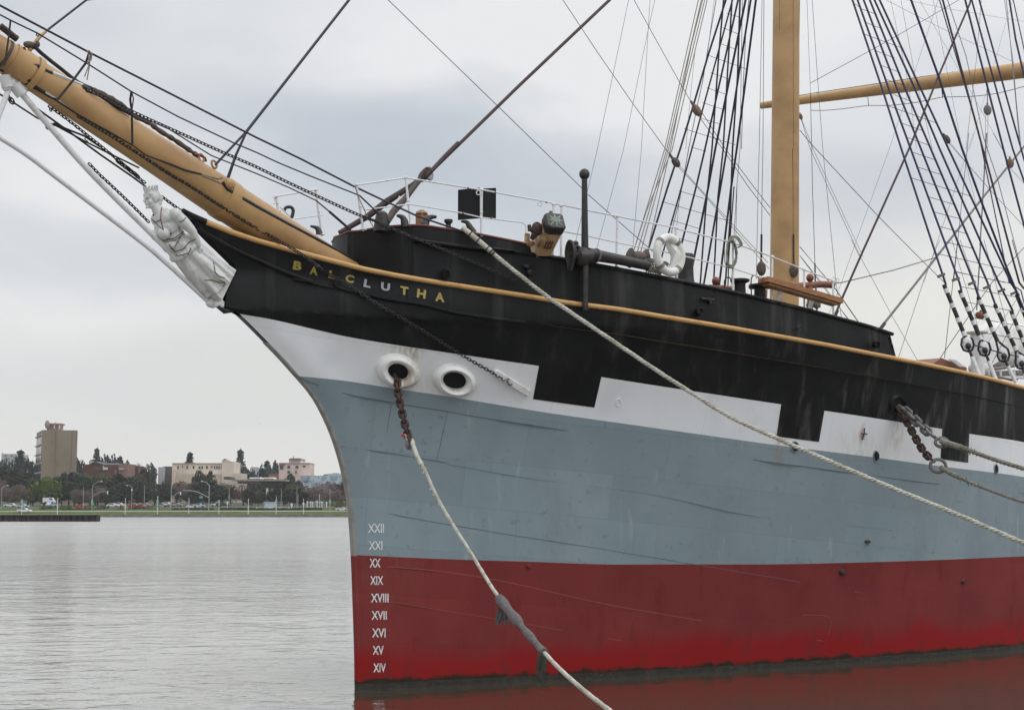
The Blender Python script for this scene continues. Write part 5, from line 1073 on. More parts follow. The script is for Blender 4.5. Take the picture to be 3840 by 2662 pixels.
# ---------------------------------------------------------------- mooring lines
def lerpd(spec, ds, sm=4):
    q = px(spec); n = len(q); us = [0]
    for i in range(1, n): us.append(us[-1]+math.dist(q[i], q[i-1]))
    pts = []
    for i, p in enumerate(q):
        t = us[i]/us[-1]; k = t*(len(ds)-1); a = min(int(k), len(ds)-2); k -= a; pts.append(at_d(p, 1/((1-k)/ds[a]+k/ds[a+1])))
    return smoothpath(pts, sm) if sm else pts
s_ = fc(ZC(1850, 850), .1); d0 = (s_-CAM).dot(FH)
pts = lerpd('C 1855,848 1960,932 2110,1060 D 580,1065 700,1165 900,1325 1100,1480 1280,1600 O 1460,822 1550,880 1640,936 1740,982 1850,1030 2000,1094 2150,1155 2302,1220 2480,1290 2700,1375', [d0, d0-.2, d0-1.2, d0-2.5, d0-4])
mr1 = empty('mooring_rope', pts[0], 'thick white rope from the forecastle chock slanting down across the whole hull', 'mooring rope', 'mooring lines')
b_ = MB(); i1 = 9; b_.tube(pts[:i1], .048, 10); b_.build('canvas_sleeve', M['haw'], mr1); b_ = MB()
for k in (3, 5, 7, 10, 13): b_.tube([pts[k]-(pts[k+1]-pts[k]).normalized()*.012, pts[k]+(pts[k+1]-pts[k]).normalized()*.012], .054, 8)
b_.build('sleeve_lashing', M['tar'], mr1); b_ = MB(); strands(b_, pts[i1-1:], .038); b_.build('laid_rope', M['haw'], mr1); reparent_local(mr1)
# bow line: chain, shackle, rope with chafing gear
hz_ = hull_off(ZI(545, 640), .12); d0 = (hz_-CAM).dot(FH)
mr2 = empty('mooring_rope', hz_, 'white rope with grey chafing sleeve on a rusty chain from the left hawse pipe', 'mooring rope', 'mooring lines')
P_ = [hull_off(ZI(515, 590), .03), hull_off(ZI(530, 625), .11)]+lerpd('I 537,650 548,760 575,900 600,1020 630,1140 665,1260 690,1300', [d0-.03, d0-.25, d0-.5], 3)
b_ = MB(); chain(b_, P_, .105, .027, .052, n=10, m=6, twist=.5); b_.build('mooring_chain', M['rust'], mr2)
e_ = P_[-1]; de = (e_-CAM).dot(FH)
b_ = MB(); b_.tube([at_d(p, de) for p in px('I 640,1300 650,1370 680,1390 690,1310 712,1250 690,1240')], .022, 8); b_.ell(at_d(ZI(655, 1330), de), .05, .03, .075, ax=(RT, FH, UP)); b_.build('shackle', M['steel'], mr2)
b_ = MB(); b_.tube([at_d(p, de) for p in px('I 605,1230 630,1225 640,1270 665,1290')], .016, 6); b_.build('lashing', M['haw'], mr2); b_ = MB(); b_.ell(at_d(ZI(603, 1230), de-.02), .032, .02, .028, ax=(RT, FH, UP)); b_.build('red_tag', mat('red_tag_paint', (.45, .02, .02), .5), mr2)
rp = lerpd('I 700,1270 712,1340 765,1480 O 954,1055 994,1139 1060,1245 1123,1345 1225,1468 1290,1532 1370,1596 1500,1690 1620,1770', [de, de-1.5, de-5.2, de-8.5, de-11], 4)
b_ = MB(); strands(b_, rp, .029); b_.build('laid_rope', M['haw'], mr2)
random.seed(5); b_ = MB()
for k in range(26):
    i = random.randint(8, 16); p = rp[i]; b_.tube([p, p+V((random.uniform(-.09, .09), random.uniform(-.05, .05), random.uniform(-.09, .05)))], .007, 4)
b_.tube(rp[2:12], .040, 8)
b_.build('splice_tails', M['haw'], mr2)
def nearest(pp): 
    best = min(range(len(rp)), key=lambda i: ((CAM+ray(*pp)*((rp[i]-CAM).dot(FH)/ray(*pp).dot(FH)))-rp[i]).length); return best
ia, ib = nearest(px('O 1128,1352')[0]), nearest(px('O 1218,1464')[0]); sl = resample(rp[ia:ib+1], .06)
b_ = MB(); n_ = len(sl); b_.tube(sl, [.052+.022*math.sin(i*.55)*.4+(.02 if i < n_*.45 else 0) for i in range(n_)], 10); b_.build('chafing_sleeve', M['chafe'], mr2)
b_ = MB(); dsl = (sl[3]-CAM).dot(FH)
for k in range(60):
    random.seed(k); a = at_d(ZJ(1215+random.uniform(-20, 70), 765+random.uniform(-5, 60)), dsl); c2 = at_d(ZJ(1210+random.uniform(-42, 75), 860+random.uniform(-10, 70)), dsl+random.uniform(-.05, .05)); b_.tube([a, (a+c2)/2-RT*.02, c2], .008, 4)
b_.build('frayed_rope_bundle', M['chafe'], mr2); b_ = MB(); dsl = (sl[-1]-CAM).dot(FH)
M['weed'] = mat('hanging_seaweed', (.035, .033, .025), .8, (.06, .055, .04), 12)
for k in range(40):
    random.seed(100+k); x = random.uniform(-38, 40); a = at_d(ZJ(1535+x*.6, 1130), dsl); c2 = at_d(ZJ(1532+x, 1250), dsl+random.uniform(-.05, .05)); e2 = at_d(ZJ(1512+x*.5, 1320+random.uniform(0, 90)), dsl); b_.tube([a, c2, e2], [.014, .016, .006], 4)
b_.tube([at_d(p, dsl) for p in px('J 1505,1400 1500,1515')], .004, 4); b_.build('seaweed_strands', M['weed'], mr2); reparent_local(mr2)
# two chains with ropes from the midship mooring pipe
ph = hull_off(ZK(1210, 290), .06); dh = (ph-CAM).dot(FH)
for j, (cs, rs_, lab) in enumerate([('K 1225,290 1300,350 1390,440 1470,510 1560,575', 'K 1570,575 1650,605 1780,645 1870,680 2040,740 2280,815 2500,880 3000,1010', 'weathered rope on the upper chain from the pipe at far right'), ('K 1200,300 1270,400 1320,490 1380,600 1440,690 1530,770', 'K 1570,800 1620,835 1760,905 1900,965 2100,1040 2280,1100 2500,1160 3000,1290', 'thinner weathered rope on the lower, more sagging chain from the pipe at right')]):
    mr = empty('mooring_rope', ph, lab, 'mooring rope', 'mooring lines'); P_ = [ph]+lerpd(cs, [dh-.05, dh-.7], 3)
    b_ = MB(); chain(b_, P_, .15 if j == 0 else .105, .036 if j == 0 else .03, .075 if j == 0 else .058, n=10, m=6, twist=.6); b_.build('mooring_chain', M['steel'] if j == 0 else M['rust'], mr)
    de = (P_[-1]-CAM).dot(FH); rp = lerpd(rs_, [de, de-1.5, de-3.5], 4); b_ = MB(); strands(b_, rp, .046 if j == 0 else .032); b_.build('laid_rope', M['haw2'], mr)
    b_ = MB(); b_.tube(rp[:8], .062 if j == 0 else .05, 8)
    for k in range(24):
        random.seed(k+9); p = rp[random.randint(7, 12)]; b_.tube([p, p+V((random.uniform(-.08, .08), 0, random.uniform(-.12, .1)))], .009, 4)
    b_.build('splice', M['haw2'], mr)
    b_ = MB(); b_.torus(at_d(ZK(1575, 590) if j == 0 else ZK(1545, 790), de), RT, UP, .13 if j == 0 else .16, .09 if j == 0 else .13, .035, 18, 7); b_.build('shackle', M['steel'], mr)
    reparent_local(mr)
# ---------------------------------------------------------------- far shore
def gp(z, x, y, d): return at_d(z(x, y), d)
def PW(p): return (p-CAM).dot(RT), (p-CAM).dot(FH), p.z
def wpt(u, d, z):
    """world point under photograph column u at distance d, height z (near horizon)"""
    return W((u-CX)/FPX*d*1.0058, d, z)
def zof(v, d): return at_d((CX, v), d).z
M['grass'] = mat('lawn', (.085, .115, .035), .95, (.06, .075, .03), .25, 6, lo=.35, hi=.7, spec=.05)
M['land'] = mat('far_ground', (.06, .075, .04), .95, (.09, .08, .06), .05)
M['wall'] = mat('concrete_seawall', (.20, .185, .15), .9, (.13, .12, .095), .5, stretch=(1, 1, 3))
M['pile'] = mat('rusty_sheet_pile', (.038, .022, .018), .85, (.020, .014, .012), .8)
M['asph'] = mat('asphalt_road', (.06, .06, .062), .9, (.05, .05, .05), .4)
zg = interp([(486, .85), (492, 1.0), (505, 1.9), (522, 3.0), (545, 3.4), (620, 4.5), (760, 8), (1100, 17), (2500, 30)])
b_ = MB(); ds = [486, 489, 492, 498, 505, 512, 520, 524, 530, 545, 570, 620, 700, 800, 860, 1000]
b_.grid([[W(x, d, zg(d)) for x in range(-900, 901, 60)] for d in ds[:8]]); tag(b_.build('lawn', M['grass']), kind='structure')
b_ = MB(); b_.grid([[W(x, d, zg(d)+.02) for x in range(-900, 901, 60)] for d in ds[7:]]); tag(b_.build('ground', M['land']), kind='structure')
b_ = MB(); b_.grid([[W(x, d, zg(d)+.06) for x in range(-900, 901, 60)] for d in (524.5, 531.5)]); tag(b_.build('road', M['asph']), kind='structure')
xw = PW(gp(ZG, 1258, 1490, 486))[0]
b_ = MB(); b_.box(W((xw+900)/2, 486.4, .15), 900-xw, 1.2, 1.5, ax=(RT, FH, UP)); b_.build('w', M['wall'])
o = bpy.data.objects['w']; o.name = 'seawall'; tag(o, 'long tan concrete seawall under the lawn, right of the rusty dark bulkhead', 'seawall')
b_ = MB(); n_ = 90; base_ = W(xw-120, 478, 0); DB = 334.0; xw = PW(gp(ZG, 1252, 1490, DB))[0]
for k in range(n_): 
    x = xw-120+120*k/n_; b_.box(W(x+.35, DB+(.25 if k % 2 else 0), .35), .7, .5, 2.2, ax=(RT, FH, UP)); b_.box(W(x+1.0, DB+.3+(.25 if k % 2 else 0), .35), .64, .3, 2.15, ax=(RT, FH, UP))
b_.box(W(xw-60, DB+2, .4), 120, 3, 1.9, ax=(RT, FH, UP)); b_.box(W(xw-60, DB+.2, 1.47), 120.6, 1.1, .16, ax=(RT, FH, UP))
tag(b_.build('sheet_pile_bulkhead', M['pile'], smooth=False), 'dark rusty sheet-pile bulkhead at the left end of the shore', 'bulkhead')
b_ = MB(); b_.box(W(xw-60, DB+2.2, 1.42), 119.5, 2.4, .14, ax=(RT, FH, UP)); tag(b_.build('lawn_strip', M['grass']), kind='structure')
# lawn fence and hedge
fe = empty('fence', W(0, 496, 1.2), 'low white rail fence running along the top of the lawn', 'fence')
b_ = MB(); b_.tube([W(-200, 496, zof(1917.5, 496)), W(60, 496, zof(1914.5, 496))], .11, 5); b_.build('rail', M['wpaint'], fe)
for k in range(90):
    x = -175+k*2.6
    if x > 60: break
    b_ = MB(); zt_ = zof(1917, 496); b_.tube([W(x, 496, zg(496)-.1), W(x, 496, zt_)], .05, 4); b_.build('post', M['steel'], fe)
reparent_local(fe)
def bushmesh(name, n, fx, fy, fz, size, m, seed):
    random.seed(seed); b_ = MB()
    for k in range(n):
        a = random.uniform(0, 6.283); r = math.sqrt(random.random()); h = random.random(); c = V((fx*r*math.cos(a), fy*r*math.sin(a), fz*h)); q1 = V((random.gauss(0, 1), random.gauss(0, 1), random.gauss(0, 1))).normalized(); q2 = q1.orthogonal().normalized()*size; q1 = q1*size
        b_.quad(c-q1-q2, c+q1-q2, c+q1+q2, c-q1+q2)
    return b_
M['hedge'] = mat('dark_hedge', (.028, .038, .02), .9, (.05, .055, .03), .8)
for (z, x0, x1, y, lab) in ((ZG, 810, 1210, 1428, 'low dark hedge on the lawn left of the tall street lamp with signal arm'), (ZH, 0, 555, 1420, 'low dark hedge below the traffic signal mast'), (ZH, 620, 1970, 1415, 'long low dark hedge in the middle of the lawn near the ship')):
    a_, c2 = gp(z, x0, y, 512), gp(z, x1, y, 512); Lh = (c2-a_).length; random.seed(int(x0)); b_ = MB()
    for k in range(int(Lh*55)):
        c = a_+(c2-a_)*random.random()+UP*random.uniform(-.75, .35)+FH*random.uniform(-.8, .8); q1 = V((random.gauss(0, 1), random.gauss(0, 1), random.gauss(0, 1))).normalized(); q2 = q1.orthogonal().normalized()*.17; q1 = q1*.17; b_.quad(c-q1-q2, c+q1-q2, c+q1+q2, c-q1+q2)
    tag(b_.build('hedge', M['hedge'], smooth=False, fix=False), lab, 'hedge', 'hedges on the lawn')
# ---------------------------------------------------------------- trees
def leafm(name, c1, c2, c3=None):
    return mat(name, c1, .95, c2, .22, 3, lo=.38, hi=.62, spec=.1)
TM = {'dark': leafm('dark_evergreen_leaves', (.030, .040, .028), (.062, .072, .045)), 'olive': leafm('olive_leaves', (.055, .06, .032), (.095, .09, .055)), 'bluish': leafm('blue_green_leaves', (.048, .064, .066), (.082, .10, .10)),
      'brown': leafm('bare_brown_twigs', (.12, .09, .078), (.175, .135, .115)), 'reddish': leafm('reddish_bare_twigs', (.125, .075, .066), (.175, .12, .105)), 'lime': leafm('fresh_lime_leaves', (.17, .24, .05), (.27, .34, .09)), 'con': leafm('conifer_needles', (.048, .062, .062), (.082, .096, .092))}
M['bark'] = mat('tree_bark', (.06, .045, .035), .9, (.09, .075, .06), .8)
proto = {}
def crown_round(seed, n=1500, clumps=26, size=.030, gap=.0, top=1.0):
    random.seed(seed); b_ = MB(); cl_ = []
    for k in range(clumps):
        while True:
            p = V((random.uniform(-1, 1), random.uniform(-1, 1), random.uniform(-1, 1)))
            if p.length < 1: break
        p = V((p.x*.40, p.y*.40, p.z*.36)); cl_.append((p+V((0, 0, .60)), random.uniform(.10, .19)))
    for k in range(n):
        c, r = random.choice(cl_); d = V((random.gauss(0, 1), random.gauss(0, 1), random.gauss(0, 1))).normalized(); c = c+d*(r*random.uniform(.55, 1.0)**.6)
        q1 = V((random.gauss(0, 1), random.gauss(0, 1), random.gauss(0, 1))).normalized(); q2 = q1.orthogonal().normalized(); s_ = size*random.uniform(.6, 1.3)
        b_.quad(c-q1*s_-q2*s_, c+q1*s_-q2*s_*.6, c+q1*s_*.8+q2*s_, c-q1*s_+q2*s_*.8)
    return b_, cl_
def crown_conifer(seed, n=1300, size=.020, layers=15, droop=.05):
    random.seed(seed); b_ = MB()
    lay = [(i/layers)**.9 for i in range(layers)]
    for t in lay:
        z = .18+.80*t; rr = (.30*(1-t)**.75+.015)*random.uniform(.75, 1.15)
        nb = 7 if t < .8 else 4
        for j in range(nb):
            a = 2*math.pi*(j+random.random()*.8)/nb; L_ = rr*random.uniform(.6, 1.1)
            for q in range(max(4, int(n/layers/nb))):
                f = random.random()**.7; c = V((L_*f*math.cos(a), L_*f*math.sin(a), z-droop*f+random.uniform(-.012, .012)))+V((random.gauss(0, 1), random.gauss(0, 1), 0))*.015
                q1 = V((math.cos(a), math.sin(a), random.uniform(-.3, .3)))*size; q2 = V((random.gauss(0, 1), random.gauss(0, 1), random.gauss(0, 1))).normalized()*size*.7; b_.quad(c-q1-q2, c+q1-q2, c+q1+q2, c-q1+q2)
    return b_, []
def trunk_mesh(cl_, seed, con=False):
    random.seed(seed); b_ = MB()
    if con: b_.tube([V((0, 0, -.03)), V((0, 0, .5)), V((0, 0, .97))], [.018, .012, .003], 6); return b_
    b_.tube([V((0, 0, -.03)), V((.01, .005, .2)), V((0, .01, .42))], [.026, .020, .016], 7)
    for c, r in cl_[:9]: b_.tube([V((.005, .005, random.uniform(.2, .4))), V((c.x*.5, c.y*.5, (c.z+.35)*.5)), c], [.012, .008, .003], 5)
    return b_
tree_cache = {}
def tree(u, vtop, vbase, wpx, d, kind, shape, lab, name='tree', grp='trees along the far shore'):
    key = (kind, shape, random.Random(int(u*7)).randint(0, 2)); zb = zof(vbase, d); H = zof(vtop, d)-zb; Wd = wpx/FPX*d
    if key not in tree_cache:
        sd = hash(str(key)) % 1 + key[2]*13+len(kind)*7
        if shape == 'con': c_, cl_ = crown_conifer(sd)
        elif shape == 'bare': c_, cl_ = crown_round(sd, 2600, 36, .014)
        else: c_, cl_ = crown_round(sd, 2600, 36, .030)
        rt = empty(name); rt.location = (0, 0, 0)
        cr = c_.build('crown', TM[kind], rt, smooth=False, fix=False); tr = trunk_mesh(cl_, sd, shape == 'con').build('trunk', M['bark'], rt)
        tree_cache[key] = (rt, cr, tr); used = rt
    else:
        r0, c0, t0 = tree_cache[key]; used = r0.copy(); COL.objects.link(used); used.name = name
        for q in (c0, t0): q2 = q.copy(); COL.objects.link(q2); q2.parent = used
    used.location = FLIP(wpt(u, d, zb)); nat = .33 if shape == 'con' else .80
    used.scale = (Wd/nat, Wd/nat, H/(1.0 if shape == 'con' else 1.08)); used.rotation_euler = (0, 0, random.Random(int(u)).uniform(0, 6.28))
    tag(used, lab, 'tree', grp); return used
def tG(x, yt, w_, d, kind, shape, lab, yb=1385): p = ZG(x, yt); tree(p[0], p[1], ZG(0, yb)[1], w_/3.47, d, kind, shape, lab, {'con': 'conifer_tree', 'bare': 'bare_tree'}.get(shape, 'broadleaf_tree'))
def tH(x, yt, w_, d, kind, shape, lab, yb=1385): p = ZH(x, yt); tree(p[0], p[1], ZH(0, yb)[1], w_/3.47, d, kind, shape, lab, {'con': 'conifer_tree', 'bare': 'bare_tree'}.get(shape, 'broadleaf_tree'))
for a in [(90, 715, 230, 700, 'bluish', 'round', 'hazy dark round tree at the far left edge behind the others'), (320, 600, 200, 720, 'con', 'con', 'spiky conifer rising just left of the beige tower'), (270, 690, 220, 700, 'bluish', 'round', 'dark round tree below the spiky conifer left of the tower'), (400, 720, 210, 690, 'bluish', 'round', 'dark tree touching the windowed side of the beige tower'),
          (1085, 705, 165, 690, 'bluish', 'round', 'round dark tree just right of the beige tower'), (1300, 575, 165, 720, 'con', 'con', 'tall tiered conifer above the brick buildings'), (1420, 655, 180, 720, 'bluish', 'round', 'dark tree beside the tall tiered conifer above the bricks'), (1530, 715, 190, 720, 'bluish', 'round', 'low dark tree between the tiered conifer and the pointed tree'), (1610, 685, 150, 715, 'con', 'con', 'pointed dark tree above the right part of the brick buildings'), (1670, 745, 180, 700, 'bluish', 'round', 'dark tree sloping down right of the pointed tree'),
          (1850, 800, 130, 690, 'brown', 'bare', 'thin bare tree in the gap before the pale long building'), (1990, 780, 170, 690, 'bluish', 'round', 'dark tree just left of the long pale building'), (1930, 850, 210, 620, 'dark', 'round', 'near dark round tree left of the long pale building')]: tG(*a)
for a in [(90, 830, 380, 590, 'dark', 'round', 'large dark tree at the left edge behind the lawn'), (240, 870, 330, 585, 'olive', 'round', 'large olive tree left of the beige tower'), (430, 920, 330, 580, 'dark', 'round', 'dark tree in front of the left foot of the tower'), (30, 1000, 260, 575, 'brown', 'bare', 'brown bare tree at the far left edge'), (500, 1000, 220, 577, 'olive', 'round', 'small olive tree left of the lime-green tree'), (350, 1080, 260, 570, 'brown', 'bare', 'low bare brown tree left of the lime-green tree'),
          (665, 985, 360, 568, 'lime', 'round', 'bright lime-green tree at the foot of the beige tower'), (640, 1180, 240, 566, 'dark', 'round', 'dark bush-like tree beneath the lime-green tree'), (870, 930, 260, 580, 'dark', 'round', 'dark tree in front of the right foot of the tower'), (960, 880, 330, 590, 'brown', 'bare', 'brownish twiggy tree right of the tower foot'), (1030, 930, 380, 578, 'dark', 'round', 'broad dark tree behind the plain lamp pole'),
          (1230, 920, 330, 590, 'olive', 'round', 'olive tree behind the tall street lamp with signal arm'), (1330, 960, 330, 585, 'olive', 'round', 'olive-brown tree right of the tall street lamp'), (1300, 1110, 330, 570, 'brown', 'bare', 'low bare grey-brown tree under the signal arm'), (1090, 1150, 220, 570, 'brown', 'bare', 'low bare tree behind the red car'), (1430, 930, 280, 600, 'olive', 'round', 'olive tree in front of the brick wall'), (1620, 950, 420, 588, 'dark', 'round', 'broad dark tree behind the white-headed lamp'), (1760, 1000, 360, 580, 'dark', 'round', 'dark tree below the pointed tree right of the bricks'),
          (1900, 940, 280, 600, 'olive', 'round', 'olive tree behind the flat-topped lamp'), (2060, 1080, 300, 590, 'brown', 'bare', 'pinkish bare tree left of the signal mast'), (2150, 1060, 260, 580, 'dark', 'round', 'dark tree behind the left signal mast'), (740, 1150, 240, 570, 'brown', 'bare', 'low bare tree right of the lime-green tree'), (180, 1100, 300, 568, 'brown', 'bare', 'low bare tree with pale trunks at far left'), (1500, 1120, 250, 570, 'dark', 'round', 'small dark tree below the brick wall'), (2250, 900, 160, 700, 'brown', 'bare', 'bare tree hiding the left end of the pale building')]: tG(*a)
for a in [(280, 630, 180, 720, 'con', 'con', 'broad conifer standing behind the long pale building'), (935, 595, 160, 720, 'con', 'con', 'tall slender conifer right of the long pale building'), (985, 812, 165, 700, 'bluish', 'round', 'round dark tree at the foot of the tall slender conifer'), (1090, 880, 130, 700, 'bluish', 'round', 'small dark tree right of the round dark tree'), (1215, 830, 120, 705, 'bluish', 'round', 'dark tree at the left of the pair beside the pink building'), (1280, 750, 150, 710, 'con', 'con', 'pointed dark conifer left of the pink building'), (1355, 748, 160, 705, 'bluish', 'round', 'dark tree touching the left wall of the pink building'), (1320, 850, 190, 690, 'bluish', 'round', 'dark lower tree between the conifer and the pink building'),
          (1838, 835, 80, 700, 'con', 'con', 'small conifer at the right wall of the pink building'), (2155, 925, 70, 800, 'con', 'con', 'tiny far conifer close to the ship stem'), (815, 790, 90, 720, 'reddish', 'bare', 'thin reddish bare tree at the right end of the pale building'), (850, 860, 90, 700, 'bluish', 'round', 'small blue-dark tree at the right end of the pale building'),
          (395, 905, 170, 640, 'dark', 'round', 'dark ragged tree in front of the pale building, left one'), (540, 905, 190, 640, 'dark', 'round', 'dark ragged tree in front of the pale building, right one'), (130, 1040, 340, 590, 'brown', 'bare', 'brown bare tree behind the left signal mast arm'), (290, 1030, 330, 585, 'reddish', 'bare', 'reddish bare tree between the two signal masts'), (470, 1000, 330, 585, 'dark', 'round', 'dark tree behind the right signal mast'), (620, 1080, 250, 580, 'dark', 'round', 'dark tree right of the right signal mast'), (720, 1060, 260, 600, 'brown', 'bare', 'brown bare tree behind the flat double lamp'), (820, 1090, 330, 585, 'reddish', 'bare', 'reddish bare tree below the low roof, left one'), (980, 1080, 360, 588, 'reddish', 'bare', 'reddish bare tree below the low roof, right one'), (1100, 1120, 230, 575, 'dark', 'round', 'dark tree left of the pale columns'), (1180, 1170, 160, 573, 'olive', 'round', 'small olive tree at the pale columns'),
          (1590, 950, 260, 640, 'dark', 'round', 'dark round-topped tree in front of the pink building'), (1500, 1060, 260, 590, 'olive', 'round', 'olive tree with drooping leaves right of the pale columns'), (1620, 1080, 260, 588, 'olive', 'round', 'olive tree below the dark round-topped tree'), (1760, 1050, 320, 600, 'brown', 'bare', 'brown bare tree below the blue mural wall'), (1850, 1120, 300, 585, 'brown', 'bare', 'lower brown tree below the blue mural wall'), (1960, 1060, 300, 600, 'reddish', 'bare', 'pinkish bare tree under the mural wall'), (2080, 1050, 300, 595, 'reddish', 'bare', 'pinkish bare tree left of the ship stem'), (2120, 1140, 320, 580, 'brown', 'bare', 'low brown tree left of the ship stem'), (2220, 1050, 260, 600, 'olive', 'round', 'dark olive tree directly beside the ship stem'), (2300, 1080, 300, 590, 'brown', 'bare', 'brown tree partly hidden by the ship stem'), (1700, 1170, 240, 575, 'dark', 'round', 'small dark tree behind the white posts'), (350, 1160, 260, 570, 'dark', 'round', 'low dark tree behind the right signal mast'), (1400, 1150, 240, 572, 'dark', 'round', 'low dark palm-like tree right of the boat')]: tH(*a)
# shrubs on the lawn edge
SM = {'g': mat('light_green_shrub', (.12, .16, .04), .9, (.08, .11, .035), .5), 'o': mat('rusty_orange_shrub', (.20, .10, .04), .9, (.13, .08, .035), .5), 'p': mat('purplish_shrub', (.055, .045, .05), .9, (.08, .06, .06), .5)}
for (z, x, y, w_, h_, k, lab) in [(ZG, 620, 1395, 230, 40, 'g', 'green shrub clump on the lawn left of the orange shrubs'), (ZG, 860, 1400, 220, 50, 'g', 'light green shrub clump left of the orange shrubs'), (ZG, 1060, 1410, 170, 60, 'o', 'rusty orange shrubs on the lawn'), (ZG, 1170, 1405, 110, 70, 'g', 'dull green shrubs right of the orange ones'), (ZG, 1330, 1410, 190, 60, 'p', 'purplish shrubs in front of the white cars'), (ZG, 1580, 1410, 90, 60, 'o', 'small orange shrub by the white pole'), (ZG, 1780, 1415, 260, 55, 'p', 'purplish shrubs in front of the red cars'), (ZG, 1960, 1405, 150, 70, 'g', 'olive shrubs left of the signal mast'), (ZH, 2180, 1345, 260, 70, 'g', 'yellow-green shrubs beside the ship stem'), (ZH, 2200, 1365, 120, 50, 'o', 'orange shrubs beside the ship stem')]:
    p = gp(z, x, y, 516); w2 = w_/3.47/FPX*516/2; h2 = h_/3.47/FPX*516
    b_ = bushmesh('s', int(w2*90), w2, .9, h2, .16, None, int(x)); b_.v = [tuple(V(v)+p-UP*h2*.6) for v in b_.v]
    tag(b_.build('shrub', SM[k], smooth=False, fix=False), lab, 'shrubs', 'shrubs on the lawn')
# ---------------------------------------------------------------- buildings
def bmat(n, c, c2=None): return mat(n, c, .85, c2 or tuple(x*.82 for x in c), .15, 4, lo=.35, hi=.75)
WIN = mat('window_glass', (.035, .04, .05), .15, spec=.6)
def bbox(u0, u1, vt, vb, d, dep, m, name, par, off=0.0):
    p0, p1 = at_d((u0, vt), d), at_d((u1, vt), d); zb = zof(vb, d) if name not in ('wall', 'lower_wall', 'end_wall', 'lower_wing', 'annex') else 2.0; b_ = MB(); c = (p0+p1)/2; b_.box(V((c.x, c.y, (p0.z+zb)/2))+FH*(dep/2+off), (p1-p0).dot(RT), dep, p0.z-zb, ax=(RT, FH, UP)); return b_.build(name, m, par, smooth=False)
def Zb(z, x0, x1, y0, y1): a = z(x0, y0); b = z(x1, y1); return a[0], b[0], a[1], b[1]
# beige tower
T = empty('tower_block', wpt(226, 640, 5), 'tall beige windowless-fronted tower block with rooftop equipment', 'building'); d = 640.0
bt = bmat('beige_render', (.245, .195, .14)); A0 = ZG(555, 388); 
def tw(u, v, dd): return at_d(ZG(u, v), dd)
b_ = MB(); c0, c1 = tw(555, 388, d), tw(1012, 392, d+3); sdp = at_d(ZG(478, 428), 1); hz0 = c0.z
# depth of the receding side from the drop of its top edge
d2 = d*(HOR-ZG(0, 388)[1])/(HOR-ZG(0, 428)[1]); c3 = tw(478, 428, d2); back = c3-c0; back.z = 0
zb = 2.0; quad_ = [V((c0.x, c0.y, hz0)), V((c1.x, c1.y, hz0)), V((c1.x, c1.y, hz0))+back, V((c0.x, c0.y, hz0))+back]
b_.prism(quad_, V((0, 0, zb-hz0))); b_.build('wall', bt, T, smooth=False)
fdir = (c1-c0).normalized(); fdir.z = 0; fn_ = V((fdir.y, -fdir.x, 0)); fn_ = fn_ if fn_.dot(FH) < 0 else -fn_
for x, wd in ((728, 14), (940, 10)):
    p = tw(x, 400, d); b_ = MB(); b_.box(V((p.x, p.y, (hz0+zb)/2))+fn_*.05, wd/3.47/FPX*d, .35, hz0-zb-.5, ax=(fdir, fn_, UP)); b_.build('wall_joint', bmat('joint_shadow_render', (.16, .125, .09)), T, smooth=False)
b_ = MB(); b_.prism([q+UP*.3+(q-quad_[0]).normalized()*.0 for q in quad_], V((0, 0, -.9))); 
bd = back.normalized(); bl = back.length; sn = V((bd.y, -bd.x, 0)); sn = sn if sn.dot(RT) < 0 else -sn
for k in range(5):
    zt_, zb_ = zof(ZG(0, 470+k*122)[1], d), zof(ZG(0, 560+k*122)[1], d)
    for j in range(4):
        c = V((c0.x, c0.y, (zt_+zb_)/2))+bd*(bl*(.14+.24*j))+sn*.08; b_ = MB(); b_.box(c, bl*.19, .2, zt_-zb_, ax=(bd, sn, UP)); b_.build('window', WIN, T, smooth=False)
for k in range(6):
    zl = zof(ZG(0, 452+k*122)[1], d); b_ = MB(); b_.box(V((c0.x, c0.y, zl))+bd*(bl/2)+sn*.3, bl, .7, .5, ax=(bd, sn, UP)); b_.build('balcony_slab', bmat('pale_slab', (.38, .34, .30)), T, smooth=False)
pk = bmat('pinkish_equipment', (.30, .215, .20))
o = bbox(*Zb(ZG, 612, 780, 318, 392), d+8, 5, pk, 'rooftop_plant', T); bbox(*Zb(ZG, 645, 785, 300, 320), d+7, 7, pk, 'rooftop_frame', T)
b_ = MB(); b_.ell(tw(615, 318, d+6), 1.1, 1.1, 2.0, ax=(RT, FH, UP)); b_.build('dish_antenna', bmat('pale_dish', (.30, .235, .22)), T); b_ = MB(); b_.tube([tw(718, 320, d+8), tw(718, 292, d+8)], .25, 6); b_.build('mast', pk, T)
for x in (700, 765): bbox(*Zb(ZG, x, x+10, 325, 372), d+6, .8, bmat('pale_post', (.6, .55, .53)), 'frame_post', T)
reparent_local(T)
def simple(name, z, rects, d, dep, lab, cat='building', wins=(), roofs=()):
    """rects: (x0,x1,y0,y1,material,part)"""
    r0 = rects[0]; rt = empty(name, wpt(z((r0[0]+r0[1])/2, 0)[0], d, 5), lab, cat)
    for (x0, x1, y0, y1, m, pt, *dd_) in rects: bbox(*Zb(z, x0, x1, y0, y1), d+(dd_[0] if dd_ else 0), dep, m, pt, rt)
    for (x0, x1, y0, y1) in wins:
        f = bbox(*Zb(z, x0-3, x1+3, y0-3, y1+3), d-.15, .3, bmat('window_trim', (.45, .40, .36)), 'window', rt); bbox(*Zb(z, x0, x1, y0, y1), d-.25, .2, WIN, 'pane', f)
    for fn in roofs: fn(rt)
    reparent_local(rt); return rt
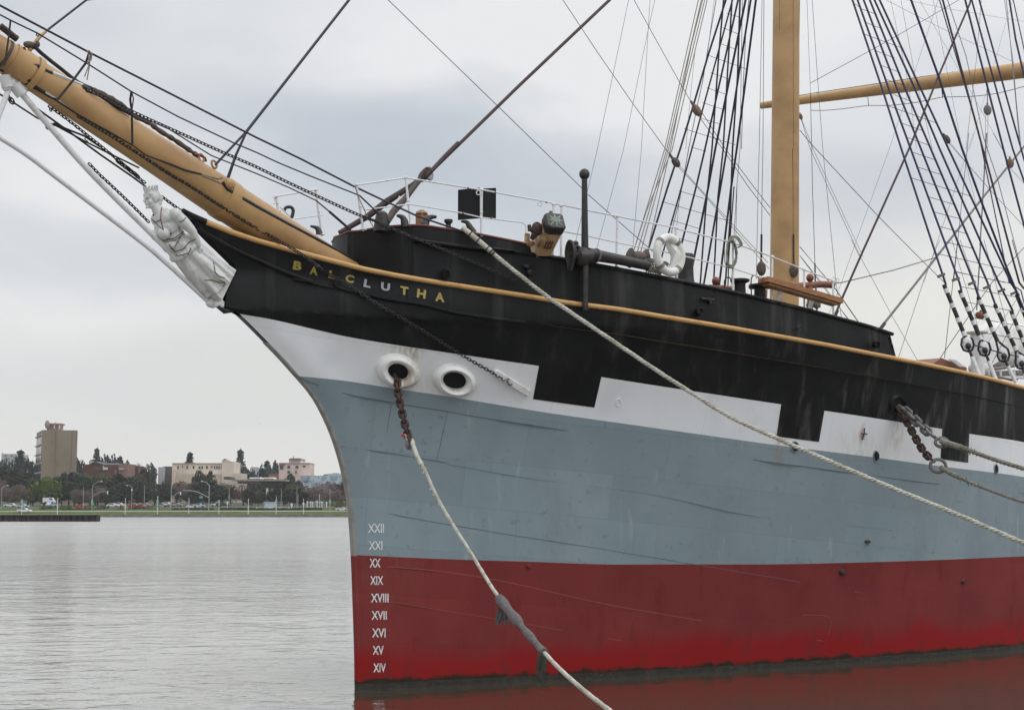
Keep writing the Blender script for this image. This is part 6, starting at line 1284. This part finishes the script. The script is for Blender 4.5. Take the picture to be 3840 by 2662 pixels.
br = bmat('red_brick', (.125, .05, .045)); br2 = bmat('pinkish_brick', (.23, .13, .11)); gr = bmat('pale_grey_wall', (.42, .42, .44)); cr_ = bmat('cream_wall', (.64, .56, .47)); pch = bmat('peach_wall', (.66, .51, .45)); wh = bmat('white_wall', (.72, .70, .68)); rdk = bmat('dark_grey_roof', (.09, .085, .08))
simple('pale_building', ZG, [(20, 215, 698, 900, gr, 'wall')], 800, 20, 'pale grey flat building at far left behind the dark trees', wins=[(60, 85, 715, 728), (140, 165, 715, 728)], roofs=[lambda rt: bbox(*Zb(ZG, 28, 34, 680, 700), 799, .8, gr, 'chimney', rt)])
def gable(z, pts, d, dep, m, name):
    def f(rt): b_ = MB(); b_.prism([at_d(z(x, y), d) for x, y in pts], FH*dep); b_.build(name, m, rt, smooth=False)
    return f
simple('brick_building', ZG, [(1080, 1345, 835, 1080, br, 'wall'), (1160, 1180, 790, 850, gr, 'chimney', 6)], 660, 14, 'dark red brick gabled building right of the beige tower', wins=[(1232, 1252, 882, 902), (1275, 1300, 880, 902)], roofs=[gable(ZG, [(1165, 840), (1230, 803), (1330, 845)], 660, 14, br, 'gable'), gable(ZG, [(1155, 838), (1230, 797), (1345, 838), (1230, 805)], 659.5, 15, rdk, 'roof')])
simple('brick_building', ZG, [(1345, 1545, 835, 1080, br, 'wall'), (1345, 1540, 822, 838, gr, 'parapet'), (1336, 1346, 850, 910, gr, 'downpipe', -1)], 655, 14, 'red brick building with one white window panel in the middle of the shore', wins=[(1345, 1400, 875, 905)], roofs=[lambda rt: bbox(*Zb(ZG, 1347, 1398, 877, 903), 654.5, .3, wh, 'white_panel', rt)])
simple('brick_building', ZG, [(1545, 1665, 828, 1080, br2, 'wall'), (1548, 1605, 885, 905, gr, 'canopy', -1)], 652, 14, 'pinkish lighter brick building joining the right end of the red one', wins=[])
simple('brick_building', ZG, [(1665, 1800, 855, 1050, br, 'wall'), (1490, 1520, 905, 1010, br2, 'pillar', -12)], 665, 12, 'dull red low building half hidden right of the pinkish brick one')
simple('small_grey_building', ZG, [(2060, 2125, 870, 1000, gr, 'wall'), (2125, 2240, 862, 960, rdk, 'wall', 4)], 700, 12, 'small grey building before the left end of the long pale building')
cream = simple('long_building', ZH, [(20, 825, 822, 1010, cr_, 'wall'), (665, 825, 800, 960, cr_, 'wall', -.4), (820, 915, 950, 1010, bmat('pale_stucco', (.62, .54, .46)), 'annex', -2), (150, 620, 962, 1050, bmat('tan_lower_wall', (.50, .42, .32)), 'lower_wing', -6), (20, 60, 900, 1100, pch, 'end_wall', -3)], 670, 16, 'long cream two-storey building with a row of small windows',
    wins=[(88, 105, 855, 892), (148, 160, 855, 875), (205, 225, 855, 890), (288, 308, 855, 890), (365, 385, 862, 892), (400, 420, 857, 892), (460, 482, 857, 892), (525, 542, 857, 880), (566, 580, 857, 892), (595, 610, 857, 892), (622, 637, 857, 892), (656, 670, 857, 892), (745, 765, 857, 892)],
    roofs=[gable(ZH, [(665, 805), (668, 775), (705, 766), (745, 772), (800, 803)], 669.5, 16, cr_, 'shaped_gable'), lambda rt: bbox(*Zb(ZH, 20, 668, 818, 826), 669.6, 17, bmat('tan_coping', (.42, .33, .25)), 'coping', rt), lambda rt: bbox(*Zb(ZH, 690, 716, 762, 772), 669, 2, br2, 'roof_vent', rt)])
simple('pink_building', ZH, [(1410, 1808, 820, 1040, pch, 'wall'), (1538, 1692, 768, 822, wh, 'penthouse', 3), (1410, 1485, 822, 845, br2, 'cornice', -.5), (1808, 1812, 825, 980, pch, 'wall', 2)], 660, 15, 'pink flat-roofed building with white penthouse near the ship stem',
    wins=[(1520, 1555, 852, 885), (1625, 1662, 852, 885), (1718, 1755, 850, 868), (1520, 1555, 920, 950), (1622, 1640, 918, 950), (1422, 1465, 850, 900)],
    roofs=[gable(ZH, [(1530, 772), (1555, 755), (1680, 755), (1695, 772)], 661, 16, bmat('brown_roof', (.25, .17, .14)), 'roof'), lambda rt: bbox(*Zb(ZH, 1592, 1602, 728, 760), 665, 1, gr, 'vent_pipe', rt), lambda rt: bbox(*Zb(ZH, 1405, 1810, 814, 824), 659.6, 16, bmat('tan_coping', (.45, .32, .25)), 'coping', rt)])
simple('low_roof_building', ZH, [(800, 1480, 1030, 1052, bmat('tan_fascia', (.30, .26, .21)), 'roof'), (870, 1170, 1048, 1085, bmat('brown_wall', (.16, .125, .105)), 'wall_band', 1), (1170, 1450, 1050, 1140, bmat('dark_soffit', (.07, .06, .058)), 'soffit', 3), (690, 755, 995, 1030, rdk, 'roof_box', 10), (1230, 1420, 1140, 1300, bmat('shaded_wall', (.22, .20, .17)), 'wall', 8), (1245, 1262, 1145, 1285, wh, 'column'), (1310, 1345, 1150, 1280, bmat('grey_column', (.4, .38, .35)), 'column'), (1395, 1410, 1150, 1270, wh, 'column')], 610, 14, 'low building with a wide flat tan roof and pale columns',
    roofs=[gable(ZH, [(1015, 1022), (1030, 1005), (1160, 1003), (1172, 1022)], 612, 8, wh, 'skylight'), gable(ZH, [(1192, 1022), (1205, 1005), (1330, 1003), (1342, 1022)], 612, 8, wh, 'skylight')])
simple('brick_building', ZH, [(1280, 1410, 962, 1030, bmat('rust_wall', (.30, .14, .09)), 'wall')], 665, 10, 'small rust-brown house against the left of the pink building')
def mural(t, tcn, col, noi, ramp):
    c_ = mixc(ramp(noi(.35, 5), .45, .55), col, (.42, .50, .54), t); return mixc(ramp(noi(.5, 4), .58, .66), c_, (.10, .20, .26), t)
simple('mural_wall', ZH, [(1690, 2330, 980, 1058, mat('blue_mural', (.26, .34, .37), .8, (.20, .28, .33), .3, extra=mural), 'wall'), (2040, 2330, 955, 985, bmat('bluish_block', (.33, .44, .48)), 'upper_wall', 5), (1990, 2040, 965, 985, rdk, 'roof_box', 4), (2105, 2180, 950, 975, rdk, 'roof_box', 8)], 655, 10, 'long pale blue wall with a painted mural beside the ship stem', 'wall')
simple('small_white_building', ZH, [(1060, 1130, 870, 905, gr, 'wall'), (1125, 1175, 885, 930, bmat('green_grey', (.40, .48, .46)), 'wall', 2)], 760, 10, 'small distant pale house between the slender conifer and the pink building')
simple('small_white_building', ZG, [(1240, 1260, 745, 800, wh, 'wall'), (1160, 1250, 790, 830, gr, 'wall', 3)], 740, 10, 'small pale house at the foot of the tall tiered conifer')
# ---------------------------------------------------------------- street lamps, masts, signs
GREYP = mat('galvanised_pole', (.36, .37, .38), .5); GS = mat('green_sign_face', (.22, .42, .30), .6); WS = mat('white_sign_face', (.7, .72, .7), .6); DKP = mat('dark_lamp_head', (.04, .04, .045), .6); YS = mat('yellow_sign_face', (.65, .5, .08), .6)
def lamp(z, x, yt, yb, lab, name='street_lamp', arm=None, sig=None, sign=None, cap=None, d=514.0, r=.10, m=None, band=None, cat='street lamp', grp='lamps and poles along the shore road'):
    b0 = gp(z, x, yb, d); t0 = gp(z, x, yt, d); b0 = V((b0.x, b0.y, min(zg(d), b0.z) if d > 486 else b0.z)); t0 = V((b0.x, b0.y, t0.z))
    rt = empty(name, b0, lab, cat, grp); b_ = MB(); b_.tube([b0, t0], [r, r*.75], 7); b_.build('pole', m or GREYP, rt)
    if arm:
        e_ = gp(z, arm[0], arm[1], d); b_ = MB(); mid = (t0+e_)/2+UP*abs((e_-t0).length)*.13; b_.tube(smoothpath([t0-UP*.1, mid, e_], 4), r*.7, 6); b_.build('arm', m or GREYP, rt); b_ = MB(); b_.ell(e_, .42, .2, .13, ax=(RT, FH, UP)); b_.build('lamp_head', WS, rt)
    if sig:
        s0_ = gp(z, x, sig[0], d); e_ = gp(z, sig[1], sig[2], d); mid = (s0_+e_)/2+UP*(e_-s0_).length*.09; b_ = MB(); b_.tube(smoothpath([s0_, mid, e_], 4), r*.85, 6); b_.build('signal_arm', m or GREYP, rt)
        b_ = MB(); b_.box(e_-UP*.45, .38, .3, 1.1, ax=(RT, FH, UP)); b_.build('traffic_light', DKP if sig[3] else WS, rt)
    if sign:
        for (y0, y1, w_, mm) in sign:
            a_, c2 = gp(z, x, y0, d), gp(z, x, y1, d); b_ = MB(); b_.box(V((b0.x, b0.y, (a_.z+c2.z)/2))-FH*.15, w_/3.47/FPX*d, .05, a_.z-c2.z, ax=(RT, FH, UP)); b_.build('sign_panel', mm, rt, smooth=False)
    if cap: b_ = MB(); b_.box(t0, cap, .5, .2, ax=(RT, FH, UP)); b_.box(t0-UP*.15, .5, .4, .2, ax=(RT, FH, UP)); b_.build('flat_lamp_head', DKP, rt, smooth=False)
    reparent_local(rt)
lamp(ZG, 15, 1135, 1385, 'lamp post with short arm at the far left edge', arm=(100, 1112))
lamp(ZG, 1080, 1130, 1412, 'plain grey pole left of the tall lamp with signal arm', 'pole', cat='pole')
lamp(ZG, 1195, 1108, 1480, 'tall street lamp with signal arm and green sign', arm=(1320, 1060), sig=(1255, 1400, 1185, False), sign=[(1295, 1352, 26, GS)], d=505, band=1)
lamp(ZG, 745, 1272, 1485, 'white pole on the lawn below the lime-green tree', 'pole', m=WS, d=490, r=.12, cat='pole')
lamp(ZG, 1628, 1272, 1482, 'white pole with small yellow and white signs', 'sign_pole', m=WS, d=490, r=.11, sign=[(1360, 1372, 28, WS), (1382, 1408, 24, YS)], cat='sign pole')
lamp(ZG, 1710, 1130, 1430, 'street lamp with white lantern and short arm to the left', arm=(1652, 1110), sign=[(1155, 1180, 16, WS)])
lamp(ZG, 1875, 1102, 1372, 'thin lamp with wide flat head left of the signal masts', cap=3.2, d=530)
lamp(ZG, 2048, 1262, 1480, 'pole with green sign and white lamp top', 'sign_pole', m=WS, d=490, sign=[(1292, 1345, 24, GS), (1252, 1262, 14, WS)], cat='sign pole')
lamp(ZG, 282, 1295, 1480, 'pole with a folded pale green sign above the white car', 'sign_pole', m=WS, d=490, sign=[(1293, 1345, 26, GS)], cat='sign pole')
lamp(ZG, 2222, 1105, 1440, 'left traffic signal mast with lamp arm reaching right', 'signal_mast', arm=(2310, 1060), sig=(1275, 2350, 1195, False), d=508, r=.13, cat='signal mast')
lamp(ZH, 495, 1105, 1440, 'right traffic signal mast with long arm reaching left', 'signal_mast', arm=(405, 1058), sig=(1265, 150, 1175, True), d=505, r=.15, sign=None, cat='signal mast')
b_ = MB(); c_ = gp(ZH, 396, 1262, 505); b_.box(c_, 1.15, .08, .65, ax=(RT, FH, UP)); b_.tube([c_+UP*.3, c_+UP*1.0], .05, 5); tag(b_.build('street_name_sign', mat('teal_sign', (.10, .40, .33), .6), None, smooth=False), 'small green street sign hanging from the right signal arm', 'street sign')
for a, kw in [((ZH, 235, 1272, 1440, 'white pole between the two signal masts'), dict(name='pole', m=WS, d=495, cat='pole')), ((ZH, 627, 1298, 1472, 'green sign on a white pole right of the signal masts'), dict(name='sign_pole', m=WS, d=490, sign=[(1298, 1345, 26, GS)], cat='sign pole')), ((ZH, 758, 1108, 1412, 'lamp with flat dark head above the reddish tree'), dict(cap=2.2, sign=[(1240, 1290, 12, mat('teal_banner', (.2, .45, .4), .6))])),
              ((ZH, 1008, 1280, 1482, 'white pole on the lawn below the reddish trees'), dict(name='pole', m=WS, d=490, r=.13, cat='pole')), ((ZH, 1372, 1242, 1472, 'green sign on a pole just right of the grey boat'), dict(name='sign_pole', m=WS, d=490, sign=[(1298, 1352, 28, GS)], cap=1.0, cat='sign pole')), ((ZH, 1437, 1140, 1400, 'plain pole right of the pale columns'), dict(name='pole', cat='pole')), ((ZH, 1640, 1112, 1400, 'tall lamp with wide dark flat head under the dark tree'), dict(cap=2.4)), ((ZH, 1655, 1220, 1402, 'short plain pole just right of the wide-headed lamp'), dict(name='pole', cat='pole')),
              ((ZH, 1727, 1280, 1472, 'white pole with small white sign near the ship'), dict(name='sign_pole', m=WS, d=490, sign=[(1335, 1365, 24, WS)], cat='sign pole')), ((ZH, 1933, 1222, 1392, 'plain white pole left of the stem'), dict(name='pole', m=WS, cat='pole')), ((ZH, 2070, 1148, 1478, 'tall lamp with green sign nearest to the ship stem'), dict(cap=2.0, sign=[(1298, 1345, 26, GS)], d=495)), ((ZH, 1575, 1340, 1400, 'short white signboard post right of the boat'), dict(name='sign_pole', m=WS, sign=[(1340, 1385, 24, WS)], cat='sign pole')), ((ZH, 738, 1318, 1365, 'small white board beside the dark car'), dict(name='sign_pole', m=WS, sign=[(1318, 1355, 20, WS)], cat='sign pole'))]:
    lamp(*a, **kw)
for i, x in enumerate((1777, 1822, 1845, 1905, 1968, 2028)):
    b_ = MB(); b0, t0 = gp(ZH, x, 1395, 520), gp(ZH, x, 1325+5*(i % 3), 520); b_.tube([b0, t0], .14, 6); b_.ell(t0, .3, .3, .3); tag(b_.build('white_post', WS), 'one of the row of small white posts under the brown trees left of the stem', 'post', 'white posts under the trees')
# ---------------------------------------------------------------- cars
CARM = {'white': mat('white_car_paint', (.65, .67, .70), .25), 'red': mat('red_car_paint', (.35, .03, .03), .25), 'dark': mat('dark_car_paint', (.03, .035, .045), .25), 'blue': mat('light_blue_car_paint', (.40, .47, .58), .25), 'tan': mat('grey_car_paint', (.25, .25, .25), .3)}
TYRE = mat('tyre_rubber', (.02, .02, .02), .9); carproto = {}
def make_car(colr, van):
    rt = empty('parked_car' if not van else 'parked_van'); b_ = MB(); L_, Wd = 4.4, 1.75
    if van: prof = [(-2.3, .35), (-2.3, 1.9), (-2.1, 2.15), (1.2, 2.15), (1.75, 1.25), (2.3, 1.0), (2.35, .35)]
    else: prof = [(-2.15, .35), (-2.2, .85), (-1.7, .98), (-1.1, 1.42), (.25, 1.45), (1.0, .98), (2.0, .80), (2.2, .62), (2.18, .35)]
    b_.prism([V((x, -Wd/2, z)) for x, z in prof], V((0, Wd, 0))); body_ = b_.build('body', CARM[colr], rt, smooth=False)
    gl = [(-1.0, 1.34), (-1.5, .98), (.85, .98), (.2, 1.36)] if not van else [(.2, 1.9), (.2, 1.3), (1.6, 1.3), (1.2, 1.9)]
    b_ = MB(); b_.prism([V((x, -Wd/2-.01, z)) for x, z in gl], V((0, Wd+.02, 0))); b_.build('window', WIN, body_, smooth=False)
    for x in (-1.35, 1.4):
        for y in (-1, 1): b_ = MB(); b_.lathe(V((x, y*.87-.1, .32)), V((0, 1, 0)), [(0, .2), (0, .33), (.2, .33), (.2, .2)], 14); b_.build('wheel', TYRE, rt)
    return rt
def car(z, x, y, colr, lab, flip=False, van=False, d=526.0, sc_=1.0, rot=0):
    key = (colr, van)
    if key not in carproto: carproto[key] = make_car(colr, van); o = carproto[key]
    else:
        p_ = carproto[key]; o = p_.copy(); COL.objects.link(o)
        for c in p_.children:
            c2 = c.copy(); COL.objects.link(c2); c2.parent = o
            for g in c.children: g2 = g.copy(); COL.objects.link(g2); g2.parent = c2
    b0 = gp(z, x, y, d); o.location = FLIP(b0-UP*.7*sc_); o.scale = (sc_,)*3
    o.rotation_euler = (0, 0, R(-45+(180 if flip else 0)+rot)); tag(o, lab, 'van' if van else 'car', 'cars on the shore road')
for a, kw in [((ZG, 320, 1432, 'white', 'larger white car on the lawn path above the dark bulkhead'), dict(d=498, sc_=1.08)), ((ZG, 130, 1365, 'white', 'white car parked at far left near the lamp post'), dict(flip=True)), ((ZG, 300, 1376, 'blue', 'pale blue car behind the larger white car'), {}), ((ZG, 642, 1318, 'white', 'white van parked under the lime-green tree'), dict(van=True, d=545)), ((ZG, 665, 1360, 'blue', 'pale blue car in front of the white van'), dict(rot=70)), ((ZG, 1040, 1374, 'red', 'red car behind the orange shrubs'), dict(flip=True)), ((ZG, 1470, 1366, 'white', 'white car left of the white pole with yellow sign'), {}), ((ZG, 1535, 1360, 'white', 'second white car just left of the pole with yellow sign'), dict(flip=True, d=534)),
              ((ZG, 1755, 1378, 'red', 'red car just right of the white lantern lamp'), {}), ((ZG, 1822, 1384, 'red', 'red car behind purplish shrubs, right one of the two'), dict(flip=True)), ((ZG, 2105, 1366, 'tan', 'grey car left of the left signal mast'), {}), ((ZG, 2180, 1352, 'white', 'white car directly left of the left signal mast'), dict(d=540)), ((ZG, 2250, 1358, 'tan', 'grey car directly right of the left signal mast'), dict(rot=50)),
              ((ZH, 285, 1382, 'white', 'white car between the two signal masts'), {}), ((ZH, 370, 1370, 'blue', 'light blue car just left of the right signal mast'), {}), ((ZH, 600, 1355, 'white', 'white pickup right of the right signal mast'), dict(flip=True)), ((ZH, 690, 1358, 'dark', 'dark car right of the white pickup'), dict(sc_=1.25)), ((ZH, 80, 1360, 'tan', 'grey car below the left signal arm'), dict(d=540)), ((ZH, 2230, 1415, 'white', 'white car at the ship stem'), dict(d=505)), ((ZG, 1890, 1362, 'tan', 'grey car behind the flat-headed lamp'), dict(d=545))]:
    car(*a, **kw)
bt_ = empty('boat_on_land', gp(ZH, 1280, 1400, 518), 'grey-white boat standing ashore in front of the low-roofed building', 'boat')
q = lambda x, y: gp(ZH, x, y, 518)
b_ = MB(); b_.prism([q(1215, 1378), q(1225, 1345), q(1365, 1345), q(1370, 1378), q(1350, 1392), q(1225, 1392)], FH*2.4); b_.build('boat_hull', CARM['blue'], bt_, smooth=False)
b_ = MB(); b_.prism([q(1205, 1335), q(1215, 1320), q(1345, 1322), q(1355, 1345), q(1240, 1345)], FH*2.2); b_.build('cabin', mat('grey_green_cabin', (.28, .36, .36), .6), bt_, smooth=False)
b_ = MB(); b_.prism([q(1215, 1392), q(1355, 1392), q(1350, 1408), q(1225, 1405)], FH*2.6); b_.build('white_base', WS, bt_, smooth=False)
reparent_local(bt_)
b_ = MB(); b_.box(gp(ZH, 1330, 1403, 514), 12, 1, .5, ax=(RT, FH, UP)); tag(b_.build('white_kerb_wall', WS, None, smooth=False), 'low white kerb wall in front of the boat ashore', 'low wall')
g0 = at_d(ZH(1155, 302), 420); b_ = MB(); b_.ell(g0, .22, .1, .08, ax=(RT, FH, UP)); b_.tube([g0, g0-RT*.3+UP*.22, g0-RT*.62+UP*.1], [.07, .06, .02], 5); b_.tube([g0, g0+RT*.3+UP*.0, g0+RT*.55-UP*.22], [.07, .06, .02], 5)
tag(b_.build('gull', WS), 'tiny pale gull flying above the far shore', 'bird')
# ---------------------------------------------------------------- haze
b_ = MB(); b_.box(W(0, 500, 60), 2200, 1060, 126, ax=(RT, FH, UP)); hz_m = bpy.data.materials.new('pale_haze'); hz_m.use_nodes = True; t = hz_m.node_tree; t.nodes.clear()
o_ = t.nodes.new('ShaderNodeOutputMaterial'); pv = t.nodes.new('ShaderNodeVolumePrincipled'); pv.inputs['Color'].default_value = (.92, .94, .96, 1); pv.inputs['Density'].default_value = .00010; pv.inputs['Anisotropy'].default_value = .2
t.links.new(pv.outputs[0], o_.inputs['Volume']); tag(b_.build('haze', hz_m, smooth=False), kind='stuff')
